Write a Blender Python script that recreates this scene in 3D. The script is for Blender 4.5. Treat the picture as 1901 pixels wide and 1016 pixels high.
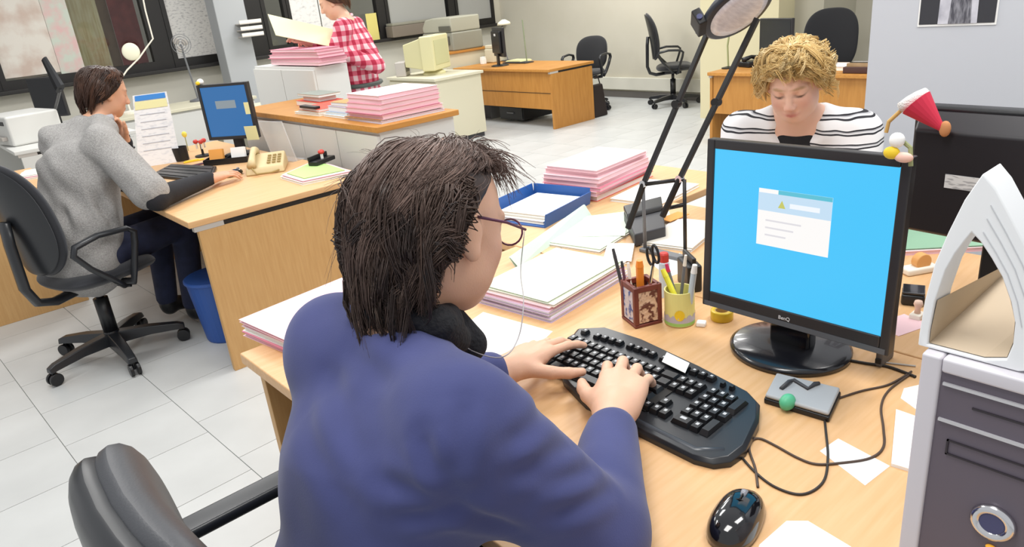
import bpy, bmesh, math, random
import numpy as np
from mathutils import Vector, Matrix

for _o in list(bpy.data.objects):
    bpy.data.objects.remove(_o)
scene = bpy.context.scene
COL = scene.collection
PI = math.pi
R = math.radians

# ------------------------------------------------------------------ camera
IW, IH = 1901, 1016
CX, CY = IW / 2, IH / 2
VPL, VPR = np.array([-290.0, 110.0]), np.array([2640.0, -195.0])
_l, _r = VPL - [CX, CY], VPR - [CX, CY]
FPX = math.sqrt(-(_l @ _r))
CAMH = 1.53


def ray(p):
    return np.array([p[0] - CX, -(p[1] - CY), -FPX])


_eR = ray(VPR); _eR = _eR / np.linalg.norm(_eR)
_eL = ray(VPL); _eL = _eL / np.linalg.norm(_eL)
CM = np.array([_eR, _eL, np.cross(_eR, _eL)])      # camera axes -> world axes


def PZ(p, z):
    d = CM @ ray(p); return d * ((z - CAMH) / d[2]) + np.array([0, 0, CAMH])


def PX(p, x):
    d = CM @ ray(p); return d * (x / d[0]) + np.array([0, 0, CAMH])


def PY(p, y):
    d = CM @ ray(p); return d * (y / d[1]) + np.array([0, 0, CAMH])


def PD(p, dist):
    return CM @ (ray(p) / FPX * dist) + np.array([0, 0, CAMH])


cam_data = bpy.data.cameras.new('camera')
cam = bpy.data.objects.new('camera', cam_data)
COL.objects.link(cam)
cam_data.sensor_width = 36.0
cam_data.lens = 36.0 * FPX / IW
cam_data.clip_start = 0.02
mw = Matrix([list(CM[0]) + [0], list(CM[1]) + [0], list(CM[2]) + [CAMH], [0, 0, 0, 1]])
cam.matrix_world = mw
scene.camera = cam

# ------------------------------------------------------------------ light
world = bpy.data.worlds.new('world'); scene.world = world
world.use_nodes = True
bg = world.node_tree.nodes['Background']
bg.inputs[0].default_value = (0.98, 0.99, 1.0, 1)
bg.inputs[1].default_value = 0.62
for i, (x, y) in enumerate([(0.2, 0.6), (2.2, 0.4), (0.4, 3.2), (2.6, 3.0), (4.6, 1.6), (1.6, 6.2), (4.6, 4.6), (4.4, 7.6), (6.8, 6.4)]):
    ld = bpy.data.lights.new('ceiling_lamp', 'AREA')
    ld.shape = 'RECTANGLE'; ld.size = 1.2; ld.size_y = 0.6
    ld.energy = 30 if i < 2 else (32 if i < 4 else 46)
    ld.color = (1.0, 0.985, 0.955)
    lo = bpy.data.objects.new('ceiling_lamp', ld); COL.objects.link(lo)
    lo.location = (x, y, 2.95)
scene.view_settings.view_transform = 'Standard'
scene.view_settings.look = 'None'
scene.view_settings.gamma = 1.0
scene.view_settings.use_curve_mapping = False
scene.view_settings.exposure = 0.12

# ------------------------------------------------------------------ materials


def lin(c):
    if isinstance(c, str):
        c = tuple(int(c[i:i + 2], 16) for i in (0, 2, 4))
    out = []
    for v in c[:3]:
        v = v / 255.0
        out.append(v / 12.92 if v <= 0.04045 else ((v + 0.055) / 1.055) ** 2.4)
    return tuple(out) + (1.0,)


MATS = {}


def mat(name, col='cccccc', rough=0.5, metal=0.0, col2=None, scale=20.0, stretch=(1, 1, 1), bump=0.0, bscale=80.0,
        emit=0.0, coat=0.0, sheen=0.0, spec=0.5, lo=0.35, hi=0.65, detail=4.0):
    if name in MATS:
        return MATS[name]
    m = bpy.data.materials.new(name); m.use_nodes = True
    nt = m.node_tree; b = nt.nodes['Principled BSDF']
    b.inputs['Base Color'].default_value = lin(col)
    b.inputs['Roughness'].default_value = rough
    b.inputs['Metallic'].default_value = metal
    b.inputs['Coat Weight'].default_value = coat
    b.inputs['Sheen Weight'].default_value = sheen
    b.inputs['Specular IOR Level'].default_value = spec
    if emit:
        b.inputs['Emission Color'].default_value = lin(col)
        b.inputs['Emission Strength'].default_value = emit
    if col2 or bump:
        tc = nt.nodes.new('ShaderNodeTexCoord')
        mp = nt.nodes.new('ShaderNodeMapping'); mp.inputs['Scale'].default_value = stretch
        nt.links.new(tc.outputs['Object'], mp.inputs[0])
    if col2:
        n = nt.nodes.new('ShaderNodeTexNoise'); n.inputs['Scale'].default_value = scale
        n.inputs['Detail'].default_value = detail
        nt.links.new(mp.outputs[0], n.inputs['Vector'])
        rp = nt.nodes.new('ShaderNodeValToRGB')
        rp.color_ramp.elements[0].position = lo; rp.color_ramp.elements[0].color = lin(col)
        rp.color_ramp.elements[1].position = hi; rp.color_ramp.elements[1].color = lin(col2)
        nt.links.new(n.outputs['Fac'], rp.inputs[0])
        nt.links.new(rp.outputs[0], b.inputs['Base Color'])
        if emit:
            nt.links.new(rp.outputs[0], b.inputs['Emission Color'])
    if bump:
        n2 = nt.nodes.new('ShaderNodeTexNoise'); n2.inputs['Scale'].default_value = bscale
        nt.links.new(mp.outputs[0], n2.inputs['Vector'])
        bp = nt.nodes.new('ShaderNodeBump'); bp.inputs['Strength'].default_value = bump
        bp.inputs['Distance'].default_value = 0.01
        nt.links.new(n2.outputs['Fac'], bp.inputs['Height'])
        nt.links.new(bp.outputs[0], b.inputs['Normal'])
    MATS[name] = m
    return m


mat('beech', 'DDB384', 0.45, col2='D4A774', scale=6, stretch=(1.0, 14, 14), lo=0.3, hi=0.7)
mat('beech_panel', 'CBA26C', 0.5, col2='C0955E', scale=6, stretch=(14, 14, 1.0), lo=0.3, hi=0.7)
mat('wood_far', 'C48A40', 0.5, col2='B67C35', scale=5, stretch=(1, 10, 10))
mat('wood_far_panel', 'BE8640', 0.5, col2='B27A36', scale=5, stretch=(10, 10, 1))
mat('grey_strip', 'B9B3AC', 0.5)
mat('dark_gap', '1B1714', 0.7)
mat('plastic_black', '17181B', 0.38, bump=0.03, bscale=400)
mat('plastic_satin', '24262A', 0.32)
mat('plastic_gloss', '0C0D12', 0.10, coat=0.6)
mat('plastic_grey', '6F7175', 0.45)
mat('plastic_dark', '3A3A3E', 0.5)
mat('bezel', '2C2B2D', 0.35)
mat('leather', '3D3F44', 0.42, bump=0.06, bscale=260)
mat('fabric_black', '191A1E', 0.85, sheen=0.3, bump=0.15, bscale=500)
mat('fabric_charcoal', '26282E', 0.85, sheen=0.3, bump=0.15, bscale=500)
mat('paper', 'F2F2F0', 0.8)
mat('paper_warm', 'EFE9DC', 0.8)
mat('paper_green', 'E2EEDC', 0.8)
mat('pink', 'EBAFBC', 0.75, col2='E4A2B1', scale=8)
mat('pink_pale', 'EFCBD1', 0.75)
mat('pink_deep', 'DF8CA0', 0.75)
mat('red_folder', 'D8564C', 0.7)
mat('lilac', 'C9B4C9', 0.75)
mat('blue_tray', '2D5FA6', 0.4)
mat('wall_cream', 'CFCABA', 0.85, col2='CBC6B5', scale=2)
mat('wall_yellow', 'D8D0AC', 0.85)
mat('white_paint', 'C3C6CD', 0.7)
mat('silver', 'C9C9CD', 0.35, metal=0.3)
mat('chrome', 'D8D8DC', 0.15, metal=1.0)
mat('black_metal', '1E1D1E', 0.4, metal=0.2)
mat('skin_dummy', 'E0B8A0', 0.5)

# ------------------------------------------------------------------ mesh helpers


def tag(o, label=None, cat=None, group=None, kind=None):
    if label: o['label'] = label
    if cat: o['category'] = cat
    if group: o['group'] = group
    if kind: o['kind'] = kind
    return o


def thing(name, loc, rz=0.0, label=None, cat=None, group=None, kind=None):
    o = bpy.data.objects.new(name, None)
    o.empty_display_size = 0.05
    COL.objects.link(o)
    o.location = loc; o.rotation_euler = (0, 0, rz)
    o['_m'] = 1
    del o['_m']
    return tag(o, label, cat, group, kind)


def rootmat(o):
    m = Matrix.Identity(4)
    while o is not None:
        m = (Matrix.Translation(o.location) @ o.rotation_euler.to_matrix().to_4x4()) @ m
        o = o.parent
    return m


class MB:
    """collects geometry, links it as ONE mesh object"""

    def __init__(s):
        s.v, s.f = [], []

    def add(s, vs, fs):
        n = len(s.v)
        s.v.extend([tuple(map(float, p)) for p in vs])
        s.f.extend([tuple(i + n for i in f) for f in fs])
        return s

    def box(s, lo, hi, rot=None, piv=None):
        x0, y0, z0 = lo; x1, y1, z1 = hi
        vs = [(x0, y0, z0), (x1, y0, z0), (x1, y1, z0), (x0, y1, z0), (x0, y0, z1), (x1, y0, z1), (x1, y1, z1), (x0, y1, z1)]
        if rot is not None:
            pv = Vector(piv if piv is not None else ((x0 + x1) / 2, (y0 + y1) / 2, (z0 + z1) / 2))
            vs = [tuple(rot @ (Vector(p) - pv) + pv) for p in vs]
        return s.add(vs, [(0, 3, 2, 1), (4, 5, 6, 7), (0, 1, 5, 4), (1, 2, 6, 5), (2, 3, 7, 6), (3, 0, 4, 7)])

    def hexa(s, bot, top):
        vs = list(bot) + list(top); n = len(bot)
        fs = [tuple(range(n - 1, -1, -1)), tuple(range(n, 2 * n))]
        fs += [(i, (i + 1) % n, n + (i + 1) % n, n + i) for i in range(n)]
        return s.add(vs, fs)

    def prism(s, poly, z0, z1):
        a = sum(poly[i][0] * poly[(i + 1) % len(poly)][1] - poly[(i + 1) % len(poly)][0] * poly[i][1] for i in range(len(poly)))
        if a < 0: poly = poly[::-1]
        return s.hexa([(p[0], p[1], z0) for p in poly], [(p[0], p[1], z1) for p in poly])

    def cyl(s, a, b, r0, r1=None, n=16, caps=True):
        r1 = r0 if r1 is None else r1
        a, b = Vector(a), Vector(b); d = (b - a).normalized()
        u = d.orthogonal().normalized(); w = d.cross(u)
        vs = []
        for c, r in ((a, r0), (b, r1)):
            for i in range(n):
                t = 2 * PI * i / n
                vs.append(c + (u * math.cos(t) + w * math.sin(t)) * r)
        fs = [(i, (i + 1) % n, n + (i + 1) % n, n + i) for i in range(n)]
        if caps: fs += [tuple(range(n - 1, -1, -1)), tuple(range(n, 2 * n))]
        return s.add(vs, fs)

    def tube(s, path, r, n=8, flat=1.0, closed=False, upv=None):
        P = [Vector(p) for p in path]; m = len(P)
        rs = r if isinstance(r, (list, tuple)) else [r] * m
        vs = []; u = None
        for i in range(m):
            if closed:
                d = (P[(i + 1) % m] - P[i - 1]).normalized()
            else:
                d = (P[min(i + 1, m - 1)] - P[max(i - 1, 0)]).normalized()
            if upv is not None:
                u = d.cross(Vector(upv)).normalized()
            elif u is None:
                u = d.orthogonal().normalized()
            else:
                u = (u - d * u.dot(d)).normalized()
            w = d.cross(u)
            for k in range(n):
                t = 2 * PI * k / n
                vs.append(P[i] + u * math.cos(t) * rs[i] + w * math.sin(t) * rs[i] * flat)
        fs = []
        for i in range(m if closed else m - 1):
            j = (i + 1) % m
            for k in range(n):
                fs.append((i * n + k, i * n + (k + 1) % n, j * n + (k + 1) % n, j * n + k))
        if not closed:
            fs += [tuple(range(n - 1, -1, -1)), tuple(range((m - 1) * n, m * n))]
        return s.add(vs, fs)

    def lathe(s, c, prof, n=24, sx=1.0, sy=1.0):
        vs = []; m = len(prof)
        for (r, z) in prof:
            for i in range(n):
                t = 2 * PI * i / n
                vs.append((c[0] + r * sx * math.cos(t), c[1] + r * sy * math.sin(t), c[2] + z))
        fs = []
        for j in range(m - 1):
            for i in range(n):
                fs.append((j * n + i, j * n + (i + 1) % n, (j + 1) * n + (i + 1) % n, (j + 1) * n + i))
        fs += [tuple(range(n - 1, -1, -1)), tuple(range((m - 1) * n, m * n))]
        return s.add(vs, fs)

    def ell(s, c, r, n=12, m=8, rot=None):
        vs = []; fs = []
        for j in range(1, m):
            ph = PI * j / m
            for i in range(n):
                t = 2 * PI * i / n
                vs.append(Vector((r[0] * math.sin(ph) * math.cos(t), r[1] * math.sin(ph) * math.sin(t), r[2] * math.cos(ph))))
        vs += [Vector((0, 0, r[2])), Vector((0, 0, -r[2]))]
        for j in range(m - 2):
            for i in range(n):
                fs.append((j * n + i, (j + 1) * n + i, (j + 1) * n + (i + 1) % n, j * n + (i + 1) % n))
        tp, bt = len(vs) - 2, len(vs) - 1
        for i in range(n):
            fs.append((tp, i, (i + 1) % n)); fs.append((bt, (m - 2) * n + (i + 1) % n, (m - 2) * n + i))
        if rot is not None: vs = [rot @ p for p in vs]
        return s.add([p + Vector(c) for p in vs], fs)

    def xform(s, m):
        s.v = [tuple(m @ Vector(p)) for p in s.v]
        return s

    def build(s, name, m, parent=None, W=False, bevel=0.0, seg=2, smooth=False, loc=None):
        me = bpy.data.meshes.new(name)
        vs = s.v
        if W and parent is not None:
            inv = rootmat(parent).inverted()
            vs = [tuple(inv @ Vector(p)) for p in vs]
        if loc is not None:
            vs = [(p[0] - loc[0], p[1] - loc[1], p[2] - loc[2]) for p in vs]
        me.from_pydata(vs, [], s.f)
        bm = bmesh.new(); bm.from_mesh(me)
        bmesh.ops.recalc_face_normals(bm, faces=bm.faces)
        bm.to_mesh(me); bm.free()
        o = bpy.data.objects.new(name, me); COL.objects.link(o)
        if loc is not None: o.location = loc
        if parent is not None: o.parent = parent
        me.materials.append(MATS[m] if isinstance(m, str) else m)
        if smooth:
            me.polygons.foreach_set('use_smooth', [True] * len(me.polygons))
        if bevel:
            md = o.modifiers.new('bevel', 'BEVEL'); md.width = bevel; md.segments = seg
            md.limit_method = 'ANGLE'; md.angle_limit = R(35)
            me.polygons.foreach_set('use_smooth', [True] * len(me.polygons))
            wn = o.modifiers.new('wn', 'WEIGHTED_NORMAL'); wn.keep_sharp = True
        return o


def pad(w, h, t, curve=lambda y, z: 0.0, e=3.0, n=72, m=10, edge=4.0):
    """cushion in the y-z plane, thickness along x; returns MB"""
    b = MB(); vs = []; fs = []

    def se(a):
        c, s_ = math.cos(a), math.sin(a)
        return (abs(c) ** (2 / e) * (1 if c >= 0 else -1), abs(s_) ** (2 / e) * (1 if s_ >= 0 else -1))
    rings = [math.sin(PI / 2 * (k + 1) / m) for k in range(m)]
    for side in (1, -1):
        base = len(vs)
        vs.append((side * t / 2 + curve(0, 0), 0, 0))
        for r in rings:
            for i in range(n):
                cy, cz = se(2 * PI * i / n)
                y, z = w / 2 * r * cy, h / 2 * r * cz
                x = side * t / 2 * max(0.0, 1 - r ** edge) ** 0.5 + curve(y, z)
                vs.append((x, y, z))
        for i in range(n):
            fs.append((base, base + 1 + i, base + 1 + (i + 1) % n))
        for k in range(m - 1):
            for i in range(n):
                a = base + 1 + k * n
                fs.append((a + i, a + n + i, a + n + (i + 1) % n, a + (i + 1) % n))
    o2 = 1 + m * n
    for i in range(n):
        a = 1 + (m - 1) * n
        fs.append((a + i, o2 + a + i, o2 + a + (i + 1) % n, a + (i + 1) % n))
    return b.add(vs, fs)


def rect(A, B, z, L1, L2, dz=0.0):
    """rectangle on plane z: corner at pixel A, side 1 towards pixel B with length L1, side 2 to its left (ccw) with length L2"""
    a = PZ(A, z)[:2]; b = PZ(B, z)[:2]
    d = (b - a) / np.linalg.norm(b - a); n = np.array([-d[1], d[0]])
    return [tuple(a), tuple(a + d * L1), tuple(a + d * L1 + n * L2), tuple(a + n * L2)]


def polyc(poly):
    return np.mean(np.array(poly), axis=0)


def sheet(name, px, z, th, m, label, cat, group=None, bevel=0.0):
    poly = [tuple(PZ(p, z)[:2]) for p in px] if len(px[0]) == 2 and abs(px[0][0]) > 10 else px
    c = polyc(poly)
    o = MB().prism(poly, z, z + th).build(name, m, loc=(c[0], c[1], z), bevel=bevel)
    return tag(o, label, cat, group)


def copy_tree(o, parent=None):
    c = o.copy(); COL.objects.link(c); c.parent = parent
    for ch in list(o.children):
        copy_tree(ch, c)
    return c

# ================================================================== structure
BX, WY = 7.88, 9.2            # back wall plane x, window wall plane y
random.seed(4)


def struct(o):
    o['kind'] = 'structure'
    return o


floor = struct(MB().box((-2.5, -2.5, -0.10), (10.5, 11.5, -0.006)).build('floor', mat('grout', 'A8A8A4', 0.8)))
mat('tile', 'CBCDCC', 0.36, col2='BFC1C0', scale=3, detail=8, lo=0.3, hi=0.75, spec=0.4)
TX, TY = 0.43, 0.39
rotT = R(2.6)
tbm = MB().box((-TX / 2 + 0.0015, -TY / 2 + 0.0015, -0.006), (TX / 2 - 0.0015, TY / 2 - 0.0015, 0.0))
tproto = None
far_tiles = MB(); near = []
cT, sT = math.cos(rotT), math.sin(rotT)
for i in range(-6, 24):
    for j in range(-10, 30):
        lx = 0.18 + (i + 0.5) * TX
        ly = (j + 0.5) * TY - (0.28 if i % 2 else 0.0) + 0.02
        x = 0.18 + (lx - 0.18) * cT - (ly - 3.1) * sT
        y = 3.1 + (lx - 0.18) * sT + (ly - 3.1) * cT
        if x < -2.2 or x > 10.2 or y < -2.2 or y > 11.2: continue
        c = CM.T @ (np.array([x, y, 0]) - [0, 0, CAMH])
        vis = False
        if c[2] < -0.3:
            u, v = CX + FPX * c[0] / -c[2], CY - FPX * c[1] / -c[2]
            vis = -160 < u < 2060 and -100 < v < 1250 and x < BX and y < WY
        near.append((0 if vis else 1, x * x + y * y, x, y))
near.sort()
for k, (nv, d, x, y) in enumerate(near):
    if k < 296 and not nv:
        if tproto is None:
            o = tbm.build('floor_tile', 'tile', floor); tproto = o
        else:
            o = tproto.copy(); COL.objects.link(o)
            o.parent = floor
        o.location = (x, y, 0); o.rotation_euler = (0, 0, rotT)
    else:
        m4 = Matrix.Translation((x, y, 0)) @ Matrix.Rotation(rotT, 4, 'Z')
        far_tiles.add([tuple(m4 @ Vector(p)) for p in tbm.v], tbm.f)
ft = far_tiles.build('distant_floor_tiles', 'tile', floor); ft['kind'] = 'stuff'

# back wall
wb = struct(MB().box((BX, -2.5, 0), (BX + 0.15, WY + 0.2, 3.1)).build('wall_back', 'wall_cream'))
struct(MB().box((BX - 0.015, 1.0, 0.0), (BX, WY, 0.085)).build('baseboard_back', mat('skirting', '6E6A66', 0.6), bevel=0.003))
struct(MB().box((BX - 0.05, 5.2, 0.11), (BX, WY - 0.1, 0.27)).build('trim_1', mat('trunking', 'DEDCCF', 0.5), bevel=0.004))

# window wall
SILL = 1.07


def WX(px, py):
    return PY((px, py), WY)[0]


struct(MB().box((-2.5, WY, 0), (BX + 0.15, WY + 0.25, SILL)).build('wall_left', mat('wall_low', 'CFCCC0', 0.8)))
struct(MB().box((-2.5, WY, 2.75), (BX + 0.15, WY + 0.25, 3.1)).build('wall_left_header', 'wall_cream'))
struct(MB().box((-2.5, WY - 0.16, SILL - 0.04), (BX - 0.02, WY, SILL)).build('trim_2', mat('sill_black', '201E1D', 0.5), bevel=0.005))
mat('frame_black', '1A1817', 0.45)
gl = bpy.data.materials.new('pane_glass'); gl.use_nodes = True
nt = gl.node_tree; nt.nodes.clear()
out = nt.nodes.new('ShaderNodeOutputMaterial'); mx = nt.nodes.new('ShaderNodeMixShader')
tr = nt.nodes.new('ShaderNodeBsdfTransparent'); gs = nt.nodes.new('ShaderNodeBsdfGlossy'); fr = nt.nodes.new('ShaderNodeFresnel')
gs.inputs['Roughness'].default_value = 0.03; tr.inputs[0].default_value = (0.93, 0.95, 0.94, 1); fr.inputs[0].default_value = 1.45
nt.links.new(fr.outputs[0], mx.inputs[0]); nt.links.new(tr.outputs[0], mx.inputs[1]); nt.links.new(gs.outputs[0], mx.inputs[2])
nt.links.new(mx.outputs[0], out.inputs[0]); MATS['pane_glass'] = gl

# (left x, right x) of each glazed opening, from the mullions along the wall
edges = [(WX(-190, 190), WX(-20, 170)), (WX(14, 160), WX(272, 60)), (WX(330, 110), WX(420, 108)),
         (WX(500, 60), WX(523, 10)), (WX(536, 10), WX(704, 60)), (WX(726, 60), WX(830, 10)), (WX(848, 10), WX(912, 30))]
for k, (a, b) in enumerate(edges):
    w = struct(thing('window_%d' % (k + 1), ((a + b) / 2, WY, SILL)))
    z0, z1 = SILL, 2.75
    t = 0.05
    fm = MB().box((a - t, WY - 0.03, z0), (a, WY + 0.06, z1)).box((b, WY - 0.03, z0), (b + t, WY + 0.06, z1))
    fm.box((a, WY - 0.03, z0), (b, WY + 0.06, z0 + 0.09)).box((a, WY - 0.03, z1 - 0.07), (b, WY + 0.06, z1))
    fm.build('window_frame', 'frame_black', w, W=True)
    MB().box((a, WY + 0.01, z0 + 0.09), (b, WY + 0.018, z1 - 0.07)).build('pane', gl, w, W=True)
# solid strips between the frames
allx = [-2.5] + [v for e in edges for v in (e[0] - 0.05, e[1] + 0.05)] + [BX]
for k in range(0, len(allx), 2):
    if allx[k + 1] - allx[k] > 0.01:
        last = k == len(allx) - 2
        struct(MB().box((allx[k], WY - 0.02, SILL), (allx[k + 1], WY + 0.06, 2.75)).build('trim_%d' % (3 + k // 2), 'wall_cream' if last else 'frame_black'))
# the room beyond the glass
struct(MB().box((-2.5, WY + 2.2, 0), (BX + 0.5, WY + 2.3, 3.1)).build('wall_beyond', mat('wall_beyond', 'B9B4AA', 0.8)))


def hung(name, pxs, y, m, label, cat, th=0.004, group=None, top=2.7):
    """sheet hanging parallel to the window wall, pixel box (x0, x1 at top; bottom y) on plane y"""
    (xa, ya), (xb, yb) = pxs
    A = PY((xa, ya), y); B = PY((xb, yb), y)
    z0, z1 = A[2], top
    c = ((A[0] + B[0]) / 2, y, z0)
    o = MB().box((A[0], y, z0), (B[0], y + th, z1)).build(name, m, loc=c)
    return tag(o, label, cat, group)


mat('collage', 'E2DCD2', 0.7, col2='CDB9AC', scale=4.5, detail=5, lo=0.42, hi=0.66)
mat('collage2', 'CBD3C6', 0.7, col2='DDB9B6', scale=7, detail=5, lo=0.4, hi=0.62)
mat('newsprint', 'DCDAD6', 0.8, col2='A9A8A8', scale=26, stretch=(1, 1, 2.2), detail=3, lo=0.5, hi=0.72)
mat('newsprint2', 'E2E0DC', 0.8, col2='B9B8B6', scale=14, stretch=(1, 1, 2.2), detail=3, lo=0.52, hi=0.75)
hung('wall_map', ((-170, 170), (118, 150)), WY + 0.001, 'collage', 'faded collage poster behind the leftmost big window pane', 'poster')
hung('poster', ((118, 148), (162, 140)), WY + 0.001, 'collage2', 'pale green and pink poster strip hung behind the glass beside the collage', 'poster')
hung('curtain', ((158, 140), (214, 135)), WY + 0.16, mat('curtain_beige', 'C6BD9C', 0.8, col2='B3A27C', scale=9, stretch=(5, 1, 0.4)), 'beige pleated curtain behind the leftmost window', 'curtain', 0.03)
hung('cupboard_door', ((196, 190), (246, 180)), WY + 1.2, mat('brown_door', '8A7258', 0.6, col2='7A6248', scale=6), 'tall brown cupboard door in the room beyond the glass', 'cupboard', 0.04)
hung('red_banner', ((244, 170), (290, 165)), WY + 1.0, mat('red_banner', '95403A', 0.7, col2='7E302E', scale=8), 'dark red banner hanging in the room beyond the glass', 'banner')
hung('newspaper_sheet', ((322, 112), (424, 106)), WY + 0.001, 'newsprint', 'grey printed newspaper page stuck behind the window by the pillar', 'poster')
hung('notice_sheet', ((536, 60), (598, 55)), WY + 0.001, 'newsprint2', 'white notice sheet taped to the window behind the plaid shirt', 'poster')
hung('notice_sheet', ((602, 66), (640, 60)), WY + 0.001, 'newsprint2', 'narrow white notice sheet half hidden by the person in plaid', 'poster')
hung('grey_blind', ((728, 92), (832, 60)), WY + 0.001, mat('blind_grey', 'ABABA6', 0.7), 'light grey roller blind behind the glass above the copier', 'blind')
hung('grey_blind', ((846, 60), (916, 50)), WY + 0.001, 'blind_grey', 'narrow light grey blind in the window next to the back wall', 'blind')

# grey pillar in front of the window wall
pa, pb = PY((408, 60), 8.7), PY((462, 60), 8.7)
struct(MB().box((pa[0], 8.7, 0), (pb[0] + 0.02, 8.95, 3.1)).build('wall_pillar', mat('pillar_grey', 'A9ACAE', 0.6), bevel=0.01))

# white partition on the right (photo on it), cream column behind it
PXP = 3.25
pe = PX((1611, 120), PXP)
struct(MB().box((PXP, -1.8, 0), (PXP + 0.12, pe[1], 3.1)).build('wall_partition', 'white_paint'))
ca, cb = PX((1300, 100), 6.9), PX((1443, 100), 6.9)
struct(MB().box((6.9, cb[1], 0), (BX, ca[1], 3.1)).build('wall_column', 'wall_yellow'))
struct(MB().box((7.2, cb[1] - 0.3, 0), (BX, cb[1], 3.1)).build('wall_column_return', mat('wall_shaded', 'B5B1A0', 0.8)))  # shaded side of the cream column, its shade put into a greyer colour

# photograph on the partition
pc = [PX(p, PXP - 0.004) for p in ((1706, 46), (1846, 44))]
root = thing('photo_print', (PXP, (pc[0][1] + pc[1][1]) / 2, pc[0][2]), 0, 'black and white photo print on the white partition', 'picture')
yL, yR, zb = pc[0][1], pc[1][1], pc[0][2]
MB().box((PXP - 0.004, yR - 0.006, zb - 0.008), (PXP - 0.001, yL + 0.006, zb + 0.42)).build('print_margin', 'paper', root, W=True)
MB().box((PXP - 0.006, yR, zb), (PXP - 0.004, yL, zb + 0.41)).build('print_image', mat('photo_dark', '33343A', 0.4), root, W=True)
wv = yL - yR
mat('photo_grey', '8E8E96', 0.4, col2='4C4C55', scale=18, stretch=(1, 6, 1.2), lo=0.35, hi=0.6)
mat('photo_light', 'D9D9E2', 0.4, col2='A9A9B4', scale=12)
fig = [(yL - wv * .26, zb), (yL - wv * .36, zb), (yL - wv * .78, zb), (yL - wv * .76, zb + .2), (yL - wv * .7, zb + .36), (yL - wv * .34, zb + .36), (yL - wv * .27, zb + .2)]
MB().add([(PXP - 0.0072, y, z) for y, z in fig], [tuple(range(7))]).build('pale_figure', 'photo_light', root, W=True)
fig2 = [(yL - wv * .40, zb), (yL - wv * .70, zb), (yL - wv * .64, zb + .3), (yL - wv * .46, zb + .3)]
MB().add([(PXP - 0.0078, y, z) for y, z in fig2], [(0, 1, 2, 3)]).build('grey_figure', 'photo_grey', root, W=True)

# ================================================================== desks
DZ = 0.74


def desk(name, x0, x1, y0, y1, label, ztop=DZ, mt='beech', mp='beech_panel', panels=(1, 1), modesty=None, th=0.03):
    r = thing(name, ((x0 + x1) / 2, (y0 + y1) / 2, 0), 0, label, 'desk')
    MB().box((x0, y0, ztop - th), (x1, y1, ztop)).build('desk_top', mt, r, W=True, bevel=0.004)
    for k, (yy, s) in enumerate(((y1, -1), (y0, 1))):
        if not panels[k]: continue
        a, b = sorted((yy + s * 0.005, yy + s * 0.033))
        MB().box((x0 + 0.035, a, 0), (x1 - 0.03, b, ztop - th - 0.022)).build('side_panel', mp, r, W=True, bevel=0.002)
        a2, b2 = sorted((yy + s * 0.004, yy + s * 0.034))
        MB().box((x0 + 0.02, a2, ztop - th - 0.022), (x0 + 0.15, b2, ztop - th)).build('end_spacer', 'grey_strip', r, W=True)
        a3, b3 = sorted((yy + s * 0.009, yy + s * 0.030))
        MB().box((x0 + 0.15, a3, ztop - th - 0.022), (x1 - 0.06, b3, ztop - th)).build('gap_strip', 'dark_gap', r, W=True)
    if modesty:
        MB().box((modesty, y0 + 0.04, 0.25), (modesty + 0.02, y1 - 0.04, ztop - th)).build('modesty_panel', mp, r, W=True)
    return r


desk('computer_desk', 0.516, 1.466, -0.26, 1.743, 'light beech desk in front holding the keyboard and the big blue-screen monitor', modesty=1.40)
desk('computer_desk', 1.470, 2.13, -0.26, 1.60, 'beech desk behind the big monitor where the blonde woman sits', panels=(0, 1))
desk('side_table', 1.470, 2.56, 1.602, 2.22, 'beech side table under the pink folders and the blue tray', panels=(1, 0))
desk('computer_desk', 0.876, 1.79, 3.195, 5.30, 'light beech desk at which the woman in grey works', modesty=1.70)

# ================================================================== foreground desk things
def rim(t):
    return [Vector(p) for p in t]


# ---------------------------------------------------------------- big monitor
mon = thing('monitor', (1.342, 0.70, DZ), 0, 'black flat monitor with bright blue screen on front desk', 'monitor')
tilt = Matrix.Rotation(R(3.0), 4, 'Y')
piv = Matrix.Translation((1.285, 0.683, 0.83))
TM = piv @ tilt @ piv.inverted()
y0, y1, zb, zt = 0.480, 0.890, 0.822, 1.199
xf = 1.285


def mpart(b, name, m, **k):
    return b.xform(TM).build(name, m, mon, W=True, **k)


b = MB()
b.box((xf, y0, zb), (xf + 0.024, y0 + 0.018, zt)).box((xf, y1 - 0.018, zb), (xf + 0.024, y1, zt))
b.box((xf, y0 + 0.018, zt - 0.02), (xf + 0.024, y1 - 0.018, zt)).box((xf, y0 + 0.018, zb), (xf + 0.024, y1 - 0.018, zb + 0.036))
bez = mpart(b, 'bezel', 'bezel', bevel=0.0025)
mpart(MB().box((xf - 0.001, y0 + 0.006, zb + 0.002), (xf, y1 - 0.006, zb + 0.013)), 'lower_trim', mat('trim_sheen', '55595F', 0.25))
mpart(MB().hexa([(xf + 0.024, y0 + .02, zb + .01), (xf + 0.024, y1 - .02, zb + .01), (xf + 0.024, y1 - .02, zt - .01), (xf + 0.024, y0 + .02, zt - .01)],
                [(xf + 0.055, y0 + .09, zb + .06), (xf + 0.055, y1 - .09, zb + .06), (xf + 0.055, y1 - .09, zt - .06), (xf + 0.055, y0 + .09, zt - .06)]), 'rear_housing', 'plastic_black')


def emis(name, col, s=0.85):
    m = bpy.data.materials.new(name); m.use_nodes = True
    p = m.node_tree.nodes['Principled BSDF']
    p.inputs['Base Color'].default_value = (0.01, 0.01, 0.012, 1); p.inputs['Roughness'].default_value = 0.35
    p.inputs['Emission Color'].default_value = lin(col); p.inputs['Emission Strength'].default_value = s
    MATS[name] = m
    return m


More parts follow.
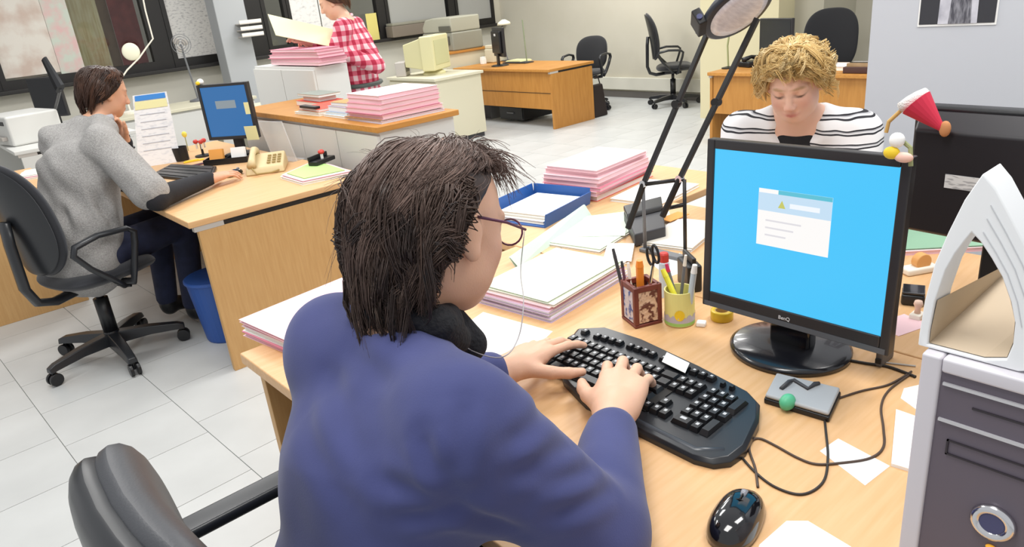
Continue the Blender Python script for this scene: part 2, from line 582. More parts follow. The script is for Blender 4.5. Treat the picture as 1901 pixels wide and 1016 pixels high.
emis('screen_blue', '46C0F4', 0.98)
emis('dialog_white', 'F8F6F4', 0.95); emis('dialog_blue', 'C6E0F4', 0.92); emis('dialog_yellow', 'C9CB6A', 0.9); emis('dialog_teal', '5FC3D8', 0.9)
emis('dialog_line', 'E2E0E4', 0.9); emis('dialog_text', 'EEF4FA', 0.95)
scr = mpart(MB().box((xf + 0.004, y0 + 0.017, zb + 0.034), (xf + 0.006, y1 - 0.017, zt - 0.019)), 'screen', 'screen_blue')
# dialog box, located from the picture on the screen plane
dl = [PX(p, xf + 0.003) for p in ((1405, 349), (1540, 374), (1532, 482), (1397, 452))]
dy1, dy0 = (dl[0][1] + dl[3][1]) / 2, (dl[1][1] + dl[2][1]) / 2
dz1, dz0 = (dl[0][2] + dl[1][2]) / 2, (dl[3][2] + dl[2][2]) / 2


def screen_patch(name, fy0, fy1, fz0, fz1, m, lvl):
    """patch inside the dialog in 0..1 fractions (from its left, from its bottom)"""
    x = xf + 0.004 - 0.0006 * lvl
    Ya, Yb = dy1 + (dy0 - dy1) * fy0, dy1 + (dy0 - dy1) * fy1
    Za, Zb = dz0 + (dz1 - dz0) * fz0, dz0 + (dz1 - dz0) * fz1
    o = MB().box((x - 0.0005, min(Ya, Yb), Za), (x, max(Ya, Yb), Zb)).xform(TM).build(name, m, scr, W=True)
    return o


screen_patch('dialog_window', 0, 1, 0, 1, 'dialog_white', 1)
screen_patch('dialog_header', 0, 1, 0.62, 0.93, 'dialog_blue', 2)
screen_patch('dialog_title', 0.28, 1, 0.93, 1.0, 'dialog_teal', 2)
x = xf + 0.004 - 0.0021
Yc = dy1 + (dy0 - dy1) * 0.34; Zc = dz0 + (dz1 - dz0) * 0.70
MB().add([(x, Yc + .008, Zc), (x, Yc - .008, Zc), (x, Yc, Zc + .016)], [(0, 1, 2)]).xform(TM).build('dialog_logo', 'dialog_yellow', scr, W=True)
screen_patch('dialog_text_line', 0.45, 0.85, 0.72, 0.80, 'dialog_text', 3)
for k in range(3):
    screen_patch('dialog_text_line', 0.12, 0.62 - 0.1 * k, 0.44 - 0.13 * k, 0.47 - 0.13 * k, 'dialog_line', 2)
cu = bpy.data.curves.new('t', 'FONT'); cu.body = 'BenQ'; cu.size = 0.011; cu.extrude = 0.0003; cu.align_x = 'CENTER'
to = bpy.data.objects.new('t', cu); COL.objects.link(to)
dg = bpy.context.evaluated_depsgraph_get(); dg.update()
tme = bpy.data.meshes.new_from_object(to.evaluated_get(dg)); bpy.data.objects.remove(to)
tb = MB(); Mt = Matrix(((0, 0, -1, xf - 0.0012), (-1, 0, 0, 0.69), (0, 1, 0, zb + 0.017), (0, 0, 0, 1)))
tb.add([tuple(Mt @ v.co) for v in tme.vertices], [tuple(p.vertices) for p in tme.polygons]).xform(TM).build('maker_lettering', mat('logo_white', 'D8D8DA', 0.4), mon, W=True)
b = MB().box((1.325, 0.655, DZ + 0.018), (1.362, 0.745, 0.93))
b.build('stand_neck', 'plastic_gloss', mon, W=True, bevel=0.006)
MB().lathe((1.342, 0.705, DZ), [(0.118, 0), (0.127, 0.004), (0.127, 0.012), (0.118, 0.017), (0.05, 0.022), (0.03, 0.024)], 48, 0.95, 1.0).build('stand_base', mat('base_satin', '15161B', 0.22, coat=0.3), mon, W=True, smooth=True)

# flower ornament clipped on the monitor corner
c = Vector((1.295, 0.488, 1.213))
fl = thing('flower_ornament', c, 0, 'small white, yellow and pink cloth flower on the big monitor corner', 'ornament')
MB().ell(c + Vector((-0.012, 0.012, 0.018)), (0.010, 0.013, 0.013)).build('white_bloom', 'paper', fl, W=True, smooth=True)
MB().ell(c + Vector((-0.014, 0.018, -0.004)), (0.009, 0.014, 0.011)).build('yellow_bloom', mat('yellow', 'EBC82A', 0.6), fl, W=True, smooth=True)
MB().ell(c + Vector((-0.014, -0.002, -0.010)), (0.008, 0.016, 0.009)).build('pink_bloom', mat('pink_soft', 'EBC0B0', 0.6), fl, W=True, smooth=True)
MB().tube([c + Vector((-0.004, 0.01, 0.018)), c + Vector((0.0, -0.006, 0.004)), c + Vector((-0.006, -0.012, -0.026))], 0.004).build('stem', mat('olive', '9AA070', 0.6), fl, W=True)

# ---------------------------------------------------------------- keyboard
kb = thing('keyboard', (1.0, 0.85, DZ), 0, 'black curved computer keyboard under the hands of the woman in blue', 'keyboard')
out_px = [(1072, 614), (1120, 613), (1190, 636), (1300, 687), (1392, 735), (1411, 755), (1409, 785), (1385, 833), (1357, 853), (1325, 857), (1288, 848), (1180, 795), (1086, 746), (1046, 705), (1035, 676), (1039, 652)]
op = [PZ(p, 0.757) for p in out_px]


def kz(x):           # keyboard top surface height
    return DZ + 0.017 + max(0, x - 0.87) * 0.045


b = MB(); n = len(op)
cxy = np.mean([p[:2] for p in op], axis=0)
vs = [(p[0], p[1], DZ) for p in op] + [(p[0], p[1], kz(p[0]) - 0.007) for p in op]
ins = [(cxy + (p[:2] - cxy) * 0.965) for p in op]
vs += [(p[0], p[1], kz(p[0])) for p in ins]
fs = [tuple(range(n - 1, -1, -1))] + [(i, (i + 1) % n, n + (i + 1) % n, n + i) for i in range(n)] + [(n + i, n + (i + 1) % n, 2 * n + (i + 1) % n, 2 * n + i) for i in range(n)] + [tuple(range(2 * n, 3 * n))]
b.add(vs, fs).build('keyboard_body', 'plastic_satin', kb, W=True, bevel=0.0015)
# key well and keys
ks = 0.0203
rows_x = [1.092, 1.0520, 1.0245, 0.9970, 0.9695, 0.942]
Y0 = 1.080
mat('key_black', '121316', 0.4)
mat('key_mark', 'B8BABD', 0.5)
wb_ = MB().hexa([(0.927, 1.035, kz(.927) + .0003), (0.927, 0.77, kz(.927) + .0003), (1.068, 0.77, kz(1.068) + .0003), (1.068, 1.095, kz(1.068) + .0003)],
                [(0.927, 1.035, kz(.927) + .002), (0.927, 0.77, kz(.927) + .002), (1.068, 0.77, kz(1.068) + .002), (1.068, 1.095, kz(1.068) + .002)])
wb_.build('key_bed', 'dark_gap', kb, W=True)
kproto = {}
KM = MB().hexa([(-.5, -.5, 0), (.5, -.5, 0), (.5, .5, 0), (-.5, .5, 0)], [(-.36, -.38, 1), (.36, -.38, 1), (.36, .38, 1), (-.36, .38, 1)])
mk = MB().box((-.05, -.16, 1.0), (.22, .16, 1.04))


def key(x, y, w=1.0, d=1.0, mark=True):
    if 'k' not in kproto:
        o = KM.build('key', 'key_black', kb); kproto['k'] = o
        mo = mk.build('key_legend', 'key_mark', o); kproto['m'] = mo
    else:
        o = kproto['k'].copy(); COL.objects.link(o); o.parent = kb
        if mark:
            mo = kproto['m'].copy(); COL.objects.link(mo); mo.parent = o
    o.location = (x - 1.0, y - 0.85, kz(x) - DZ + 0.001)
    o.rotation_euler = (0, -math.atan(0.045), 0)
    o.scale = (.0275 * 0.92 * d, ks * 0.92 * w + (w - 1) * ks * 0.08, 0.0085)
    return o


key(rows_x[0], Y0 - 0.002, 0.9, 0.7)
for g in range(3):
    for k in range(4):
        key(rows_x[0] + 0.008 * math.sin((k + g * 4) / 11 * PI), Y0 - ks * (2.0 + g * 4.5 + k), 0.85, 0.7)
layout = [[1] * 13 + [2.0], [1.5] + [1] * 12 + [1.5], [1.8] + [1] * 11 + [2.2], [2.3] + [1] * 10 + [2.7], [1.4, 1.2, 1.4, 6.2, 1.4, 1.2, 1.2, 1.0]]
row_in = [0, .004, .014, .026, .042]
for r_, ws in enumerate(layout):
    yc = Y0 + ks * 0.5 - row_in[r_]
    ws = [ws[0] - row_in[r_] / ks] + ws[1:]
    for k, w in enumerate(ws):
        key(rows_x[r_ + 1], yc - w * ks / 2, w, 1.0, mark=(w == 1))
        yc -= w * ks
yN = Y0 - ks * 15.2 + 0.004
for r_ in range(2):
    for k in range(3): key(rows_x[r_ + 1], yN - k * ks)
for k in range(3): key(rows_x[0], yN - k * ks, 0.9, 0.7)
key(rows_x[4], yN - ks)
for k in range(3): key(rows_x[5], yN - k * ks)
yP = yN - ks * 3.5
for r_ in range(4):
    for k in range(4):
        if k == 3 and r_ != 2: continue
        key(rows_x[r_ + 1], yP - k * ks)
key((rows_x[1] + rows_x[2]) / 2, yP - 3 * ks, 1.0, 2.0, False)
key((rows_x[4] + rows_x[5]) / 2, yP - 3 * ks, 1.0, 2.0, False)
key(rows_x[5], yP - ks * 0.5, 2.0); key(rows_x[5], yP - ks * 2)
for k in range(2): key(rows_x[0] - 0.006, yP - k * ks, 0.5, 0.45, False)
sp = rect((1233, 665), (1276, 686), 0.772, 0.05, 0.001)
q = [PZ(p, 0.770) for p in ((1238, 661), (1280, 681), (1272, 698), (1229, 677))]
MB().hexa([(p[0], p[1], kz(p[0]) + .0098) for p in q], [(p[0], p[1], kz(p[0]) + .011) for p in q]).build('white_sticker', 'paper', kb, W=True)
q = PZ((1354, 737), 0.77)
MB().ell((q[0], q[1], kz(q[0]) + .001), (.004, .003, .002)).build('status_light', mat('led_green', '9FD32A', 0.4, emit=0.6), kb, W=True)
# palm rest ridge
pr_ = [PZ(p, 0.757) for p in ((1100, 742), (1180, 782), (1290, 836), (1345, 838))]
MB().tube([(p[0], p[1], DZ + 0.015) for p in pr_], 0.008, 10, 0.5).build('palm_rest', mat('palm_sheen', '3E434A', 0.28), kb, W=True, smooth=True)


def cable(name, px, m, label, r=0.0022, z=None, parent=None, th=0):
    pts = [PZ(p, DZ + (z if z else r)) for p in px]
    # Catmull-Rom smoothing
    P = [np.array(p) for p in pts]; Q = [2 * P[0] - P[1]] + P + [2 * P[-1] - P[-2]]
    res = []
    for i in range(1, len(Q) - 2):
        for t in np.linspace(0, 1, 8, endpoint=False):
            res.append(0.5 * ((2 * Q[i]) + (-Q[i - 1] + Q[i + 1]) * t + (2 * Q[i - 1] - 5 * Q[i] + 4 * Q[i + 1] - Q[i + 2]) * t * t + (-Q[i - 1] + 3 * Q[i] - 3 * Q[i + 1] + Q[i + 2]) * t ** 3))
    res.append(P[-1])
    o = MB().tube(res, r, 8).build(name, m, parent, W=parent is not None, smooth=True)
    if label: tag(o, label, 'cable')
    return o


mat('cable_dark', '2A2420', 0.5)
mat('cable_brown', '4A3A30', 0.5)
cable('keyboard_cable', [(1366, 836), (1400, 875), (1440, 905), (1490, 918), (1528, 895), (1537, 850), (1533, 800), (1530, 772)], 'cable_dark', None, parent=kb)
# ---------------------------------------------------------------- mouse
mp_ = (PZ((1368, 962), 0.75)); md = np.array(PZ((1392, 908), .75)) - np.array(PZ((1340, 1005), .75))
ang = math.atan2(md[1], md[0])
ms = thing('mouse', (mp_[0], mp_[1], DZ), ang, 'glossy black computer mouse at the lower edge of the front desk', 'mouse')
b = MB(); vs = []; fs = []; NA, NR = 32, 9
Lh, Wh, Hh = 0.070, 0.037, 0.038
for j in range(NR):
    ph = PI / 2 * j / (NR - 1)
    for i in range(NA):
        t = 2 * PI * i / NA
        cx_, sy_ = math.cos(t), math.sin(t)
        wx = abs(cx_) ** 0.8 * (1 if cx_ > 0 else -1); wy = abs(sy_) ** 0.85 * (1 if sy_ > 0 else -1)
        rr = math.cos(ph) ** 0.62 if j < NR - 1 else 0.02
        X = Lh * wx * rr; Y = Wh * wy * rr * (1.0 + 0.06 * wx * -1)
        Z = 0.004 + Hh * math.sin(ph) * (0.86 - 0.16 * X / Lh)
        vs.append((X, Y, Z))
for j in range(NR - 1):
    for i in range(NA): fs.append((j * NA + i, j * NA + (i + 1) % NA, (j + 1) * NA + (i + 1) % NA, (j + 1) * NA + i))
fs += [tuple(range(NA - 1, -1, -1)), tuple(range((NR - 1) * NA, NR * NA))]
b.add(vs, fs).build('mouse_shell', 'plastic_gloss', ms, smooth=True)
MB().box((-.05, -.025, 0), (.05, .025, .005)).build('mouse_sole', 'plastic_black', ms, bevel=.003)
MB().cyl((.034, -.004, .0285), (.034, .004, .0285), .009, n=20).build('scroll_wheel', mat('wheel', '8A8C94', 0.3), ms, smooth=True)
MB().tube([(.012, 0, .0375), (.03, 0, .0345), (.05, 0, .025), (.06, 0, .012)], .0012, 6).build('button_gap', 'dark_gap', ms)
MB().tube([(.012, -.026, .020), (.012, -.02, .029), (.012, 0, .037), (.012, .02, .029), (.012, .026, .020)], .001, 6).build('button_seam', 'dark_gap', ms)
cable('mouse_cable', [(1407, 905), (1402, 870), (1391, 835), (1397, 818), (1412, 815), (1440, 828), (1480, 850), (1515, 862), (1560, 860), (1615, 851), (1640, 830), (1640, 795), (1636, 755), (1650, 725), (1690, 695)], 'cable_brown', None, parent=ms)

# ---------------------------------------------------------------- card reader with green clip
rq = [PZ(p, 0.755) for p in ((1440, 695), (1562, 724), (1540, 773), (1418, 737))]
cr = thing('card_reader', (np.mean([p[0] for p in rq]), np.mean([p[1] for p in rq]), DZ), 0, 'grey card reader with a green tag in front of the monitor base', 'card reader')
poly = [(p[0], p[1]) for p in rq]
MB().prism(poly, DZ, DZ + 0.012).build('reader_base', 'plastic_black', cr, W=True, bevel=.003)
cc = polyc(poly)
MB().prism([tuple(cc + (np.array(p) - cc) * 0.97) for p in poly], DZ + 0.012, DZ + 0.021).build('reader_top', mat('reader_grey', 'A9ABAD', 0.45), cr, W=True, bevel=.004)


def on_reader(p):
    q_ = PZ(p, DZ + 0.023); return Vector(q_)


a_, b_, c_, d_ = [on_reader(p) for p in ((1450, 722), (1474, 706), (1500, 722), (1520, 712))]
MB().tube([a_, (a_ + b_) / 2 + Vector((0.005, 0, .004)), b_, c_, (c_ + d_) / 2 + Vector((.006, 0, .003)), d_], .004, 8).build('dark_clasp', 'plastic_dark', cr, W=True, smooth=True)
g = PZ((1462, 745), DZ + 0.02)
MB().ell((g[0], g[1], DZ + 0.018), (.019, .014, .016)).build('green_tag', mat('green_tag', '58B88C', 0.45), cr, W=True, smooth=True)
cable('reader_cable', [(1556, 740), (1600, 726), (1645, 716), (1672, 703), (1692, 690)], 'cable_brown', None, parent=cr)
cable('monitor_cable', [(1570, 668), (1610, 675), (1645, 680), (1675, 690), (1700, 700)], 'cable_dark', 'dark cable running from the monitor foot to the tower', r=0.003)
cable('thin_cable', [(1640, 673), (1665, 676), (1700, 680)], 'grey_strip', 'short pale grey cable beside the monitor corner', r=0.002)

# ---------------------------------------------------------------- slips of paper
sheet('paper_slip', [(1522, 838), (1556, 815), (1652, 866), (1606, 902)], DZ, 0.0006, 'paper', 'crumpled white paper slip under the mouse cable', 'paper')
sheet('paper_slip', [(1410, 1012), (1460, 968), (1500, 968), (1580, 1016), (1580, 1040), (1400, 1040)], DZ, 0.0006, 'paper', 'white paper slip beside the mouse at the picture bottom', 'paper')
sheet('paper_block', [(1663, 765), (1700, 778), (1700, 880), (1654, 866)], DZ, 0.006, 'paper', 'small white note block against the computer tower', 'paper')
sheet('paper_slip', [(1678, 722), (1720, 712), (1720, 775), (1672, 740)], DZ, 0.001, 'paper', 'white paper scrap below the cables beside the tower', 'paper')
sheet('paper_sheet', [(897, 580), (1026, 616), (948, 690), (800, 646)], DZ, 0.0008, 'paper', 'white sheet lying under the left hand of woman in blue', 'paper')
e_ = PZ((1302, 605), DZ)
tag(MB().box((e_[0] - .010, e_[1] - .011, DZ), (e_[0] + .010, e_[1] + .011, DZ + .012), rot=Matrix.Rotation(R(25), 3, 'Z')).build('eraser', 'paper', bevel=.003, loc=(e_[0], e_[1], DZ)), 'small white eraser beside the yellow cup', 'eraser')
e_ = PZ((1340, 592), DZ)
tp = thing('tape_roll', (e_[0], e_[1], DZ), 0, 'roll of yellow adhesive tape behind the monitor foot', 'tape')
MB().lathe((0, 0, 0), [(.017, 0), (.026, 0), (.027, .002), (.027, .022), (.026, .024), (.017, .024), (.016, .022), (.016, .002)], 28).build('tape_ring', mat('tape_yellow', 'D8B62C', 0.3), tp, smooth=True)
MB().lathe((0, 0, 0), [(.0165, .001), (.0165, .023), (.0150, .023), (.0150, .001)], 24).build('cardboard_core', mat('core', 'B99A6A', 0.8), tp)

# ---------------------------------------------------------------- pen box (brown, carved panels)
A, Bp, Cp = [PZ(p, DZ)[:2] for p in ((1180, 612), (1228, 600), (1140, 590))]
dx = (Bp - A) / np.linalg.norm(Bp - A)
ang = math.atan2(dx[1], dx[0])
side = 0.074
ph = 0.105
pbx = thing('pen_holder', (A[0] + (dx[0] * side - dx[1] * side) / 2, A[1] + (dx[1] * side + dx[0] * side) / 2, DZ), ang, 'brown square pen holder with floral carved panels', 'pen holder')
hs = side / 2
mat('redbrown', '7A3A2E', 0.45, col2='6B2F26', scale=20)
b = MB().box((-hs, -hs, 0), (hs, hs, .008))
b.build('base_plate', 'redbrown', pbx, bevel=.002)
for sx_, sy_ in ((-1, -1), (1, -1), (1, 1), (-1, 1)):
    MB().box((sx_ * hs - .006 - sx_ * .006, sy_ * hs - .006 - sy_ * .006, .008), (sx_ * hs + .006 - sx_ * .006, sy_ * hs + .006 - sy_ * .006, ph)).build('corner_post', 'redbrown', pbx, bevel=.002)
b = MB()
for s_ in (-1, 1):
    b.box((-hs + .006, s_ * (hs - .006) - .005, ph - .014), (hs - .006, s_ * (hs - .006) + .005, ph))
    b.box((s_ * (hs - .006) - .005, -hs + .006, ph - .014), (s_ * (hs - .006) + .005, hs - .006, ph))
b.build('top_rim', 'redbrown', pbx, bevel=.0015)
mat('carved', 'D9B79A', 0.6, col2='6A3B30', scale=75, detail=2, lo=0.47, hi=0.58, bump=0.4, bscale=75)
mat('carved_blue', 'C9C0C4', 0.6, col2='4A5C94', scale=60, detail=2, lo=0.5, hi=0.62, bump=0.4, bscale=60)
for k in range(4):
    o = MB().box((-hs + .011, -hs + .002, .011), (hs - .011, -hs + .006, ph - .014)).xform(Matrix.Rotation(k * PI / 2, 4, 'Z')).build('carved_panel', 'carved' if k % 2 == 0 else 'carved_blue', pbx)
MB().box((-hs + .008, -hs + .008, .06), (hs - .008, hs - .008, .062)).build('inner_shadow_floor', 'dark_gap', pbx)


def pen(name, p0, z0, p1, r, m, label, cat='pen', n=10, tip=None, x=None):
    """a pen standing in a holder: lower end at pixel p0 (height z0), upper end at pixel p1 on the same x-plane"""
    a = PZ(p0, z0) if x is None else PX(p0, x)
    bq = PX(p1, a[0])
    d = Vector(bq) - Vector(a)
    rt = thing(name, a, 0, label, cat)
    MB().cyl((0, 0, 0), d * 0.8, r, n=n).build('barrel', m, rt, smooth=False)
    MB().cyl(d * 0.8, d, r * 1.08, r * 0.8, n=n).build('cap', tip or m, rt)
    return rt


HX = pbx.location.x
zh = DZ + 0.066
pen('pen', (1158, 545), 0, (1138, 462), .0045, 'plastic_dark', 'slim dark grey pen leaning left in the brown holder', x=HX - .01)
pen('pen', (1163, 540), 0, (1154, 485), .004, mat('pen_purple', '6E4656', 0.4), 'short purple-brown pen in the brown holder', x=HX + .005, tip='plastic_dark')
pen('pen', (1172, 540), 0, (1166, 488), .0045, 'paper_warm', 'white pen in the brown holder', x=HX)
pen('marker', (1189, 540), 0, (1187, 484), .0095, mat('orange', 'EE8A2A', 0.4), 'thick orange marker in the brown holder', 'marker', x=HX)
s0 = Vector(PX((1206, 535), HX)); s1 = Vector(PX((1212, 492), HX))
sc = thing('scissors', s0, 0, 'scissors with black loop handles in the brown holder', 'scissors')
MB().cyl((0, 0, 0), s1 - s0, .004, n=8).build('blades', 'chrome', sc)
for k, (pxa) in enumerate(((1207, 476), (1217, 472))):
    cc_ = Vector(PX(pxa, HX)) - s0
    ring = [cc_ + Vector((0, .0085 * math.cos(t) + .004 * math.sin(t), .021 * math.sin(t))) for t in np.linspace(0, 2 * PI, 20, endpoint=False)]
    MB().tube(ring, .0035, 8, closed=True).build('handle_loop', 'plastic_black', sc, smooth=True)
# ---------------------------------------------------------------- yellow cup
cy_ = (np.array(PZ((1233, 598), DZ)) + np.array(PZ((1291, 598), DZ))) / 2
cup = thing('pencil_cup', (cy_[0], cy_[1], DZ), 0, 'pale yellow cup with a flower print holding pens', 'cup')
rc, hc = 0.036, 0.088
cup_m = mat('cup_yellow', 'E6DF8E', 0.35)
MB().lathe((0, 0, 0), [(.030, 0), (rc, .002), (rc, hc), (rc - .003, hc), (rc - .003, .006), (.002, .006)], 36).build('cup_wall', 'cup_yellow', cup, smooth=False)


def band(z0, z1, m, a0=-PI, a1=PI, rr=rc + .0006, name='printed_band', wave=0.0):
    b = MB(); n_ = 36; vs = []
    for i in range(n_ + 1):
        t = a0 + (a1 - a0) * i / n_
        vs += [(rr * math.cos(t), rr * math.sin(t), z0), (rr * math.cos(t), rr * math.sin(t), z1 + wave * abs(math.sin(t * 6)))]
    return b.add(vs, [(2 * i, 2 * i + 2, 2 * i + 3, 2 * i + 1) for i in range(n_)]).build(name, m, cup)


band(.004, .012, mat('print_green', '9CC86A', 0.5))
band(.012, .024, mat('print_lilac', 'B9B4BE', 0.5), wave=.008)
va = math.atan2(-cy_[1], -cy_[0])
fp = [(rc * 1.03 * math.cos(va + .012 / rc * math.cos(t)), rc * 1.03 * math.sin(va + .012 / rc * math.cos(t)), .033 + .014 * math.sin(t)) for t in np.linspace(0, 2 * PI, 14, endpoint=False)]
MB().add(fp, [tuple(range(14))]).build('printed_flower', 'yellow', cup)
XC = cy_[0]
pen('highlighter', (1262, 570), 0, (1230, 500), .007, mat('hi_yellow', 'F0E84A', 0.4), 'bright yellow highlighter leaning left in the yellow cup', 'highlighter', x=XC)
pen('pen', (1258, 565), 0, (1237, 490), .005, 'plastic_grey', 'grey pen crossing behind the yellow highlighter', x=XC + .014, tip=mat('magenta', 'C8325E', 0.4))
pen('pencil', (1262, 570), 0, (1273, 474), .004, 'plastic_grey', 'long grey pencil standing in the yellow cup', 'pencil', x=XC + .008, tip='paper_warm')
pen('ruler_pen', (1280, 565), 0, (1290, 492), .007, mat('paleblue', 'C3D3E0', 0.4), 'pale blue pen at the right of yellow cup', x=XC, tip='paper')
pen('pen', (1244, 585), 0, (1238, 545), .006, mat('darkred', '6E1E22', 0.4), 'short dark red pen inside the yellow cup', x=XC - .008)
q = PZ((1265, 545), DZ)
bo = thing('desk_organizer', (q[0] + .05, q[1] + .01, DZ), R(-35), 'black plastic desk organizer behind the yellow cup', 'organizer')
MB().box((-.02, -.045, 0), (.02, .045, .075)).build('tray_body', 'plastic_black', bo, bevel=.006)
MB().box((-.006, -.04, .075), (.006, .04, .095)).build('divider', 'plastic_black', bo, bevel=.004)
q = PX((1232, 460), 1.42)
lb = thing('glue_stick', (1.42, q[1], DZ), 0, 'white and blue glue stick with red cap behind the scissors', 'glue')
MB().lathe((0, 0, 0), [(.014, 0), (.014, .095), (.012, .098)], 18).build('tube', 'paleblue', lb)
MB().lathe((0, 0, .098), [(.0125, 0), (.0125, .02), (.010, .024)], 18).build('cap', mat('capred', 'C23A34', 0.4), lb)

# ---------------------------------------------------------------- computer tower
TXF = 0.715; TZT = 1.150
tl = PX((1711, 655), TXF); ty1 = tl[1]; ty0 = ty1 - 0.19
TZT = tl[2]
tw = thing('computer_tower', (TXF + 0.2, (ty0 + ty1) / 2, DZ), 0, 'computer tower with dark front and silver frame at the right edge', 'computer')
MB().box((TXF + .012, ty0 + .004, DZ), (TXF + .42, ty1 - .004, TZT - .004)).build('case', mat('case_silver', 'C2C0C6', 0.4, metal=0.2), tw, W=True, bevel=.003)
b = MB().box((TXF, ty1 - .019, DZ), (TXF + .02, ty1, TZT)).box((TXF, ty0, DZ), (TXF + .02, ty0 + .019, TZT)).box((TXF, ty0 + .019, TZT - .016), (TXF + .02, ty1 - .019, TZT)).box((TXF, ty0 + .019, DZ), (TXF + .02, ty1 - .019, DZ + .02))
b.build('front_frame', mat('frame_silver', 'D2CFD6', 0.35), tw, W=True, bevel=.003)
mat('tower_front', '625A65', 0.42)
MB().box((TXF + .004, ty0 + .019, DZ + .02), (TXF + .018, ty1 - .019, TZT - .016)).build('front_panel', 'tower_front', tw, W=True)


def tz(p): return PX(p, TXF)[2]


z1 = tz((1737, 710)); z2 = tz((1728, 775))
for z_ in (z1, z2):
    MB().box((TXF + .001, ty0 + .02, z_ - .0014), (TXF + .006, ty1 - .022, z_ + .0014)).build('drive_trim', 'silver', tw, W=True)
zm = (z1 + z2) / 2 + .003
MB().box((TXF + .0025, ty0 + .03, zm - .002), (TXF + .005, ty1 - .05, zm)).build('drive_slot', mat('slot_dark', '2C272E', 0.5), tw, W=True)
sa = PX((1756, 818), TXF)
for (za, zb_) in ((sa[2], sa[2] - .0015), (sa[2] - .016, sa[2] - .0175)):
    MB().box((TXF + .002, ty0 + .03, zb_), (TXF + .005, sa[1], za)).build('floppy_seam', 'slot_dark', tw, W=True)
MB().box((TXF + .002, sa[1] - .0018, sa[2] - .0175), (TXF + .005, sa[1], sa[2])).build('floppy_seam', 'slot_dark', tw, W=True)
pbn = PX((1842, 972), TXF)
rr = []
for t in np.linspace(0, 2 * PI, 32, endpoint=False):
    rr.append((TXF + .001, pbn[1] + .0155 * math.cos(t), pbn[2] + .0155 * math.sin(t)))
MB().tube(rr, .0052, 10, closed=True).build('button_ring', 'chrome', tw, W=True, smooth=True)
MB().cyl((TXF - .002, pbn[1], pbn[2]), (TXF + .005, pbn[1], pbn[2]), .0115, n=28).build('power_button', mat('button_blue', '45476E', 0.35), tw, W=True, bevel=.001)
q = PX((1838, 1019), TXF)
MB().ell((TXF + .002, q[1], q[2]), (.003, .005, .003)).build('activity_light', mat('led_amber', 'E0A030', 0.4, emit=0.5), tw, W=True)

# ---------------------------------------------------------------- bent page loop (tent calendar) on the tower
XL = TXF + 0.012
outer = [(1825, 322), (1790, 372), (1760, 432), (1735, 490), (1716, 560), (1706, 620), (1702, 655), (1760, 668), (1830, 682), (1890, 694), (1935, 690), (1950, 640), (1942, 560), (1915, 480), (1880, 410), (1848, 350)]
inner = [(1803, 432), (1790, 448), (1772, 472), (1755, 502), (1735, 560), (1724, 615), (1720, 650), (1765, 661), (1825, 668), (1868, 668), (1880, 640), (1884, 600), (1876, 560), (1860, 515), (1840, 480), (1820, 450)]
DEP = 0.045
DEPL = 0.24
O0 = [PX(p, XL) for p in outer]; I0 = [PX(p, XL) for p in inner]
zmin = min(p[2] for p in O0); 
off = TZT + 0.001 - zmin
for p in O0 + I0: p[2] += 0
n = len(O0)
for P_ in (O0, I0):
    for p in P_:
        p[2] = max(p[2], TZT + (0.001 if P_ is O0 else 0.004))
ct = thing('desk_calendar', (XL + DEP / 2, np.mean([p[1] for p in O0]), TZT), 0, 'white bent page block standing like a tent on the tower', 'calendar')
vs = [tuple(p) for p in O0] + [tuple(p) for p in I0] + [(p[0] + DEP, p[1], p[2]) for p in O0] + [(p[0] + DEP, p[1], p[2]) for p in I0]
fs = []
for i in range(n):
    j = (i + 1) % n
    fs += [(i, j, n + j, n + i), (2 * n + i, 3 * n + i, 3 * n + j, 2 * n + j), (i, 2 * n + i, 2 * n + j, j), (n + i, n + j, 3 * n + j, 3 * n + i)]
MB().add(vs, fs).build('page_block', mat('page_white', 'EEF0F2', 0.7), ct, W=True, bevel=.0015)
# cardboard liner inside the loop, the brown shading there put into its colour
lin_i = [8 - 8 + k for k in range(4, 14)]
vs = []
for k in lin_i:
    p = I0[k]; cI = np.mean(I0, axis=0)
    d_ = (cI - p); d_ = d_ / np.linalg.norm(d_) * .0012
    vs += [(p[0] + .004, p[1] + d_[1], p[2] + d_[2]), (p[0] + DEPL, p[1] + d_[1], TZT + .006 + (p[2] - TZT) * .22)]
MB().add(vs, [(2 * i, 2 * i + 1, 2 * i + 3, 2 * i + 2) for i in range(len(lin_i) - 1)]).build('card_liner', mat('card_liner', 'BFAE96', 0.7), ct, W=True)
# page edges: thin lines on the front face
for f_ in (0.3, 0.55, 0.8):
    ln = [tuple(np.array(O0[i]) * (1 - f_) + np.array(I0[i]) * f_ - np.array([.0005, 0, 0])) for i in range(11, 16)]
    MB().tube(ln, .0005, 4).build('page_edge_line', mat('edge_grey', 'C9CBCF', 0.7), ct, W=True)

# ---------------------------------------------------------------- second monitor, seen from behind
X2 = 1.60
m2a = PX((1686, 240), X2); m2b = PX((1680, 432), X2)
Y1 = m2a[1]; ZT2 = m2a[2]; ZB2 = m2b[2]; Y0_ = Y1 - 0.43
m2 = thing('monitor', (X2 + .1, Y1 - .2, DZ), 0, 'large black monitor seen from behind at the right', 'monitor')
piv = Vector((X2, Y1, 0)); rz = Matrix.Translation(piv) @ Matrix.Rotation(R(-5), 4, 'Z') @ Matrix.Translation(-piv)


def m2p(b, name, m, **k): return b.xform(rz).build(name, m, m2, W=True, **k)


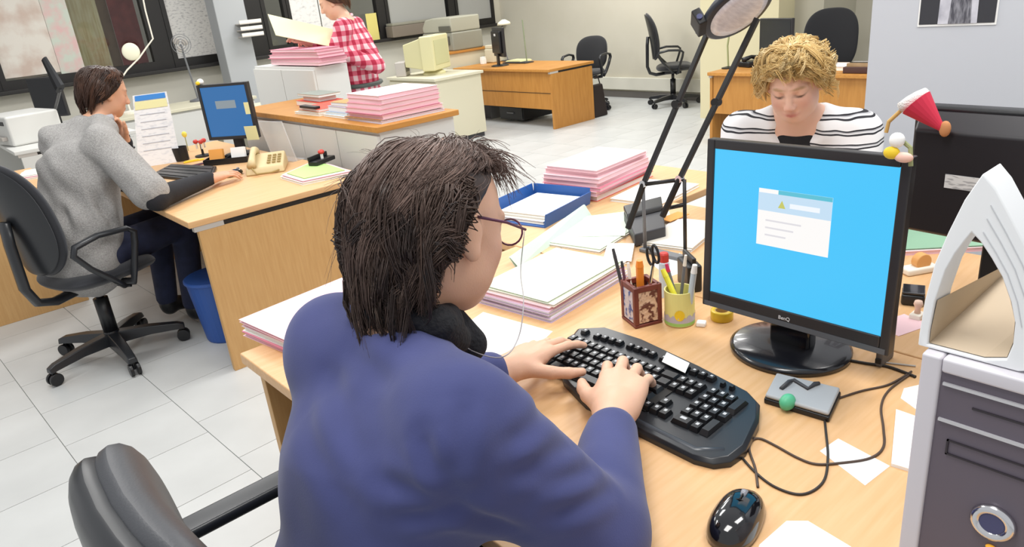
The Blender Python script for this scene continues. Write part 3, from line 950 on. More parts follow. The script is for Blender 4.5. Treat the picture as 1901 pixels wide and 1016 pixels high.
mat('mon_back', '232024', 0.42)
m2p(MB().hexa([(X2 + .045, Y1, ZB2), (X2 + .045, Y0_, ZB2), (X2 + .045, Y0_, ZT2 + .035), (X2 + .045, Y1, ZT2 + .035)][::-1],
              [(X2, Y1 - .012, ZB2 + .01), (X2, Y0_ + .012, ZB2 + .01), (X2, Y0_ + .012, ZT2), (X2, Y1 - .012, ZT2)][::-1]), 'rear_shell', 'mon_back', bevel=.006)
m2p(MB().box((X2 + .045, Y0_ - .006, ZB2 - .01), (X2 + .085, Y1 + .012, ZT2 + .042)), 'front_bezel', 'plastic_black', bevel=.008)
m2p(MB().box((X2 + .0855, Y0_ + .012, ZB2 + .015), (X2 + .087, Y1 - .006, ZT2 + .025)), 'screen', mat('screen_off', '0A0B0E', 0.1), )
st = [PX(p, X2 - .001) for p in ((1757, 332), (1866, 322), (1862, 348), (1754, 357))]
ys = sorted(p[1] for p in st); zs = [p[2] for p in st]
m2p(MB().box((X2 - .0015, (ys[0] + ys[1]) / 2, (zs[2] + zs[3]) / 2), (X2 + .001, (ys[2] + ys[3]) / 2, (zs[0] + zs[1]) / 2)), 'rating_sticker', mat('sticker', 'D6D6D6', 0.6, col2='A8A8AA', scale=130, stretch=(1, 0.35, 1.6), detail=1, lo=0.55, hi=0.62))
m2p(MB().box((X2 + .02, Y1 - .29, DZ + .02), (X2 + .06, Y1 - .16, ZB2 + .06)), 'stand_neck', 'plastic_black', bevel=.006)
m2p(MB().lathe((X2 + .06, Y1 - .225, DZ), [(.12, 0), (.125, .006), (.11, .018), (.04, .022)], 36), 'stand_base', 'plastic_black', smooth=True)

# santa hat ornament on its corner
hx = X2 - .022
pa_, pb_ = Vector(PX((1693, 192), hx)), Vector(PX((1752, 243), hx))
hat = thing('santa_hat', pa_, 0, 'small red santa hat with white brim on the black monitor', 'ornament')
ax = (pb_ - pa_)
pw0, pw1 = Vector(PX((1672, 200), hx)), Vector(PX((1722, 172), hx))
brim_c = (pw0 + pw1) / 2; bd = (pw1 - pw0).normalized()
b = MB(); b.tube([pw0, pw0 * .66 + pw1 * .34, pw0 * .33 + pw1 * .67, pw1], [.011, .0135, .0135, .011], 10).build('fur_brim', mat('fur', 'F4F1EE', 0.9, bump=.5, bscale=300), hat, W=True, smooth=True)
MB().cyl(brim_c + (pb_ - brim_c) * .08, pb_, .031, .004, n=18).build('felt_cone', mat('felt_red', 'D2304C', 0.8), hat, W=True, smooth=False)
MB().ell(pb_ + Vector((0, -.002, .004)), (.009, .011, .016)).build('pompom', mat('pompom', 'C98A5A', 0.8), hat, W=True, smooth=True)
k0 = Vector(PX((1674, 204), hx))
MB().tube([k0, Vector(PX((1650, 226), hx)), Vector(PX((1645, 246), hx))], .004, 8).build('straw_trim', mat('straw', 'D9B06A', 0.7), hat, W=True)

# ---------------------------------------------------------------- counterweighted lamp
XLp = 1.66
lp = thing('desk_lamp', (XLp, 1.28, DZ), 0, 'tall black twin-arm magnifier lamp standing behind the pen holders', 'lamp')


def LX(p, x=XLp): return Vector(PX(p, x))


pL0, pL1 = LX((1198, 473)), LX((1191, 340)); pR0, pR1 = LX((1272, 466)), LX((1266, 333))
for k, (p0, p1) in enumerate(((pL0, pL1), (pR0, pR1))):
    p0 = Vector((p0.x, p0.y, DZ + .012)); p1 = Vector((p1.x, p0.y, p1.z))
    MB().cyl(p0, p1, .0055, n=10).build('post', 'plastic_grey' if k == 0 else 'black_metal', lp, W=True, smooth=True)
MB().box((XLp - .016, pR0.y - .012, DZ), (XLp + .016, pL0.y + .012, DZ + .012)).build('foot_plate', 'plastic_grey', lp, W=True, bevel=.003)
MB().cyl(LX((1192, 343)), LX((1268, 333)), .006, n=10).build('crossbar', 'black_metal', lp, W=True, smooth=True)
MB().cyl(LX((1229, 389)), LX((1271, 380)), .006, n=10).build('crossbar', 'black_metal', lp, W=True, smooth=True)
top = 1.80
for k, (a, m_, c_) in enumerate((((1166, 424), (1195, 341), (1318, 50)), ((1230, 402), (1262, 332), (1406, 34)))):
    A, B_, C_ = LX(a, 1.63), LX(m_, XLp), LX(c_, top)
    MB().tube([A, B_], .0095, 8, 1.0).build('lower_arm', 'black_metal', lp, W=True)
    MB().tube([B_, C_], .0115, 4, 0.8).build('upper_arm', 'black_metal', lp, W=True, bevel=.001)
    MB().cyl(B_ - Vector((0.008, 0, 0)), B_ + Vector((.008, 0, 0)), .011, n=14).build('pivot_screw', 'chrome', lp, W=True)
    q = LX((1256, 193) if k == 0 else (1330, 190), 1.73)
    MB().cyl(q - Vector((.010, 0, 0)), q + Vector((.010, 0, 0)), .012, n=12).build('arm_joint', 'black_metal', lp, W=True)
cw = [PZ(p, .765) for p in ((1158, 402), (1228, 384), (1236, 432), (1178, 447))]
MB().hexa([(p[0], p[1], .743) for p in cw], [(p[0], p[1], .785) for p in cw]).build('counterweight', 'plastic_dark', lp, W=True, bevel=.005)
MB().hexa([tuple(cw[0][:2]) + (.785,), tuple(cw[1][:2]) + (.785,), tuple((cw[1] * .6 + cw[2] * .4)[:2]) + (.785,), tuple((cw[0] * .6 + cw[3] * .4)[:2]) + (.785,)],
          [tuple(cw[0][:2]) + (.805,), tuple(cw[1][:2]) + (.805,), tuple((cw[1] * .65 + cw[2] * .35)[:2]) + (.80,), tuple((cw[0] * .65 + cw[3] * .35)[:2]) + (.80,)]).build('counterweight_ridge', 'plastic_black', lp, W=True, bevel=.004)
# head
hc_ = LX((1372, 24), top)
camr, camu, camb = [Vector(CM[:, k]) for k in range(3)]
viewv = (Vector((0, 0, CAMH)) - hc_).normalized()
maj = (camr * .84 + camu * .54).normalized(); mi = (camr * -.54 + camu * .84).normalized()
nrm = (viewv * .40 - mi * .92).normalized()
maj = (maj - nrm * maj.dot(nrm)).normalized(); oth = nrm.cross(maj)
Hm = Matrix(((maj.x, oth.x, nrm.x, hc_.x), (maj.y, oth.y, nrm.y, hc_.y), (maj.z, oth.z, nrm.z, hc_.z), (0, 0, 0, 1)))
MB().lathe((0, 0, -.03), [(.035, -.02), (.075, -.005), (.098, .012), (.100, .026), (.094, .030)], 40).xform(Hm).build('lamp_shade', mat('shade_dark', '2A2D36', 0.4), lp, W=True, smooth=True)
MB().lathe((0, 0, .0), [(.080, -.004), (.082, .0015), (.06, .006), (.02, .008)], 40).xform(Hm).build('lens', mat('lens_reflection', 'EAE5EA', 0.25, col2='D5CFD6', scale=30, stretch=(1, 6, 1)), lp, W=True, smooth=True)  # pale streaks put the white reflection on the lens into its colour
MB().box((-.115, -.03, -.05), (-.09, .03, .0)).xform(Hm).build('shade_bracket', 'black_metal', lp, W=True, bevel=.004)
MB().cyl((-.105, -.035, -.02), (-.105, .035, -.02), .008, n=10).xform(Hm).build('tilt_knob', mat('knob_blue', '3A3E66', 0.4), lp, W=True)

# ---------------------------------------------------------------- stacks of files


def stack(name, base, z0, items, cat='folder', jit=0.006, seed=1, bevel=.0015):
    """items: list of (thickness, material, label, group, grow)"""
    rnd = random.Random(seed); z = z0; c = polyc(base)
    for (th, m, label, grp, gr) in items:
        dx_, dy_, a = rnd.uniform(-jit, jit), rnd.uniform(-jit, jit), rnd.uniform(-.03, .03)
        ca, sa_ = math.cos(a), math.sin(a)
        poly = []
        for p in base:
            v = (np.array(p) - c) * gr
            poly.append((c[0] + v[0] * ca - v[1] * sa_ + dx_, c[1] + v[0] * sa_ + v[1] * ca + dy_))
        o = thing(name, (c[0], c[1], z), 0, label, cat, grp)
        t2 = 0.0012
        MB().prism(poly, z, z + t2).build('lower_cover', m, o, W=True)
        ins_ = [tuple(polyc(poly) + (np.array(p) - polyc(poly)) * .97) for p in poly]
        MB().prism(ins_, z + t2, z + th - t2).build('pages', ('pink_pale' if str(m).startswith('pink') else 'paper') if m not in ('paper', 'paper_green') else 'paper_warm', o, W=True)
        MB().prism(poly, z + th - t2, z + th).build('upper_cover', m, o, W=True)
        z += th
    return z


# pale stack in front of the face
basep = rect((1027, 598), (1150, 522), DZ, 0.345, 0.25)
zz = stack('file_folder', basep, DZ, [
    (.010, 'lilac', 'lilac folder at the bottom of the pale stack beside the face', None, 1.03),
    (.009, 'paper', 'white file in the lower part of the pale stack beside the face', None, 1.0),
    (.010, 'lilac', 'lilac folder in the middle of the pale stack beside the face', None, 1.02),
    (.009, 'pink_pale', 'pale pink folder in the pale stack beside the face', None, 1.0),
    (.007, 'paper_warm', 'cream file under the pale green top of the stack', None, .99)], seed=3)
stack('file_folder', [tuple(polyc(basep) + (np.array(p) - polyc(basep)) * .98) for p in basep], zz, [(.006, 'paper_green', 'pale green folder on top of the stack beside the face', None, .97)], seed=8)
# papers behind it
b2 = rect((1112, 472), (1184, 428), DZ, 0.28, 0.24)
stack('paper_pile', b2, DZ, [(.006, 'paper_warm', 'cream papers lying left of the lamp foot', None, 1.0), (.004, 'paper_green', 'pale green sheet pile left of the lamp foot', None, .95)], 'paper', seed=5)
b3 = rect((1284, 470), (1330, 432), DZ, 0.28, 0.17)
stack('paper_pile', b3, DZ, [(.008, 'paper', 'white papers lying right of the lamp foot', None, 1.0), (.004, 'paper_warm', 'cream sheets on the papers right of the lamp', None, .9)], 'paper', seed=6)
b4 = rect((1225, 385), (1300, 345), DZ, 0.30, 0.22)
stack('paper_pile', b4, DZ, [(.012, 'paper', 'white paper pile behind the lamp posts', None, 1.0)], 'paper', seed=7)
sheet('orange_card', rect((1244, 412), (1288, 395), DZ + .013, .10, .05), DZ + .0125, .002, mat('card_orange', 'E9A24E', 0.7), 'orange card lying on papers behind the lamp', 'card')
# blue tray
tr_b = rect((1012, 424), (1104, 374), DZ, 0.31, 0.26)
tc = polyc(tr_b)
tray = thing('letter_tray', (tc[0], tc[1], DZ), 0, 'blue plastic letter tray full of papers', 'tray')
MB().prism(tr_b, DZ, DZ + .004).build('tray_floor', 'blue_tray', tray, W=True)
for i in range(4):
    p, q_ = np.array(tr_b[i]), np.array(tr_b[(i + 1) % 4]); d_ = (q_ - p) / np.linalg.norm(q_ - p); nn = np.array([-d_[1], d_[0]])
    if i == 3: continue
    hgt = .062 if i != 0 else .05
    MB().hexa([tuple(p) + (DZ,), tuple(q_) + (DZ,), tuple(q_ + nn * .004) + (DZ,), tuple(p + nn * .004) + (DZ,)],
              [tuple(p - nn * .008) + (DZ + hgt,), tuple(q_ - nn * .008) + (DZ + hgt,), tuple(q_ - nn * .004) + (DZ + hgt,), tuple(p - nn * .004) + (DZ + hgt,)]).build('tray_wall', 'blue_tray', tray, W=True)
inn = [tuple(tc + (np.array(p) - tc) * .9) for p in tr_b]
stack('paper_pile', inn, DZ + .005, [(.012, 'paper', 'white sheets lying in the blue tray', None, .97), (.008, 'paper_warm', 'cream sheets at the bottom of blue tray pile', None, .93), (.008, 'paper', 'top white papers heaped in the blue tray', None, .9)], 'paper', seed=9, jit=.01)
# pale green folder leaning on the tray side
ga, gb = [np.array(PZ(p, DZ + .03)) for p in ((945, 478), (1108, 372))]
gd = (gb - ga); gd[2] = 0; gd /= np.linalg.norm(gd); gn = np.array([-gd[1], gd[0], 0])
ga[2] = gb[2] = DZ
gf = thing('file_folder', (ga + gb) / 2, 0, 'pale green folder standing against the blue tray', 'folder')
gb = ga + gd * .52
mat('green_folder', 'CFE6D8', 0.6)
for k, o_ in enumerate((0, -.012)):
    MB().hexa([tuple(ga + gn * (o_ - .02)), tuple(gb + gn * (o_ - .02)), tuple(gb + gn * (o_ - .0185)), tuple(ga + gn * (o_ - .0185))],
              [tuple(ga + gn * (o_ * .3) + [0, 0, .03]), tuple(gb + gn * (o_ * .3) + [0, 0, .045]), tuple(gb + gn * (o_ * .3 + .0015) + [0, 0, .045]), tuple(ga + gn * (o_ * .3 + .0015) + [0, 0, .03])]).build('cover_board', 'green_folder', gf, W=True)

# rear pink stack
b5 = rect((1112, 376), (1212, 328), DZ, 0.40, 0.28)
pinkl = 'pale pink folder inside the stack behind the blue tray'
stack('file_folder', b5, DZ, [
    (.022, 'red_folder', 'red folder at the bottom of the stack behind the tray', None, 1.02),
    (.018, 'pink_pale', pinkl, 'pink folders behind the blue tray', .99),
    (.014, 'pink_deep', 'deeper pink folder inside the stack behind the blue tray', None, 1.0),
    (.018, 'pink_pale', pinkl, 'pink folders behind the blue tray', .97),
    (.017, 'pink_pale', pinkl, 'pink folders behind the blue tray', .97),
    (.018, 'pink_pale', pinkl, 'pink folders behind the blue tray', .93),
    (.012, 'pink_pale', 'topmost pale pink folder of the stack behind the tray', None, .9)], jit=.012, seed=2)

# pink stack left of the woman
b6 = rect((543, 663), (472, 632), DZ, 0.235, -0.36)
stack('file_folder', b6, DZ, [
    (.012, 'pink_pale', 'pale pink folder at the bottom of the stack left of the woman in blue', None, 1.0),
    (.003, 'pink_deep', 'thin deep pink folder in the stack left of the woman in blue', None, 1.0),
    (.014, 'paper', 'thick white file in the stack left of woman in blue', None, .98),
    (.010, 'pink_pale', 'second pale pink folder in the stack left of the woman in blue', None, .99),
    (.008, 'pink_pale', 'topmost pale pink folder left of the woman in blue', None, 1.0)], jit=.004, seed=12)

# ---------------------------------------------------------------- clutter behind the monitor's right side
q = PX((1661, 560), 1.43)
dk = thing('external_drive', (1.43, q[1], DZ), 0, 'slim grey box standing upright behind the big monitor', 'hard drive')
zt_ = PX((1661, 500), 1.43)[2]
MB().box((1.38, q[1] - .006, DZ), (1.44, q[1] + .008, zt_)).build('drive_case', mat('drive_grey', '5A5859', 0.45), dk, W=True, bevel=.004)
MB().box((1.376, q[1] - .005, DZ + .01), (1.38, q[1] + .006, DZ + .02)).build('drive_port', 'dark_gap', dk, W=True)
bb = rect((1670, 470), (1730, 452), DZ, .22, .2)
stack('file_folder', rect((1668, 475), (1760, 470), DZ, .26, .2), DZ, [(.012, 'pink_pale', 'pale pink folder on the desk below the black monitor', None, 1.0), (.004, mat('green_soft', '8FB79A', 0.7), 'thin green folder below the black monitor', None, .97)], seed=14)
q = PZ((1705, 505), DZ)
tdp = thing('tape_dispenser', (q[0], q[1], DZ), R(-30), 'orange and cream tape dispenser right of the big monitor', 'tape dispenser')
MB().box((-.045, -.02, 0), (.045, .02, .018)).build('dispenser_base', 'paper_warm', tdp, bevel=.005)
MB().cyl((.005, -.012, .030), (.005, .012, .030), .022, n=24).build('tape_reel', mat('reel_orange', 'E2A763', 0.5), tdp, bevel=.003)
q = PZ((1694, 560), DZ)
mg = thing('ink_pad', (q[0], q[1], DZ), R(20), 'black ink pad with white lid right of the big monitor', 'ink pad')
MB().box((-.03, -.025, 0), (.03, .025, .028)).build('pad_case', 'plastic_black', mg, bevel=.006)
MB().box((-.028, -.024, .028), (.028, .024, .034)).build('pad_lid', 'plastic_gloss', mg, bevel=.002)
q = PZ((1702, 590), DZ)
er = thing('rubber_stamp', (q[0], q[1], DZ), 0, 'small cream wooden stamp near the calendar', 'stamp')
MB().box((-.016, -.012, 0), (.016, .012, .012)).build('stamp_block', 'paper_warm', er, bevel=.002)
MB().lathe((0, 0, .012), [(.007, 0), (.006, .012), (.010, .022), (.008, .03)], 14).build('stamp_handle', mat('pinkish', 'E4C3B0', 0.5), er, smooth=True)
q = PZ((1690, 612), DZ)
sheet('paper_slip', rect((1668, 625), (1705, 612), DZ, .1, .07), DZ, .001, 'pink_pale', 'pinkish slip between the big monitor and the calendar', 'paper')
q = PX((1833, 465), 1.35)
gp = thing('pencil_sharpener', (1.36, q[1] - .01, DZ), 0, 'green sharpener glimpsed through the calendar opening', 'sharpener')
MB().box((-.02, -.016, 0), (.02, .016, .025)).build('sharpener_body', mat('green_deep', '2E9A6E', 0.4), gp, bevel=.004)
MB().cyl((-.02, 0, .0125), (-.022, 0, .0125), .006, n=14).build('pencil_hole', 'dark_gap', gp)

# ================================================================== office chairs


def chair(loc, rz, label, cushion='fabric_black', arms=True, back_h=0.50, back_w=0.44, seat_z=0.46, back_z=0.80, detail=True, base_rz=0.3, thick=.07, lean=8, be=2.7, wrap=False):
    """five-star swivel chair facing local +x"""
    c = thing('office_chair', loc, rz, label, 'chair')
    # base
    MB().lathe((0, 0, .07), [(.045, 0), (.05, .02), (.035, .07), (.028, .09)], 18).build('hub', 'plastic_black', c, smooth=True)
    for k in range(5):
        t = base_rz + 2 * PI * k / 5
        d = Vector((math.cos(t), math.sin(t), 0)); w = Vector((-d.y, d.x, 0))
        sec = []
        for (r_, ww, z0, z1) in ((.03, .036, .075, .135), (.17, .032, .082, .125), (.30, .026, .072, .105), (.33, .022, .066, .092)):
            sec.append([d * r_ + w * ww + Vector((0, 0, z0)), d * r_ - w * ww + Vector((0, 0, z0)), d * r_ - w * ww * .7 + Vector((0, 0, z1)), d * r_ + w * ww * .7 + Vector((0, 0, z1))])
        b = MB(); vs = [p for s_ in sec for p in s_]
        fs = [(0, 1, 2, 3), (15, 14, 13, 12)]
        for i in range(3):
            for j in range(4): fs.append((4 * i + j, 4 * i + (j + 1) % 4, 4 * i + 4 + (j + 1) % 4, 4 * i + 4 + j))
        sp_ = b.add(vs, fs).build('base_spoke', 'plastic_satin', c, bevel=.004)
        p = d * .315
        cst = MB()
        for s_ in (-1, 1):
            cst.cyl(p + w * (s_ * .008) + Vector((0, 0, .031)), p + w * (s_ * .024) + Vector((0, 0, .031)), .031, n=18)
        cst.cyl(p + Vector((0, 0, .03)), p + Vector((0, 0, .075)), .008, n=8)
        cst.build('caster', 'plastic_black', c, bevel=.003)
    MB().cyl((0, 0, .14), (0, 0, .32), .034, n=18).cyl((0, 0, .30), (0, 0, seat_z - .06), .018, n=14).build('gas_lift', 'plastic_black', c, smooth=True)
    MB().box((-.10, -.07, seat_z - .075), (.10, .07, seat_z - .045)).build('mechanism', 'plastic_dark', c, bevel=.008)
    MB().tube([(0.02, -.07, seat_z - .06), (0.03, -.2, seat_z - .065), (.035, -.24, seat_z - .06)], .006, 8).build('lift_lever', 'plastic_black', c)
    s_ = pad(.47, .46, .085, lambda y, z: .25 * y * y - (.5 * max(0, z - .12) ** 2 * 3), e=3.2, edge=5)
    s_.xform(Matrix(((0, 0, 1, 0.03), (0, 1, 0, 0), (1, 0, 0, seat_z), (0, 0, 0, 1)))).build('seat', cushion, c, smooth=True)
    bk = pad(back_w, back_h, thick, lambda y, z: 1.1 * y * y - .25 * (z + .05) ** 2, e=be, edge=4)
    L = R(lean)
    if wrap: bk = pad(back_w, back_h, thick, lambda y, z: .5 * y * y - .25 * (z + .05) ** 2, e=be, edge=9)
    bk.xform(Matrix.Translation((-.235, 0, back_z)) @ Matrix.Rotation(-L, 4, 'Y')).build('backrest', cushion, c, smooth=True)
    bk = pad(back_w * .985, back_h * .985, .09, lambda y, z: .5 * y * y - .25 * (z + .05) ** 2, e=be, edge=7) if wrap else pad(back_w * .96, back_h * .96, .02, lambda y, z: 1.1 * y * y - .25 * (z + .05) ** 2, e=be, edge=4)
    bk.xform(Matrix.Translation((-.235 - thick * (.42 if wrap else .40), 0, back_z)) @ Matrix.Rotation(-L, 4, 'Y')).build('back_shell', 'plastic_satin', c, smooth=True)
    MB().tube([(-.05, 0, seat_z - .06), (-.20, 0, seat_z - .075), (-.275, 0, seat_z - .05), (-.305, 0, seat_z + .03), (-.30, 0, back_z - .1), (-.29, 0, back_z)], .020, 10, 1.9, upv=(0, 1, 0)).build('back_support', 'plastic_satin', c, smooth=True)
    if arms == 'bar':
        for s_ in (-1, 1):
            y = s_ * .245
            MB().box((-.20, y - .028, seat_z + .19), (.14, y + .028, seat_z + .215)).build('armrest', 'plastic_satin', c, bevel=.008)
            MB().tube([(.02, s_ * .15, seat_z - .05), (.02, y, seat_z - .03), (.02, y, seat_z + .19)], .014, 8).build('arm_post', 'plastic_satin', c, smooth=True)
    elif arms:
        for s_ in (-1, 1):
            y = s_ * .265
            P = [(.04, s_ * .14, seat_z - .055), (.05, s_ * .25, seat_z - .04), (.06, y, seat_z + .02), (.10, y, seat_z + .14), (.11, y, seat_z + .19), (.08, y, seat_z + .215), (-.06, y, seat_z + .225), (-.17, y, seat_z + .205), (-.185, y, seat_z + .17), (-.13, y, seat_z + .09), (-.05, y, seat_z + .01), (.0, s_ * .25, seat_z - .045)]
            MB().tube(P, .0135, 10, 1.5, upv=(0, 1, 0.01)).build('armrest', 'plastic_satin', c, smooth=True)
    return c


chair((0.575, 3.885, 0), R(18), 'black swivel chair on which the woman in grey sits', 'fabric_charcoal', base_rz=0.62, back_h=.56, back_z=.80)
nc = chair((0.372, 1.0, 0), R(0), 'dark grey leather swivel chair in front, behind the woman in blue', 'leather', back_h=.56, back_w=.50, back_z=.665, seat_z=.47, thick=.085, lean=2, be=4.5, arms='bar', wrap=True)
q = PZ((1250, 195), 0)
chair((q[0], q[1], 0), R(-50), 'black swivel chair standing empty at the bare back wall', base_rz=.1, back_z=.84, back_h=.56, back_w=.46)

# ================================================================== desk of the woman in grey
lm_c = PZ((447, 288), DZ)
lmon = thing('monitor', (lm_c[0], lm_c[1], DZ), 0, 'black monitor with dark blue screen on the desk of the woman in grey', 'monitor')
# face the viewer obliquely
ca_ = [PX(p, lm_c[0]) for p in ((447, 156), (447, 258))]
zT, zB = ca_[0][2], ca_[1][2]
vdir = np.array([-lm_c[0], -lm_c[1]]); va = math.atan2(vdir[1], vdir[0])
fa = va - R(34)          # facing direction of the screen
lmon.rotation_euler = (0, 0, fa)
wM = .34
hb = zT - DZ; lb_ = zB - DZ
b = MB()
b.box((0, -wM / 2, lb_), (.035, -wM / 2 + .018, hb)).box((0, wM / 2 - .018, lb_), (.035, wM / 2, hb)).box((0, -wM / 2 + .018, hb - .016), (.035, wM / 2 - .018, hb)).box((0, -wM / 2 + .018, lb_), (.035, wM / 2 - .018, lb_ + .02))
b.build('bezel', 'bezel', lmon, bevel=.002)
emis('screen_navy', '2F74B4', 0.78); emis('navy_box', '9DA9B0', 0.7)
sc_ = MB().box((.024, -wM / 2 + .017, lb_ + .018), (.029, wM / 2 - .017, hb - .015)).build('screen', 'screen_navy', lmon)
MB().box((.0292, -.07, lb_ + (hb - lb_) * .56), (.0298, .065, lb_ + (hb - lb_) * .70)).build('login_box', 'navy_box', sc_)
MB().box((-.03, -wM / 2 + .03, lb_ + .03), (0, wM / 2 - .03, hb - .03)).build('rear_housing', 'plastic_black', lmon, bevel=.01)
MB().box((-.03, -.03, .015), (0, .03, lb_ + .1)).build('stand_neck', 'plastic_black', lmon, bevel=.004)
MB().lathe((0, 0, 0), [(.10, 0), (.105, .005), (.09, .014), (.03, .018)], 32).build('stand_base', 'plastic_black', lmon, smooth=True)
mat('note_yellow', 'EBE6AE', 0.7)
for k, (yy, z_, s_, lab) in enumerate(((wM / 2 - .03, lb_ + .145, .07, 'small sticky note on right bezel of the navy screen monitor'), (wM / 2 - .035, lb_ - .01, .085, 'pale yellow sticky note hanging at lower corner of the navy screen'))):
    w_ = .032 if k == 0 else .082
    o = MB().box((0, -w_ / 2, 0), (.0008, w_ / 2, s_)).build('sticky_note', 'note_yellow')
    m4 = rootmat(lmon) @ Matrix.Translation((.0365, yy, z_))
    o.location = m4.translation; o.rotation_euler = (0, R(4) * k, fa)
    tag(o, lab, 'sticky note')
q = Vector(lmon.location) + Vector((0, 0, hb)) + Matrix.Rotation(fa, 3, 'Z') @ Vector((.01, -wM / 2 + .02, 0))
fo = thing('flower_ornament', q, 0, 'small white and yellow flower on the navy screen monitor', 'ornament')
MB().ell((0, 0, .018), (.02, .02, .018)).build('white_bloom', 'paper', fo, smooth=True)
MB().ell((-.018, -.006, .012), (.014, .014, .012)).build('yellow_bloom', 'yellow', fo, smooth=True)

# sheet standing in a copy holder
A_, B_, C_, D_ = [PZ((256, 318), DZ), PZ((338, 296), DZ), None, None]
xs = 1.42
qs = [PX(p, 1.5) for p in ((246, 178), (306, 175), (338, 270), (258, 308))]
base_a, base_b = np.array(PZ((258, 312), DZ)), np.array(PZ((338, 272), DZ))
base_b = base_a + (np.array(PZ((336, 300), DZ)) - base_a)
hd = thing('copy_holder', (base_a + base_b) / 2, 0, 'white printed sheet with a blue header propped on a copy holder', 'copy holder')
ta = np.array(PX((246, 178), base_a[0] + .08)); tb_ = ta + (base_b - base_a) * .78
nrm_ = np.array([.002, .001, 0])
MB().hexa([base_a, base_b, base_b + nrm_, base_a + nrm_], [ta, tb_, tb_ + nrm_, ta + nrm_]).build('sheet', mat('sheet_print', 'F0F1F3', 0.8, col2='D9DCE2', scale=30, stretch=(1, 1, 3), lo=.5, hi=.7), hd, W=True)


_sn = np.cross(base_b - base_a, ta - base_a); _sn = _sn / np.linalg.norm(_sn)
if _sn @ (np.array([0, 0, CAMH]) - base_a) < 0: _sn = -_sn


def onsheet(u, v, off=.003):
    bot = base_a + (base_b - base_a) * u; tp_ = ta + (tb_ - ta) * u
    return bot + (tp_ - bot) * v + _sn * off


MB().add([onsheet(.06, .92), onsheet(.95, .92), onsheet(.95, .99), onsheet(.06, .99)], [(0, 1, 2, 3)]).build('blue_header', mat('header_blue', '3E8AD8', 0.6), hd, W=True)
MB().add([onsheet(.04, .80), onsheet(.96, .80), onsheet(.96, .91), onsheet(.04, .91)], [(0, 1, 2, 3)]).build('yellow_band', 'note_yellow', hd, W=True)
for k in range(6):
    v_ = .72 - k * .1
    MB().add([onsheet(.15, v_), onsheet(.85, v_), onsheet(.85, v_ + .008), onsheet(.15, v_ + .008)], [(0, 1, 2, 3)]).build('ruled_line', mat('rule_grey', 'B4B8C2', 0.7), hd, W=True)
mid = (base_a + base_b) / 2 + [.01, .01, 0]; tm = (ta + tb_) / 2 + [.01, .01, 0]
MB().tube([mid * .4 + tm * .6, mid + np.array([.14, .1, 0])], .006, 8).build('prop_leg', 'plastic_grey', hd, W=True)

# keyboard, mouse of the left desk
lk = rect((285, 330), (395, 322), DZ, .42, .16)
kq = [PZ(p, DZ + .01) for p in ((280, 326), (318, 306), (402, 310), (392, 338))]
ktop = [(p[0], p[1]) for p in kq]
lkb = thing('keyboard', (polyc(ktop)[0], polyc(ktop)[1], DZ), 0, 'black slim keyboard on the desk of the woman in grey', 'keyboard')
MB().prism(ktop, DZ, DZ + .016).build('keyboard_body', 'plastic_black', lkb, W=True, bevel=.004)
kt_ = [np.array(p) for p in ktop]
for r_ in range(4):
    f0, f1 = .08 + r_ * .22, .08 + r_ * .22 + .18
    a, b_, c2, d2 = kt_
    p0 = a + (b_ - a) * f0; p1 = d2 + (c2 - d2) * f0; p2 = d2 + (c2 - d2) * f1; p3 = a + (b_ - a) * f1
    MB().prism([tuple(p0 * .95 + p1 * .05), tuple(p0 * .05 + p1 * .95), tuple(p2 * .95 + p3 * .05), tuple(p2 * .05 + p3 * .95)], DZ + .016, DZ + .020).build('key_row', 'key_black', lkb, W=True)
q = PZ((436, 326), DZ)
lmo = thing('mouse', (q[0], q[1], DZ), R(20), 'black mouse under the hand of the woman in grey', 'mouse')
MB().ell((0, 0, .012), (.055, .031, .022), 20, 12).build('mouse_shell', 'plastic_gloss', lmo, smooth=True)
MB().cyl((.03, -.004, .03), (.03, .004, .03), .008, n=12).build('scroll_wheel', 'wheel', lmo)

# telephone
q = PZ((528, 305), DZ)
ph_ = thing('telephone', (min(q[0], 1.55), q[1] - .04, DZ), R(60), 'beige desk telephone right of the navy screen monitor', 'telephone')
mat('phone_beige', 'CDB98C', 0.5); mat('phone_dark', 'A8925F', 0.5)
MB().hexa([(-.10, -.085, 0), (.10, -.085, 0), (.10, .085, 0), (-.10, .085, 0)], [(-.085, -.08, .03), (.085, -.08, .065), (.085, .08, .065), (-.085, .08, .03)]).build('phone_body', 'phone_beige', ph_, bevel=.008)
MB().tube([(.09, .052, .075), (.06, .052, .085), (0, .052, .075), (-.06, .052, .055), (-.09, .052, .04)], [.021, .016, .013, .016, .021], 12).build('handset', 'phone_beige', ph_, smooth=True)
ph_.scale = (1.22, 1.22, 1.22)
for i in range(4):
    for j in range(3):
        o = MB().box((-.009, -.007, 0), (.009, .007, .006)).build('phone_key', 'phone_dark', ph_)
        x_ = -.045 + i * .026; o.location = (x_, -.06 + j * .022, .03 + (x_ + .085) * .035 / .17)
MB().tube([(-.09, .052, .03), (-.13, .03, .012), (-.12, -.03, .01), (-.095, -.06, .012)], .004, 6).build('cord', 'phone_dark', ph_)
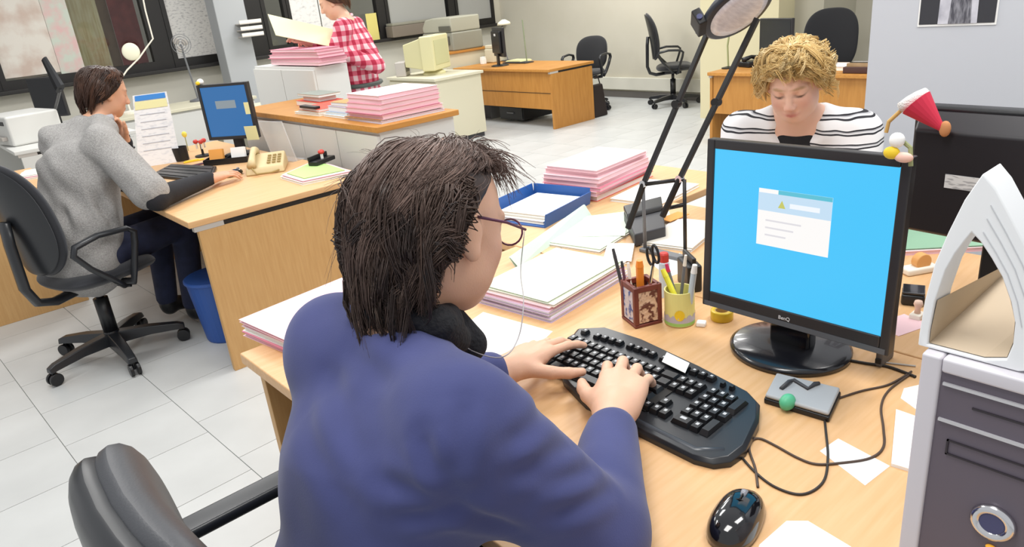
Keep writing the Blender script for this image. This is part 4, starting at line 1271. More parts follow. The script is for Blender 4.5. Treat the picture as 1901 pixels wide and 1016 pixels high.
# pen pots, stamps, clutter
q = PZ((338, 298), DZ)
pt = thing('pen_pot', (q[0], q[1], DZ), 0, 'black pen pot beside the copy holder sheet', 'pen pot')
MB().lathe((0, 0, 0), [(.04, 0), (.045, .003), (.047, .085), (.044, .085), (.042, .006), (.001, .006)], 24).build('pot_wall', 'plastic_black', pt)
q = PZ((378, 290), DZ)
sr = thing('stamp_rack', (q[0], q[1], DZ), R(20), 'stamp carousel with red knobs in front of the navy screen', 'stamp rack')
MB().lathe((0, 0, 0), [(.05, 0), (.05, .008), (.008, .012), (.006, .10)], 20).build('rack_stand', 'plastic_black', sr)
for k in range(3):
    t = k * 2 * PI / 3
    p = Vector((.028 * math.cos(t), .028 * math.sin(t), .05))
    st_ = MB().cyl(p, p + Vector((0, 0, .035)), .006, n=10).build('stamp_shaft', 'paper_warm', sr)
    MB().ell(p + Vector((0, 0, .045)), (.016, .016, .014)).build('red_knob', mat('knob_red', 'D5443C', 0.4), st_, smooth=True)
for (p, m_, nm, lab, ct_, sz) in (((360, 300), 'yellow', 'highlighter', 'yellow highlighter lying by the pen pot', 'highlighter', (.06, .012, .012)),
                                  ((396, 300), 'paper', 'correction_tape', 'white correction tape before the navy screen', 'tape', (.035, .02, .02)),
                                  ((372, 306), 'pen_purple', 'marker', 'purple marker lying before the stamp carousel', 'marker', (.06, .010, .010)),
                                  ((470, 290), 'plastic_black', 'calculator', 'black calculator at the monitor foot', 'calculator', (.045, .03, .012))):
    q = PZ(p, DZ)
    rt = thing(nm, (q[0], q[1], DZ), R(random.uniform(-30, 60)), lab, ct_)
    MB().box((-sz[0], -sz[1], 0), (sz[0], sz[1], sz[2] * .7)).build('body', m_, rt, bevel=min(sz) * .25)
    MB().box((-sz[0] * .85, -sz[1] * .8, sz[2] * .7), (sz[0] * .5, sz[1] * .8, sz[2])).build('top_piece', m_, rt, bevel=min(sz) * .15)
q = PZ((350, 280), DZ)
yf = thing('paper_flower', (q[0], q[1], DZ), 0, 'yellow paper flower standing by the stamp carousel', 'ornament')
MB().cyl((0, 0, 0), (0, 0, .10), .003, n=6).build('stalk', 'olive', yf)
MB().ell((0, 0, .11), (.016, .022, .02)).build('petals', mat('petal', 'E8D85A', 0.6), yf, smooth=True)
# papers with the inkpad at the right end
lpz = [PZ(p, DZ) for p in ((520, 332), (600, 300), (668, 298), (655, 325), (560, 345))]
pp = [(min(p[0], 1.76), p[1]) for p in lpz]
lp_c = polyc(pp)
stack('paper_pile', pp, DZ, [(.012, 'paper', 'white papers at the right end of the left desk', None, 1.0), (.008, 'pink_pale', 'pinkish folder on the left desk papers', None, .96), (.004, mat('lime', 'B7E08A', 0.7), 'lime green folder under the ink stamp', None, .8)], 'paper', seed=20, jit=.004)
q = PZ((598, 300), DZ + .03)
ip = thing('stamp_set', (q[0], q[1], DZ + .025), R(25), 'black stamp block with a red knob on lime folder', 'stamp')
MB().box((-.08, -.03, 0), (.08, .03, .022)).build('stamp_box', 'plastic_black', ip, bevel=.004)
MB().box((-.08, .02, .022), (.08, .03, .045)).build('stamp_back', 'plastic_black', ip, bevel=.003)
MB().cyl((0, -.005, .022), (0, -.005, .05), .008, n=10).build('stamp_neck', 'paper', ip)
MB().ell((0, -.005, .058), (.018, .018, .013)).build('red_knob', 'knob_red', ip, smooth=True)
q = PZ((512, 318), DZ)
er2 = thing('tape_roll', (q[0], q[1], DZ), 0, 'cream tape roll beside the beige telephone', 'tape')
MB().lathe((0, 0, 0), [(.015, 0), (.032, 0), (.032, .022), (.015, .022)], 22).build('tape_ring', mat('cream_tape', 'E0CDB4', 0.5), er2)
MB().lathe((0, 0, .001), [(.0149, 0), (.0149, .0205), (.012, .0205), (.012, 0)], 20).build('cardboard_core', 'core', er2)
q = PZ((580, 285), DZ)
# clear acrylic panel behind the telephone
ac = thing('brochure_holder', (1.72, q[1] - .02, DZ), R(15), 'clear acrylic brochure holder behind the telephone', 'holder')
acm = bpy.data.materials.new('acrylic'); acm.use_nodes = True
pn = acm.node_tree.nodes['Principled BSDF']; pn.inputs['Base Color'].default_value = (.8, .82, .84, 1); pn.inputs['Alpha'].default_value = .35; pn.inputs['Roughness'].default_value = .1
MATS['acrylic'] = acm
MB().box((-.004, -.1, 0), (.004, .1, .24), rot=Matrix.Rotation(R(-12), 3, 'Y'), piv=(0, 0, 0)).build('front_sheet', 'acrylic', ac)
MB().box((-.03, -.1, 0), (.06, .1, .004)).build('holder_foot', 'acrylic', ac)

# blue waste bin behind the panel of the left desk
q = PZ((400, 655), 0)
bn = thing('waste_bin', (q[0] + .14, q[1] + .16, 0), 0, 'blue waste bin under the desk of woman in grey', 'bin')
mat('bin_blue', '2C55A0', 0.5)
b = MB(); b.lathe((0, 0, 0), [(.11, 0), (.115, .01), (.145, .32), (.150, .32), (.150, .335), (.138, .335), (.11, .012), (.002, .012)], 32).build('bin_wall', 'bin_blue', bn, smooth=False)
MB().lathe((0, 0, .32), [(.148, 0), (.154, .004), (.154, .014), (.148, .018)], 32).build('bin_rim', 'bin_blue', bn)

# ================================================================== desk further left
desk('side_desk', -0.35, 0.70, 4.93, 5.75, 'wooden desk at the left edge behind the woman in grey', panels=(1, 1))
base7 = rect((30, 338), (78, 330), DZ, .22, .3)
stack('file_folder', base7, DZ, [(.01, 'paper', 'white file on the desk at the left edge', None, 1.0), (.008, 'pink_pale', 'pale pink folder on the desk at left edge', None, .95), (.004, 'paper_green', 'greenish sheet on the desk at left edge', None, .8)], seed=31)
bx_ = thing('document_box', (.28, 5.45, DZ), R(8), 'brown open document box at the left edge', 'box')
mat('box_brown', 'A98A66', 0.7, col2='96774F', scale=8)
MB().box((-.16, -.11, 0), (.16, .11, .006)).build('box_floor', 'box_brown', bx_)
for (lo_, hi_) in (((-.16, -.11, .006), (.16, -.104, .07)), ((-.16, .104, .006), (.16, .11, .07)), ((-.16, -.104, .006), (-.154, .104, .07)), ((.154, -.104, .006), (.16, .104, .07))):
    MB().box(lo_, hi_).build('box_wall', 'box_brown', bx_)
# low white cabinets and drawing boards under the window
def cabinet(name, x0, x1, y0, y1, z1, m, label, doors=2, top=None, cat='cabinet', face='x-', z0=0.0):
    c = thing(name, ((x0 + x1) / 2, (y0 + y1) / 2, z0), 0, label, cat)
    MB().box((x0, y0, z0 + .05), (x1, y1, z1)).build('carcass', m, c, W=True, bevel=.003)
    MB().box((x0 + .02, y0 + .02, z0), (x1 - .02, y1 - .02, z0 + .05)).build('plinth', 'plastic_dark', c, W=True)
    n_ = doors
    for k in range(n_):
        if face == 'x-':
            a = y0 + (y1 - y0) * k / n_ + .004; b_ = y0 + (y1 - y0) * (k + 1) / n_ - .004
            d_ = MB().box((x0 - .018, a, z0 + .06), (x0, b_, z1 - .02)).build('door', m, c, W=True, bevel=.002)
            MB().box((x0 - .030, b_ - .03, (z0 + z1) / 2), (x0 - .018, b_ - .018, (z0 + z1) / 2 + .1)).build('handle', 'plastic_grey', d_, W=True)
        else:
            a = x0 + (x1 - x0) * k / n_ + .004; b_ = x0 + (x1 - x0) * (k + 1) / n_ - .004
            d_ = MB().box((a, y0 - .018, z0 + .06), (b_, y0, z1 - .02)).build('door', m, c, W=True, bevel=.002)
            MB().box((a + .018, y0 - .030, (z0 + z1) / 2), (a + .03, y0 - .018, (z0 + z1) / 2 + .1)).build('handle', 'plastic_grey', d_, W=True)
    if top:
        MB().box((x0 - .03, y0 - .03, z1), (x1 + .02, y1 + .02, z1 + .03)).build('worktop', top, c, W=True, bevel=.004)
    return c


mat('cab_white', 'D3D3CF', 0.5); mat('cab_cream', 'D5D0B8', 0.5)
# counter with wooden top
CXc = 1.862
cabinet('counter_cabinet', CXc + .03, 2.36, 3.22, 4.95, .93, 'cab_white', 'low white counter cabinet with a wooden top full of files', 4, 'wood_far')
CT = .96
# white file box towers on the counter / pink folders on the crate
wa, wb2 = PX((478, 180), 2.12), PX((628, 180), 2.12)


def crate(name, x0, x1, y0, y1, z0, z1, m, label):
    c = thing(name, ((x0 + x1) / 2, (y0 + y1) / 2, z0), 0, label, 'box')
    MB().box((x0, y0, z0), (x1, y1, z1 - .03)).build('box_body', m, c, W=True, bevel=.004)
    MB().box((x0 - .006, y0 - .006, z1 - .05), (x1 + .006, y1 + .006, z1)).build('box_lid', m, c, W=True, bevel=.004)
    MB().box((x0 - .007, (y0 + y1) / 2 - .05, (z0 + z1) / 2 - .01), (x0 - .0005, (y0 + y1) / 2 + .05, (z0 + z1) / 2 + .015)).build('hand_slot', 'grey_strip', c, W=True)
    return c


# archive crates stand behind the counter on the floor side, reaching above it
XB = 2.44
ya_, yb_ = PX((588, 150), XB)[1], PX((478, 150), XB)[1]
zmid, ztop_ = PX((550, 165), XB)[2], PX((550, 122), XB)[2]
cabinet('white_cupboard', XB, XB + .26, ya_, yb_, ztop_ - .01, 'cab_white', 'white cupboard behind the counter under the pink files', 2)
mat('cab_white2', 'CDD2D2', 0.5)
zst = ztop_
# pink files on top of it
pa2, pb2 = PX((496, 120), XB)[1], PX((590, 120), XB)[1]
basef = [(XB + .02, pb2), (XB + .24, pb2), (XB + .24, pa2), (XB + .02, pa2)]
pl = 'pink file in the pile on the white cupboard below the open folder'
stack('file_folder', basef, zst, [(.022, 'pink_pale', pl, 'pink files on the white cupboard', 1.0), (.022, 'pink', pl, 'pink files on the white cupboard', .98), (.006, 'pink_deep', 'thin deep pink file in the pile on the cupboard', None, 1.0), (.022, 'pink', pl, 'pink files on the white cupboard', .97),
                                  (.02, 'pink', pl, 'pink files on the white cupboard', .95), (.018, 'pink_deep', 'deep pink file on top of the cupboard pile', None, .92)], seed=41, jit=.01)
# files on the counter
def cpx(p): return PZ(p, CT)


K_ = 1.075
kp_ = lambda L: [(a * K_, b * K_) for a, b in L]
bs = kp_([(1.80, 3.03), (2.16, 3.03), (2.16, 3.36), (1.80, 3.36)])
pk = 'pink file in the big pile on the wooden counter top'
stack('file_folder', bs, CT, [(.012, 'lilac', 'lilac file at the bottom of the counter pile', None, 1.04), (.008, 'wood_far', 'orange-brown folder near the bottom of counter pile', None, 1.02), (.02, 'pink_pale', pk, 'pink files on the counter', 1.0), (.006, 'pink_deep', 'deep pink file low in the counter pile', None, 1.0),
                              (.024, 'pink', pk, 'pink files on the counter', .98), (.024, 'pink', pk, 'pink files on the counter', .98), (.024, 'pink', pk, 'pink files on the counter', .96), (.02, 'pink_pale', 'pale pink file topping the counter pile', None, .96)], seed=42, jit=.008)
bs2 = kp_([(1.82, 3.40), (2.12, 3.40), (2.12, 3.63), (1.82, 3.63)])
stack('file_folder', bs2, CT, [(.012, 'paper', 'white file left of the pink counter pile', None, 1.0), (.014, mat('sky', 'A9C3D2', 0.7), 'pale blue file left of the pink counter pile', None, .97), (.03, mat('lav', 'B6AFC9', 0.7), 'lavender box file left of the pink counter pile', None, .9), (.02, mat('kraft', 'B7945E', 0.8), 'brown kraft envelope on lavender box file', None, .8)], seed=43, jit=.01)
bs3 = kp_([(1.80, 3.66), (2.05, 3.66), (2.05, 3.95), (1.80, 3.95)])
stack('file_folder', bs3, CT, [(.012, 'paper', 'white papers below the red folder on the counter', None, 1.0), (.01, 'kraft', 'brown folder under red folder on the counter', None, .9), (.014, mat('red_bright', 'E0503C', 0.6), 'bright red folder on the counter', None, .85)], seed=44, jit=.01)
tag(MB().box((1.935, 3.98, CT + .037), (1.975, 4.17, CT + .052)).build('black_folder_edge', 'plastic_black', loc=(1.955, 4.07, CT + .037), bevel=.003), 'narrow black case lying on the red folder', 'case')
bs4 = kp_([(1.98, 3.98), (2.14, 3.98), (2.14, 4.3), (1.98, 4.3)])
stack('file_folder', bs4, CT, [(.03, 'red_bright', 'red file beside the white cupboard on counter', None, 1.0), (.03, mat('plum', '6E3350', 0.6), 'plum coloured box file on the red file', None, .7), (.015, mat('greygreen', '8E948C', 0.7), 'grey-green folder topping the plum box file', None, .9)], seed=45, jit=.01)

# ================================================================== back of the room
DB = 0.67
desk('office_desk', 5.76, 6.50, 5.985, 7.74, 'orange wooden desk standing free at the back with a monitor on it', ztop=DB, mt='wood_far', mp='wood_far_panel', modesty=None)
bd = [o for o in bpy.data.objects if o.name.startswith('office_desk')][0]
MB().box((5.80, 6.02, .22), (5.82, 7.70, DB - .03)).build('front_apron', 'wood_far_panel', bd, W=True)
MB().box((5.795, 6.02, .40), (5.80, 7.70, .405)).build('apron_seam', 'dark_gap', bd, W=True)


def back_monitor(p, z, yaw, w, h, label, zb=.11, lit=False):
    q = PZ(p, z)
    r = thing('monitor', (q[0], q[1], z), yaw, label, 'monitor')
    MB().box((-.012, -w / 2, zb), (.02, w / 2, zb + h)).build('panel', 'bezel', r, bevel=.006)
    MB().box((.0201, -w / 2 + .015, zb + .02), (.022, w / 2 - .015, zb + h - .015)).build('screen', 'screen_off' if not lit else mat('screen_dim', '26282C', 0.15), r)
    MB().box((-.045, -w / 2 + .04, zb + .04), (-.012, w / 2 - .04, zb + h - .04)).build('rear_housing', 'plastic_black', r, bevel=.01)
    MB().box((-.046, -.03, zb + h * .72), (-.0445, .03, zb + h * .80)).build('rear_label', 'sticker', r)
    MB().box((-.04, -.03, .012), (-.015, .03, zb + .08)).build('stand_neck', 'plastic_black', r, bevel=.004)
    MB().lathe((-.01, 0, 0), [(.11, 0), (.112, .006), (.09, .014), (.03, .016)], 28).build('stand_base', 'plastic_black', r, smooth=True)
    return r


back_monitor((930, 122), DB, R(-20), .36, .34, 'black monitor seen from behind on the orange desk at the back')
q = PZ((1022, 118), DB)
chair((6.95, 6.55, 0), R(195), 'black swivel chair behind the orange desk at the back', arms=True, base_rz=.2, back_z=.68, back_h=.42)
q = PZ((893, 216), 0)
pc2 = thing('computer_tower', (6.2, 7.45, 0), 0, 'grey computer tower under the orange desk at the back', 'computer')
MB().box((-.2, -.09, 0), (.2, .09, .40)).build('case', 'plastic_grey', pc2, bevel=.006)
MB().box((-.206, -.085, .01), (-.2, .085, .39)).build('front_panel', 'plastic_dark', pc2, bevel=.002)
MB().box((-.208, -.06, .33), (-.206, .06, .36)).build('drive_bay', 'silver', pc2)
pd = thing('pedestal', (6.2, 6.9, 0), 0, 'black drawer pedestal under the orange desk at the back', 'pedestal')
MB().box((-.25, -.22, .03), (.25, .22, .5)).build('carcass', 'plastic_black', pd, bevel=.005)
for k in range(3):
    d_ = MB().box((-.262, -.21, .05 + k * .15), (-.25, .21, .185 + k * .15)).build('drawer', 'plastic_black', pd, bevel=.003)
    MB().box((-.275, -.06, .11 + k * .15), (-.262, .06, .125 + k * .15)).build('handle', 'plastic_grey', d_)
bg_ = thing('shoulder_bag', (6.62, 6.06, 0), R(0), 'dark bag leaning on the end of the orange desk', 'bag')
MB().hexa([(-.12, -.05, 0), (.12, -.05, 0), (.12, .05, 0), (-.12, .05, 0)], [(-.10, .0, .38), (.10, .0, .38), (.10, .05, .38), (-.10, .05, .38)]).build('bag_body', mat('bag_maroon', '241A1A', 0.7), bg_, bevel=.02)
MB().tube([(-.08, .03, .37), (-.05, .03, .46), (.05, .03, .46), (.08, .03, .37)], .008, 6).build('bag_handle', 'bag_maroon', bg_)
q = PZ((945, 116), DB)
dl2 = thing('desk_lamp', (6.45, 7.45, DB), 0, 'small lamp with white shade behind the back desk monitor', 'lamp')
MB().lathe((0, 0, 0), [(.07, 0), (.07, .012), (.012, .02)], 20).build('lamp_base', 'plastic_dark', dl2)
hL = PX((935, 40), 6.45)
MB().tube([(0, 0, .02), (0, .1, .35), (0, hL[1] - 7.45, hL[2] - DB)], .007, 8).build('lamp_arm', 'plastic_grey', dl2)
MB().lathe((0, hL[1] - 7.45, hL[2] - DB - .02), [(.09, -.02), (.08, .01), (.03, .04), (.02, .045)], 20).build('lamp_shade', mat('shade_white', 'EDEAD2', 0.5), dl2, smooth=True)
q = PX((978, 112), 6.3)
rd = thing('flag_stand', (6.3, q[1], DB), 0, 'thin green rod on a stand upon the orange desk', 'stand')
MB().lathe((0, 0, 0), [(.05, 0), (.05, .01), (.01, .015)], 16).build('rod_foot', 'plastic_dark', rd)
MB().cyl((0, 0, .012), (-.0, .02, PX((977, 36), 6.3)[2] - DB), .008, n=8).build('rod', mat('rod_green', '8C9A7E', 0.5), rd)
for (p, m_, nm, lab, ct_, sz) in (((870, 120), 'paper', 'paper_cup', 'white paper cup at the left end of orange desk', 'cup', (.03, .03, .09)),
                                  ((905, 116), 'cab_cream', 'file_box', 'cream box left of the back desk monitor', 'box', (.10, .09, .22)),
                                  ((955, 118), 'plastic_dark', 'keyboard', 'dark keyboard on the orange desk at the back', 'keyboard', (.07, .22, .015)),
                                  ((975, 113), 'note_yellow', 'paper_pile', 'cream papers on the orange desk before the chair', 'paper', (.10, .14, .03))):
    q = PZ(p, DB)
    rt = thing(nm, (min(q[0] + .06, 6.36), min(q[1], 7.60), DB), 0, lab, ct_)
    MB().box((-sz[0], -sz[1], 0), (sz[0], sz[1], sz[2] * .8)).build('body', m_, rt, bevel=min(sz) * .2)
    MB().box((-sz[0] * .9, -sz[1] * .9, sz[2] * .8), (sz[0] * .9, sz[1] * .9, sz[2])).build('top_piece', m_, rt, bevel=min(sz) * .1)

# cream cabinet with copier, sill printer, CRT
cabinet('cream_cabinet', 5.72, 6.4, 7.80, 8.62, .84, 'cab_cream', 'cream cabinet with wooden top under the grey copier', 2, 'wood_far')
ca3 = PX((790, 60), 6.1)[1]; cb3 = PX((888, 60), 6.1)[1]
cpc = (6.08, (ca3 + cb3) / 2 - .02, .87)
cp = thing('photocopier', cpc, 0, 'grey copier with rounded lid near the windows', 'copier')
mat('copier', '8E8C7E', 0.5); mat('copier_dark', '5A594F', 0.5); mat('copier_lite', 'A9A796', 0.5)
zc = PX((840, 30), 6.1)[2] - .87
MB().box((-.25, -.36, 0), (.25, .30, zc * .55)).build('copier_body', 'copier', cp, bevel=.02)
prof = [(-.34, zc * .55), (.28, zc * .55), (.30, zc * .7), (.22, zc * .95), (.05, zc), (-.34, zc)]
MB().hexa([(-.24, y, z) for y, z in prof], [(.24, y, z) for y, z in prof]).build('copier_lid', 'copier_lite', cp, bevel=.02)
MB().box((-.27, -.30, zc * .2), (-.25, .1, zc * .45)).build('paper_drawer', 'copier_dark', cp, bevel=.006)
MB().box((-.262, -.34, zc * .6), (-.25, -.1, zc * .75)).build('control_panel', 'copier_dark', cp, bevel=.004)
fx0, fx1 = PY((722, 60), 9.08)[0], PY((822, 60), 9.08)[0]
zt4 = PY((770, 38), 9.1)[2]
fb = thing('scanner', ((fx0 + fx1) / 2, 9.08, SILL), 0, 'flat grey-brown scanner lying on the window sill', 'scanner')
MB().box((fx0, 8.98, SILL), (fx1, 9.155, SILL + (zt4 - SILL) * .8)).build('scanner_body', mat('scan_brown', '7E7468', 0.5), fb, W=True, bevel=.01)
MB().box((fx0 + .01, 8.98, SILL + (zt4 - SILL) * .8), (fx1 - .01, 9.15, zt4)).build('scanner_lid', 'copier', fb, W=True, bevel=.01)
cabinet('cream_table', 4.62, 5.25, 6.55, 7.45, .70, 'cab_cream', 'cream cabinet under the old beige computer monitor', 2, 'cab_cream')
q = PZ((785, 140), .73)
crt = thing('crt_monitor', (4.93, 6.98, .73), R(-62), 'old beige tube monitor on a cream cabinet near the windows', 'monitor')
mat('crt_beige', 'D6D0A2', 0.5); mat('crt_face', 'C6C598', 0.4)
MB().box((-.04, -.21, .05), (.12, .21, .42)).build('front_housing', 'crt_beige', crt, bevel=.015)
MB().hexa([(-.04, -.19, .07), (-.04, .19, .07), (-.04, .19, .40), (-.04, -.19, .40)], [(-.30, -.11, .10), (-.30, .11, .10), (-.30, .11, .34), (-.30, -.11, .34)]).build('tube_housing', 'crt_beige', crt, bevel=.01)
MB().box((.12, -.17, .11), (.124, .17, .37)).build('tube_face', 'crt_face', crt, bevel=.002)
MB().lathe((0, 0, 0), [(.13, 0), (.13, .02), (.08, .05)], 24).build('swivel_foot', 'crt_beige', crt)
q = PX((728, 92), 4.7)
rc_ = thing('radio', (4.72, 7.30, .73), R(-50), 'small grey appliance left of the old beige monitor', 'radio')
MB().box((-.06, -.09, 0), (.06, .09, .16)).build('case', 'grey_strip', rc_, bevel=.01)
MB().box((.06, -.07, .05), (.063, .07, .12)).build('front_grille', 'copier_dark', rc_)
# yellow notice on the mullion
A_ = PY((686, 74), WY - .05); B_ = PY((708, 76), WY - .05)
hung('yellow_notice', ((686, 76), (706, 76)), WY - .06, mat('notice_yellow', 'DCCF7A', 0.7), 'yellow notice taped to the black window mullion', 'notice', top=PY((695, 24), WY - .06)[2])
# file holder on the pillar
for k in range(3):
    zc_ = PY((466, 44 + 12 * k), 8.6)[2]; xc_ = PY((466, 50), 8.6)[0]
    ft_ = thing('wall_tray', (xc_, 8.66, zc_), 0, ['topmost', 'middle', 'lowest'][k] + ' grey tray of the holder fixed to the pillar', 'tray', 'trays on the pillar')
    MB().box((-.14, -.10, 0), (.12, .04, .012)).build('tray_floor', 'grey_strip', ft_, bevel=.003)
    MB().box((-.14, -.10, .012), (.12, -.094, .045)).build('tray_lip', 'paper_warm', ft_)

# right rear desk
desk('office_desk', 5.74, 6.44, 2.0, 3.92, 'orange desk by the cream column behind the blonde woman', ztop=DB, mt='wood_far', mp='wood_far_panel')
bd2 = [o for o in bpy.data.objects if o.name.startswith('office_desk')][-1]
MB().box((5.78, 2.04, .30), (5.80, 3.88, DB - .03)).build('front_apron', 'wood_far_panel', bd2, W=True)
back_monitor((1440, 128), DB, R(160), .40, .30, 'black monitor on the desk beside the cream column', zb=.12, lit=True)
chair((6.78, PX((1538, 90), 6.80)[1], 0), R(200), 'black high-backed chair behind the desk by the column', arms=False, back_z=.80, back_h=.58, back_w=.48, base_rz=.4)
q = PZ((1383, 126), DB)
tp2 = thing('telephone', (q[0] + .1, q[1], DB), R(160), 'black telephone on the desk by the cream column', 'telephone')
MB().box((-.09, -.08, 0), (.09, .08, .05)).build('phone_body', 'plastic_black', tp2, bevel=.01)
MB().tube([(-.09, 0, .065), (0, 0, .085), (.09, 0, .065)], [.024, .016, .024], 10).build('handset', 'plastic_black', tp2, smooth=True)
q = PX((1352, 122), 6.0)
st2 = thing('desk_lamp', (6.0, q[1], DB), 0, 'slender dark lamp on the desk by the cream column', 'lamp')
MB().lathe((0, 0, 0), [(.06, 0), (.06, .01), (.01, .02)], 16).build('lamp_base', 'plastic_black', st2)
MB().tube([(0, 0, .02), (0, .01, .2), (0, -.02, .38)], .008, 8).build('lamp_stem', 'olive', st2)
MB().lathe((0, -.02, .38), [(.05, -.03), (.045, 0), (.01, .04)], 16).build('lamp_shade', 'plastic_dark', st2)
q = PZ((1548, 132), DB)
stack('paper_pile', [(5.95, q[1] - .1), (6.2, q[1] - .1), (6.2, q[1] + .18), (5.95, q[1] + .18)], DB, [(.03, 'paper', 'white paper pile in front of the high-backed chair', None, 1.0)], 'paper')
q = PZ((1585, 137), DB)
bxr = thing('letter_box', (q[0] + .1, q[1] - .05, DB), 0, 'dark desk box with reddish files at the partition edge', 'box')
MB().box((-.1, -.14, 0), (.1, .14, .05)).build('box_body', mat('box_dark', '4A2E28', 0.6), bxr, bevel=.006)
for k in range(3):
    MB().box((-.08 + k * .05, -.12, .05), (-.05 + k * .05, .12, .075)).build('file_edge', ['box_brown', 'plastic_black', 'grey_strip'][k], bxr)

# ================================================================== beyond the woman in grey
desk('office_desk', 0.75, 1.65, 6.75, 8.6, 'far desk by the windows at the left carrying a black monitor', panels=(1, 1), mt='cab_white', mp='cab_white')
back_monitor((108, 236), DZ, R(215), .36, .36, 'black monitor by the window behind the woman in grey', zb=.10)
q = PZ((72, 262), DZ)
pr2 = thing('printer', (.95, 7.35, DZ), R(10), 'white office printer at the left edge by the window', 'printer')
MB().box((-.2, -.26, 0), (.2, .26, .24)).build('printer_body', 'cab_white', pr2, bevel=.02)
MB().box((-.24, -.18, .05), (-.2, .18, .08)).build('paper_tray', 'grey_strip', pr2, bevel=.004)
MB().box((-.205, -.2, .17), (-.2, .2, .2)).build('output_slot', 'plastic_dark', pr2)
q0 = PX((84, 108), 1.2); q1 = PX((112, 170), 1.2)
la = thing('desk_lamp', (1.2, 7.85, DZ), 0, 'black tilted strip lamp over the black monitor by the window', 'lamp')
MB().lathe((0, 0, 0), [(.08, 0), (.08, .015), (.012, .02)], 18).build('lamp_base', 'plastic_black', la)
e1 = Vector(PX((112, 165), 1.2)) - Vector((1.2, 7.85, DZ)); e2 = Vector(PX((82, 110), 1.2)) - Vector((1.2, 7.85, DZ))
MB().tube([(0, 0, .02), e1 * .7, e1], .012, 8).build('lamp_arm', 'plastic_black', la)
MB().tube([e1, e2], [.05, .03], 8, .5).build('lamp_head', 'plastic_black', la)
# white architect lamp by the window
wl = thing('desk_lamp', (2.0, 8.2, DZ), 0, 'white jointed lamp with a round head in front of the window', 'lamp')
ox = Vector((2.0, 8.2, DZ))
wy = lambda p: Vector(PY(p, 8.2)) - ox
MB().tube([wy((222, 150)), wy((236, 130)), wy((258, 108)), wy((272, 88)), wy((284, 72)), wy((270, 20)), wy((262, -20))], .008, 8).build('lamp_arm', 'paper_warm', wl)
MB().ell(wy((243, 96)), (.085, .03, .085), 20, 12).build('lamp_head', 'shade_white', wl, smooth=True)
MB().tube([(0, 0, -.0), wy((222, 150))], .009, 8).build('lamp_post', 'paper_warm', wl)
MB().lathe((0, 0, 0), [(.09, 0), (.09, .02), (.015, .03)], 20).build('lamp_base', 'paper_warm', wl)
cabinet('white_cabinet', 1.75, 3.15, 7.85, 8.5, DZ - .03, 'cab_white', 'long white cabinet below the windows behind the copy holder', 3, 'cab_cream', face='y-')
gfan = thing('reflection_fan', (2.72, 8.3, DZ), 0, 'grey fan shape added for a lamp head reflection in the window', 'fan')  # added fan shape stands in for a lamp head reflected in the glass
of_ = Vector((2.72, 8.3, DZ)); fc = Vector(PY((335, 82), 8.3)) - of_
MB().lathe((0, 0, 0), [(.09, 0), (.09, .015), (.02, .03)], 20).build('fan_base', 'plastic_grey', gfan)
MB().tube([(0, 0, .02), (fc.x, 0, fc.z)], .01, 8).build('fan_post', 'plastic_grey', gfan)
for rr_ in (.10, .075, .05, .025):
    MB().tube([(fc.x + rr_ * math.cos(t), -.02, fc.z + rr_ * math.sin(t)) for t in np.linspace(0, 2 * PI, 24, endpoint=False)], .003, 5, closed=True).build('guard_ring', 'plastic_grey', gfan)
for k in range(3):
    t = k * 2 * PI / 3 + .3
    p = Vector((math.cos(t), 0, math.sin(t)))
    MB().ell(Vector((fc.x, .0, fc.z)) + p * .05, (.035, .008, .035), 10, 6).build('blade', 'grey_strip', gfan, smooth=True)
# small table by the pillar
tb = thing('small_table', (2.75, 6.9, 0), 0, 'small cream table with grey legs below the pillar', 'table')
MB().box((-.3, -.35, .70), (.45, .35, .73)).build('table_top', 'cab_cream', tb, bevel=.004)
for sx_, sy_ in ((-.27, -.32), (.42, -.32), (.42, .32), (-.27, .32)):
    MB().box((sx_ - .02, sy_ - .02, 0), (sx_ + .02, sy_ + .02, .70)).build('leg', mat('leg_olive', '8A8878', 0.5), tb, bevel=.004)

# ================================================================== people: signed-distance bodies turned into one mesh
def V3(*a): return np.array(a, dtype=float)


def nz(v):
    v = np.array(v, dtype=float); return v / np.linalg.norm(v)


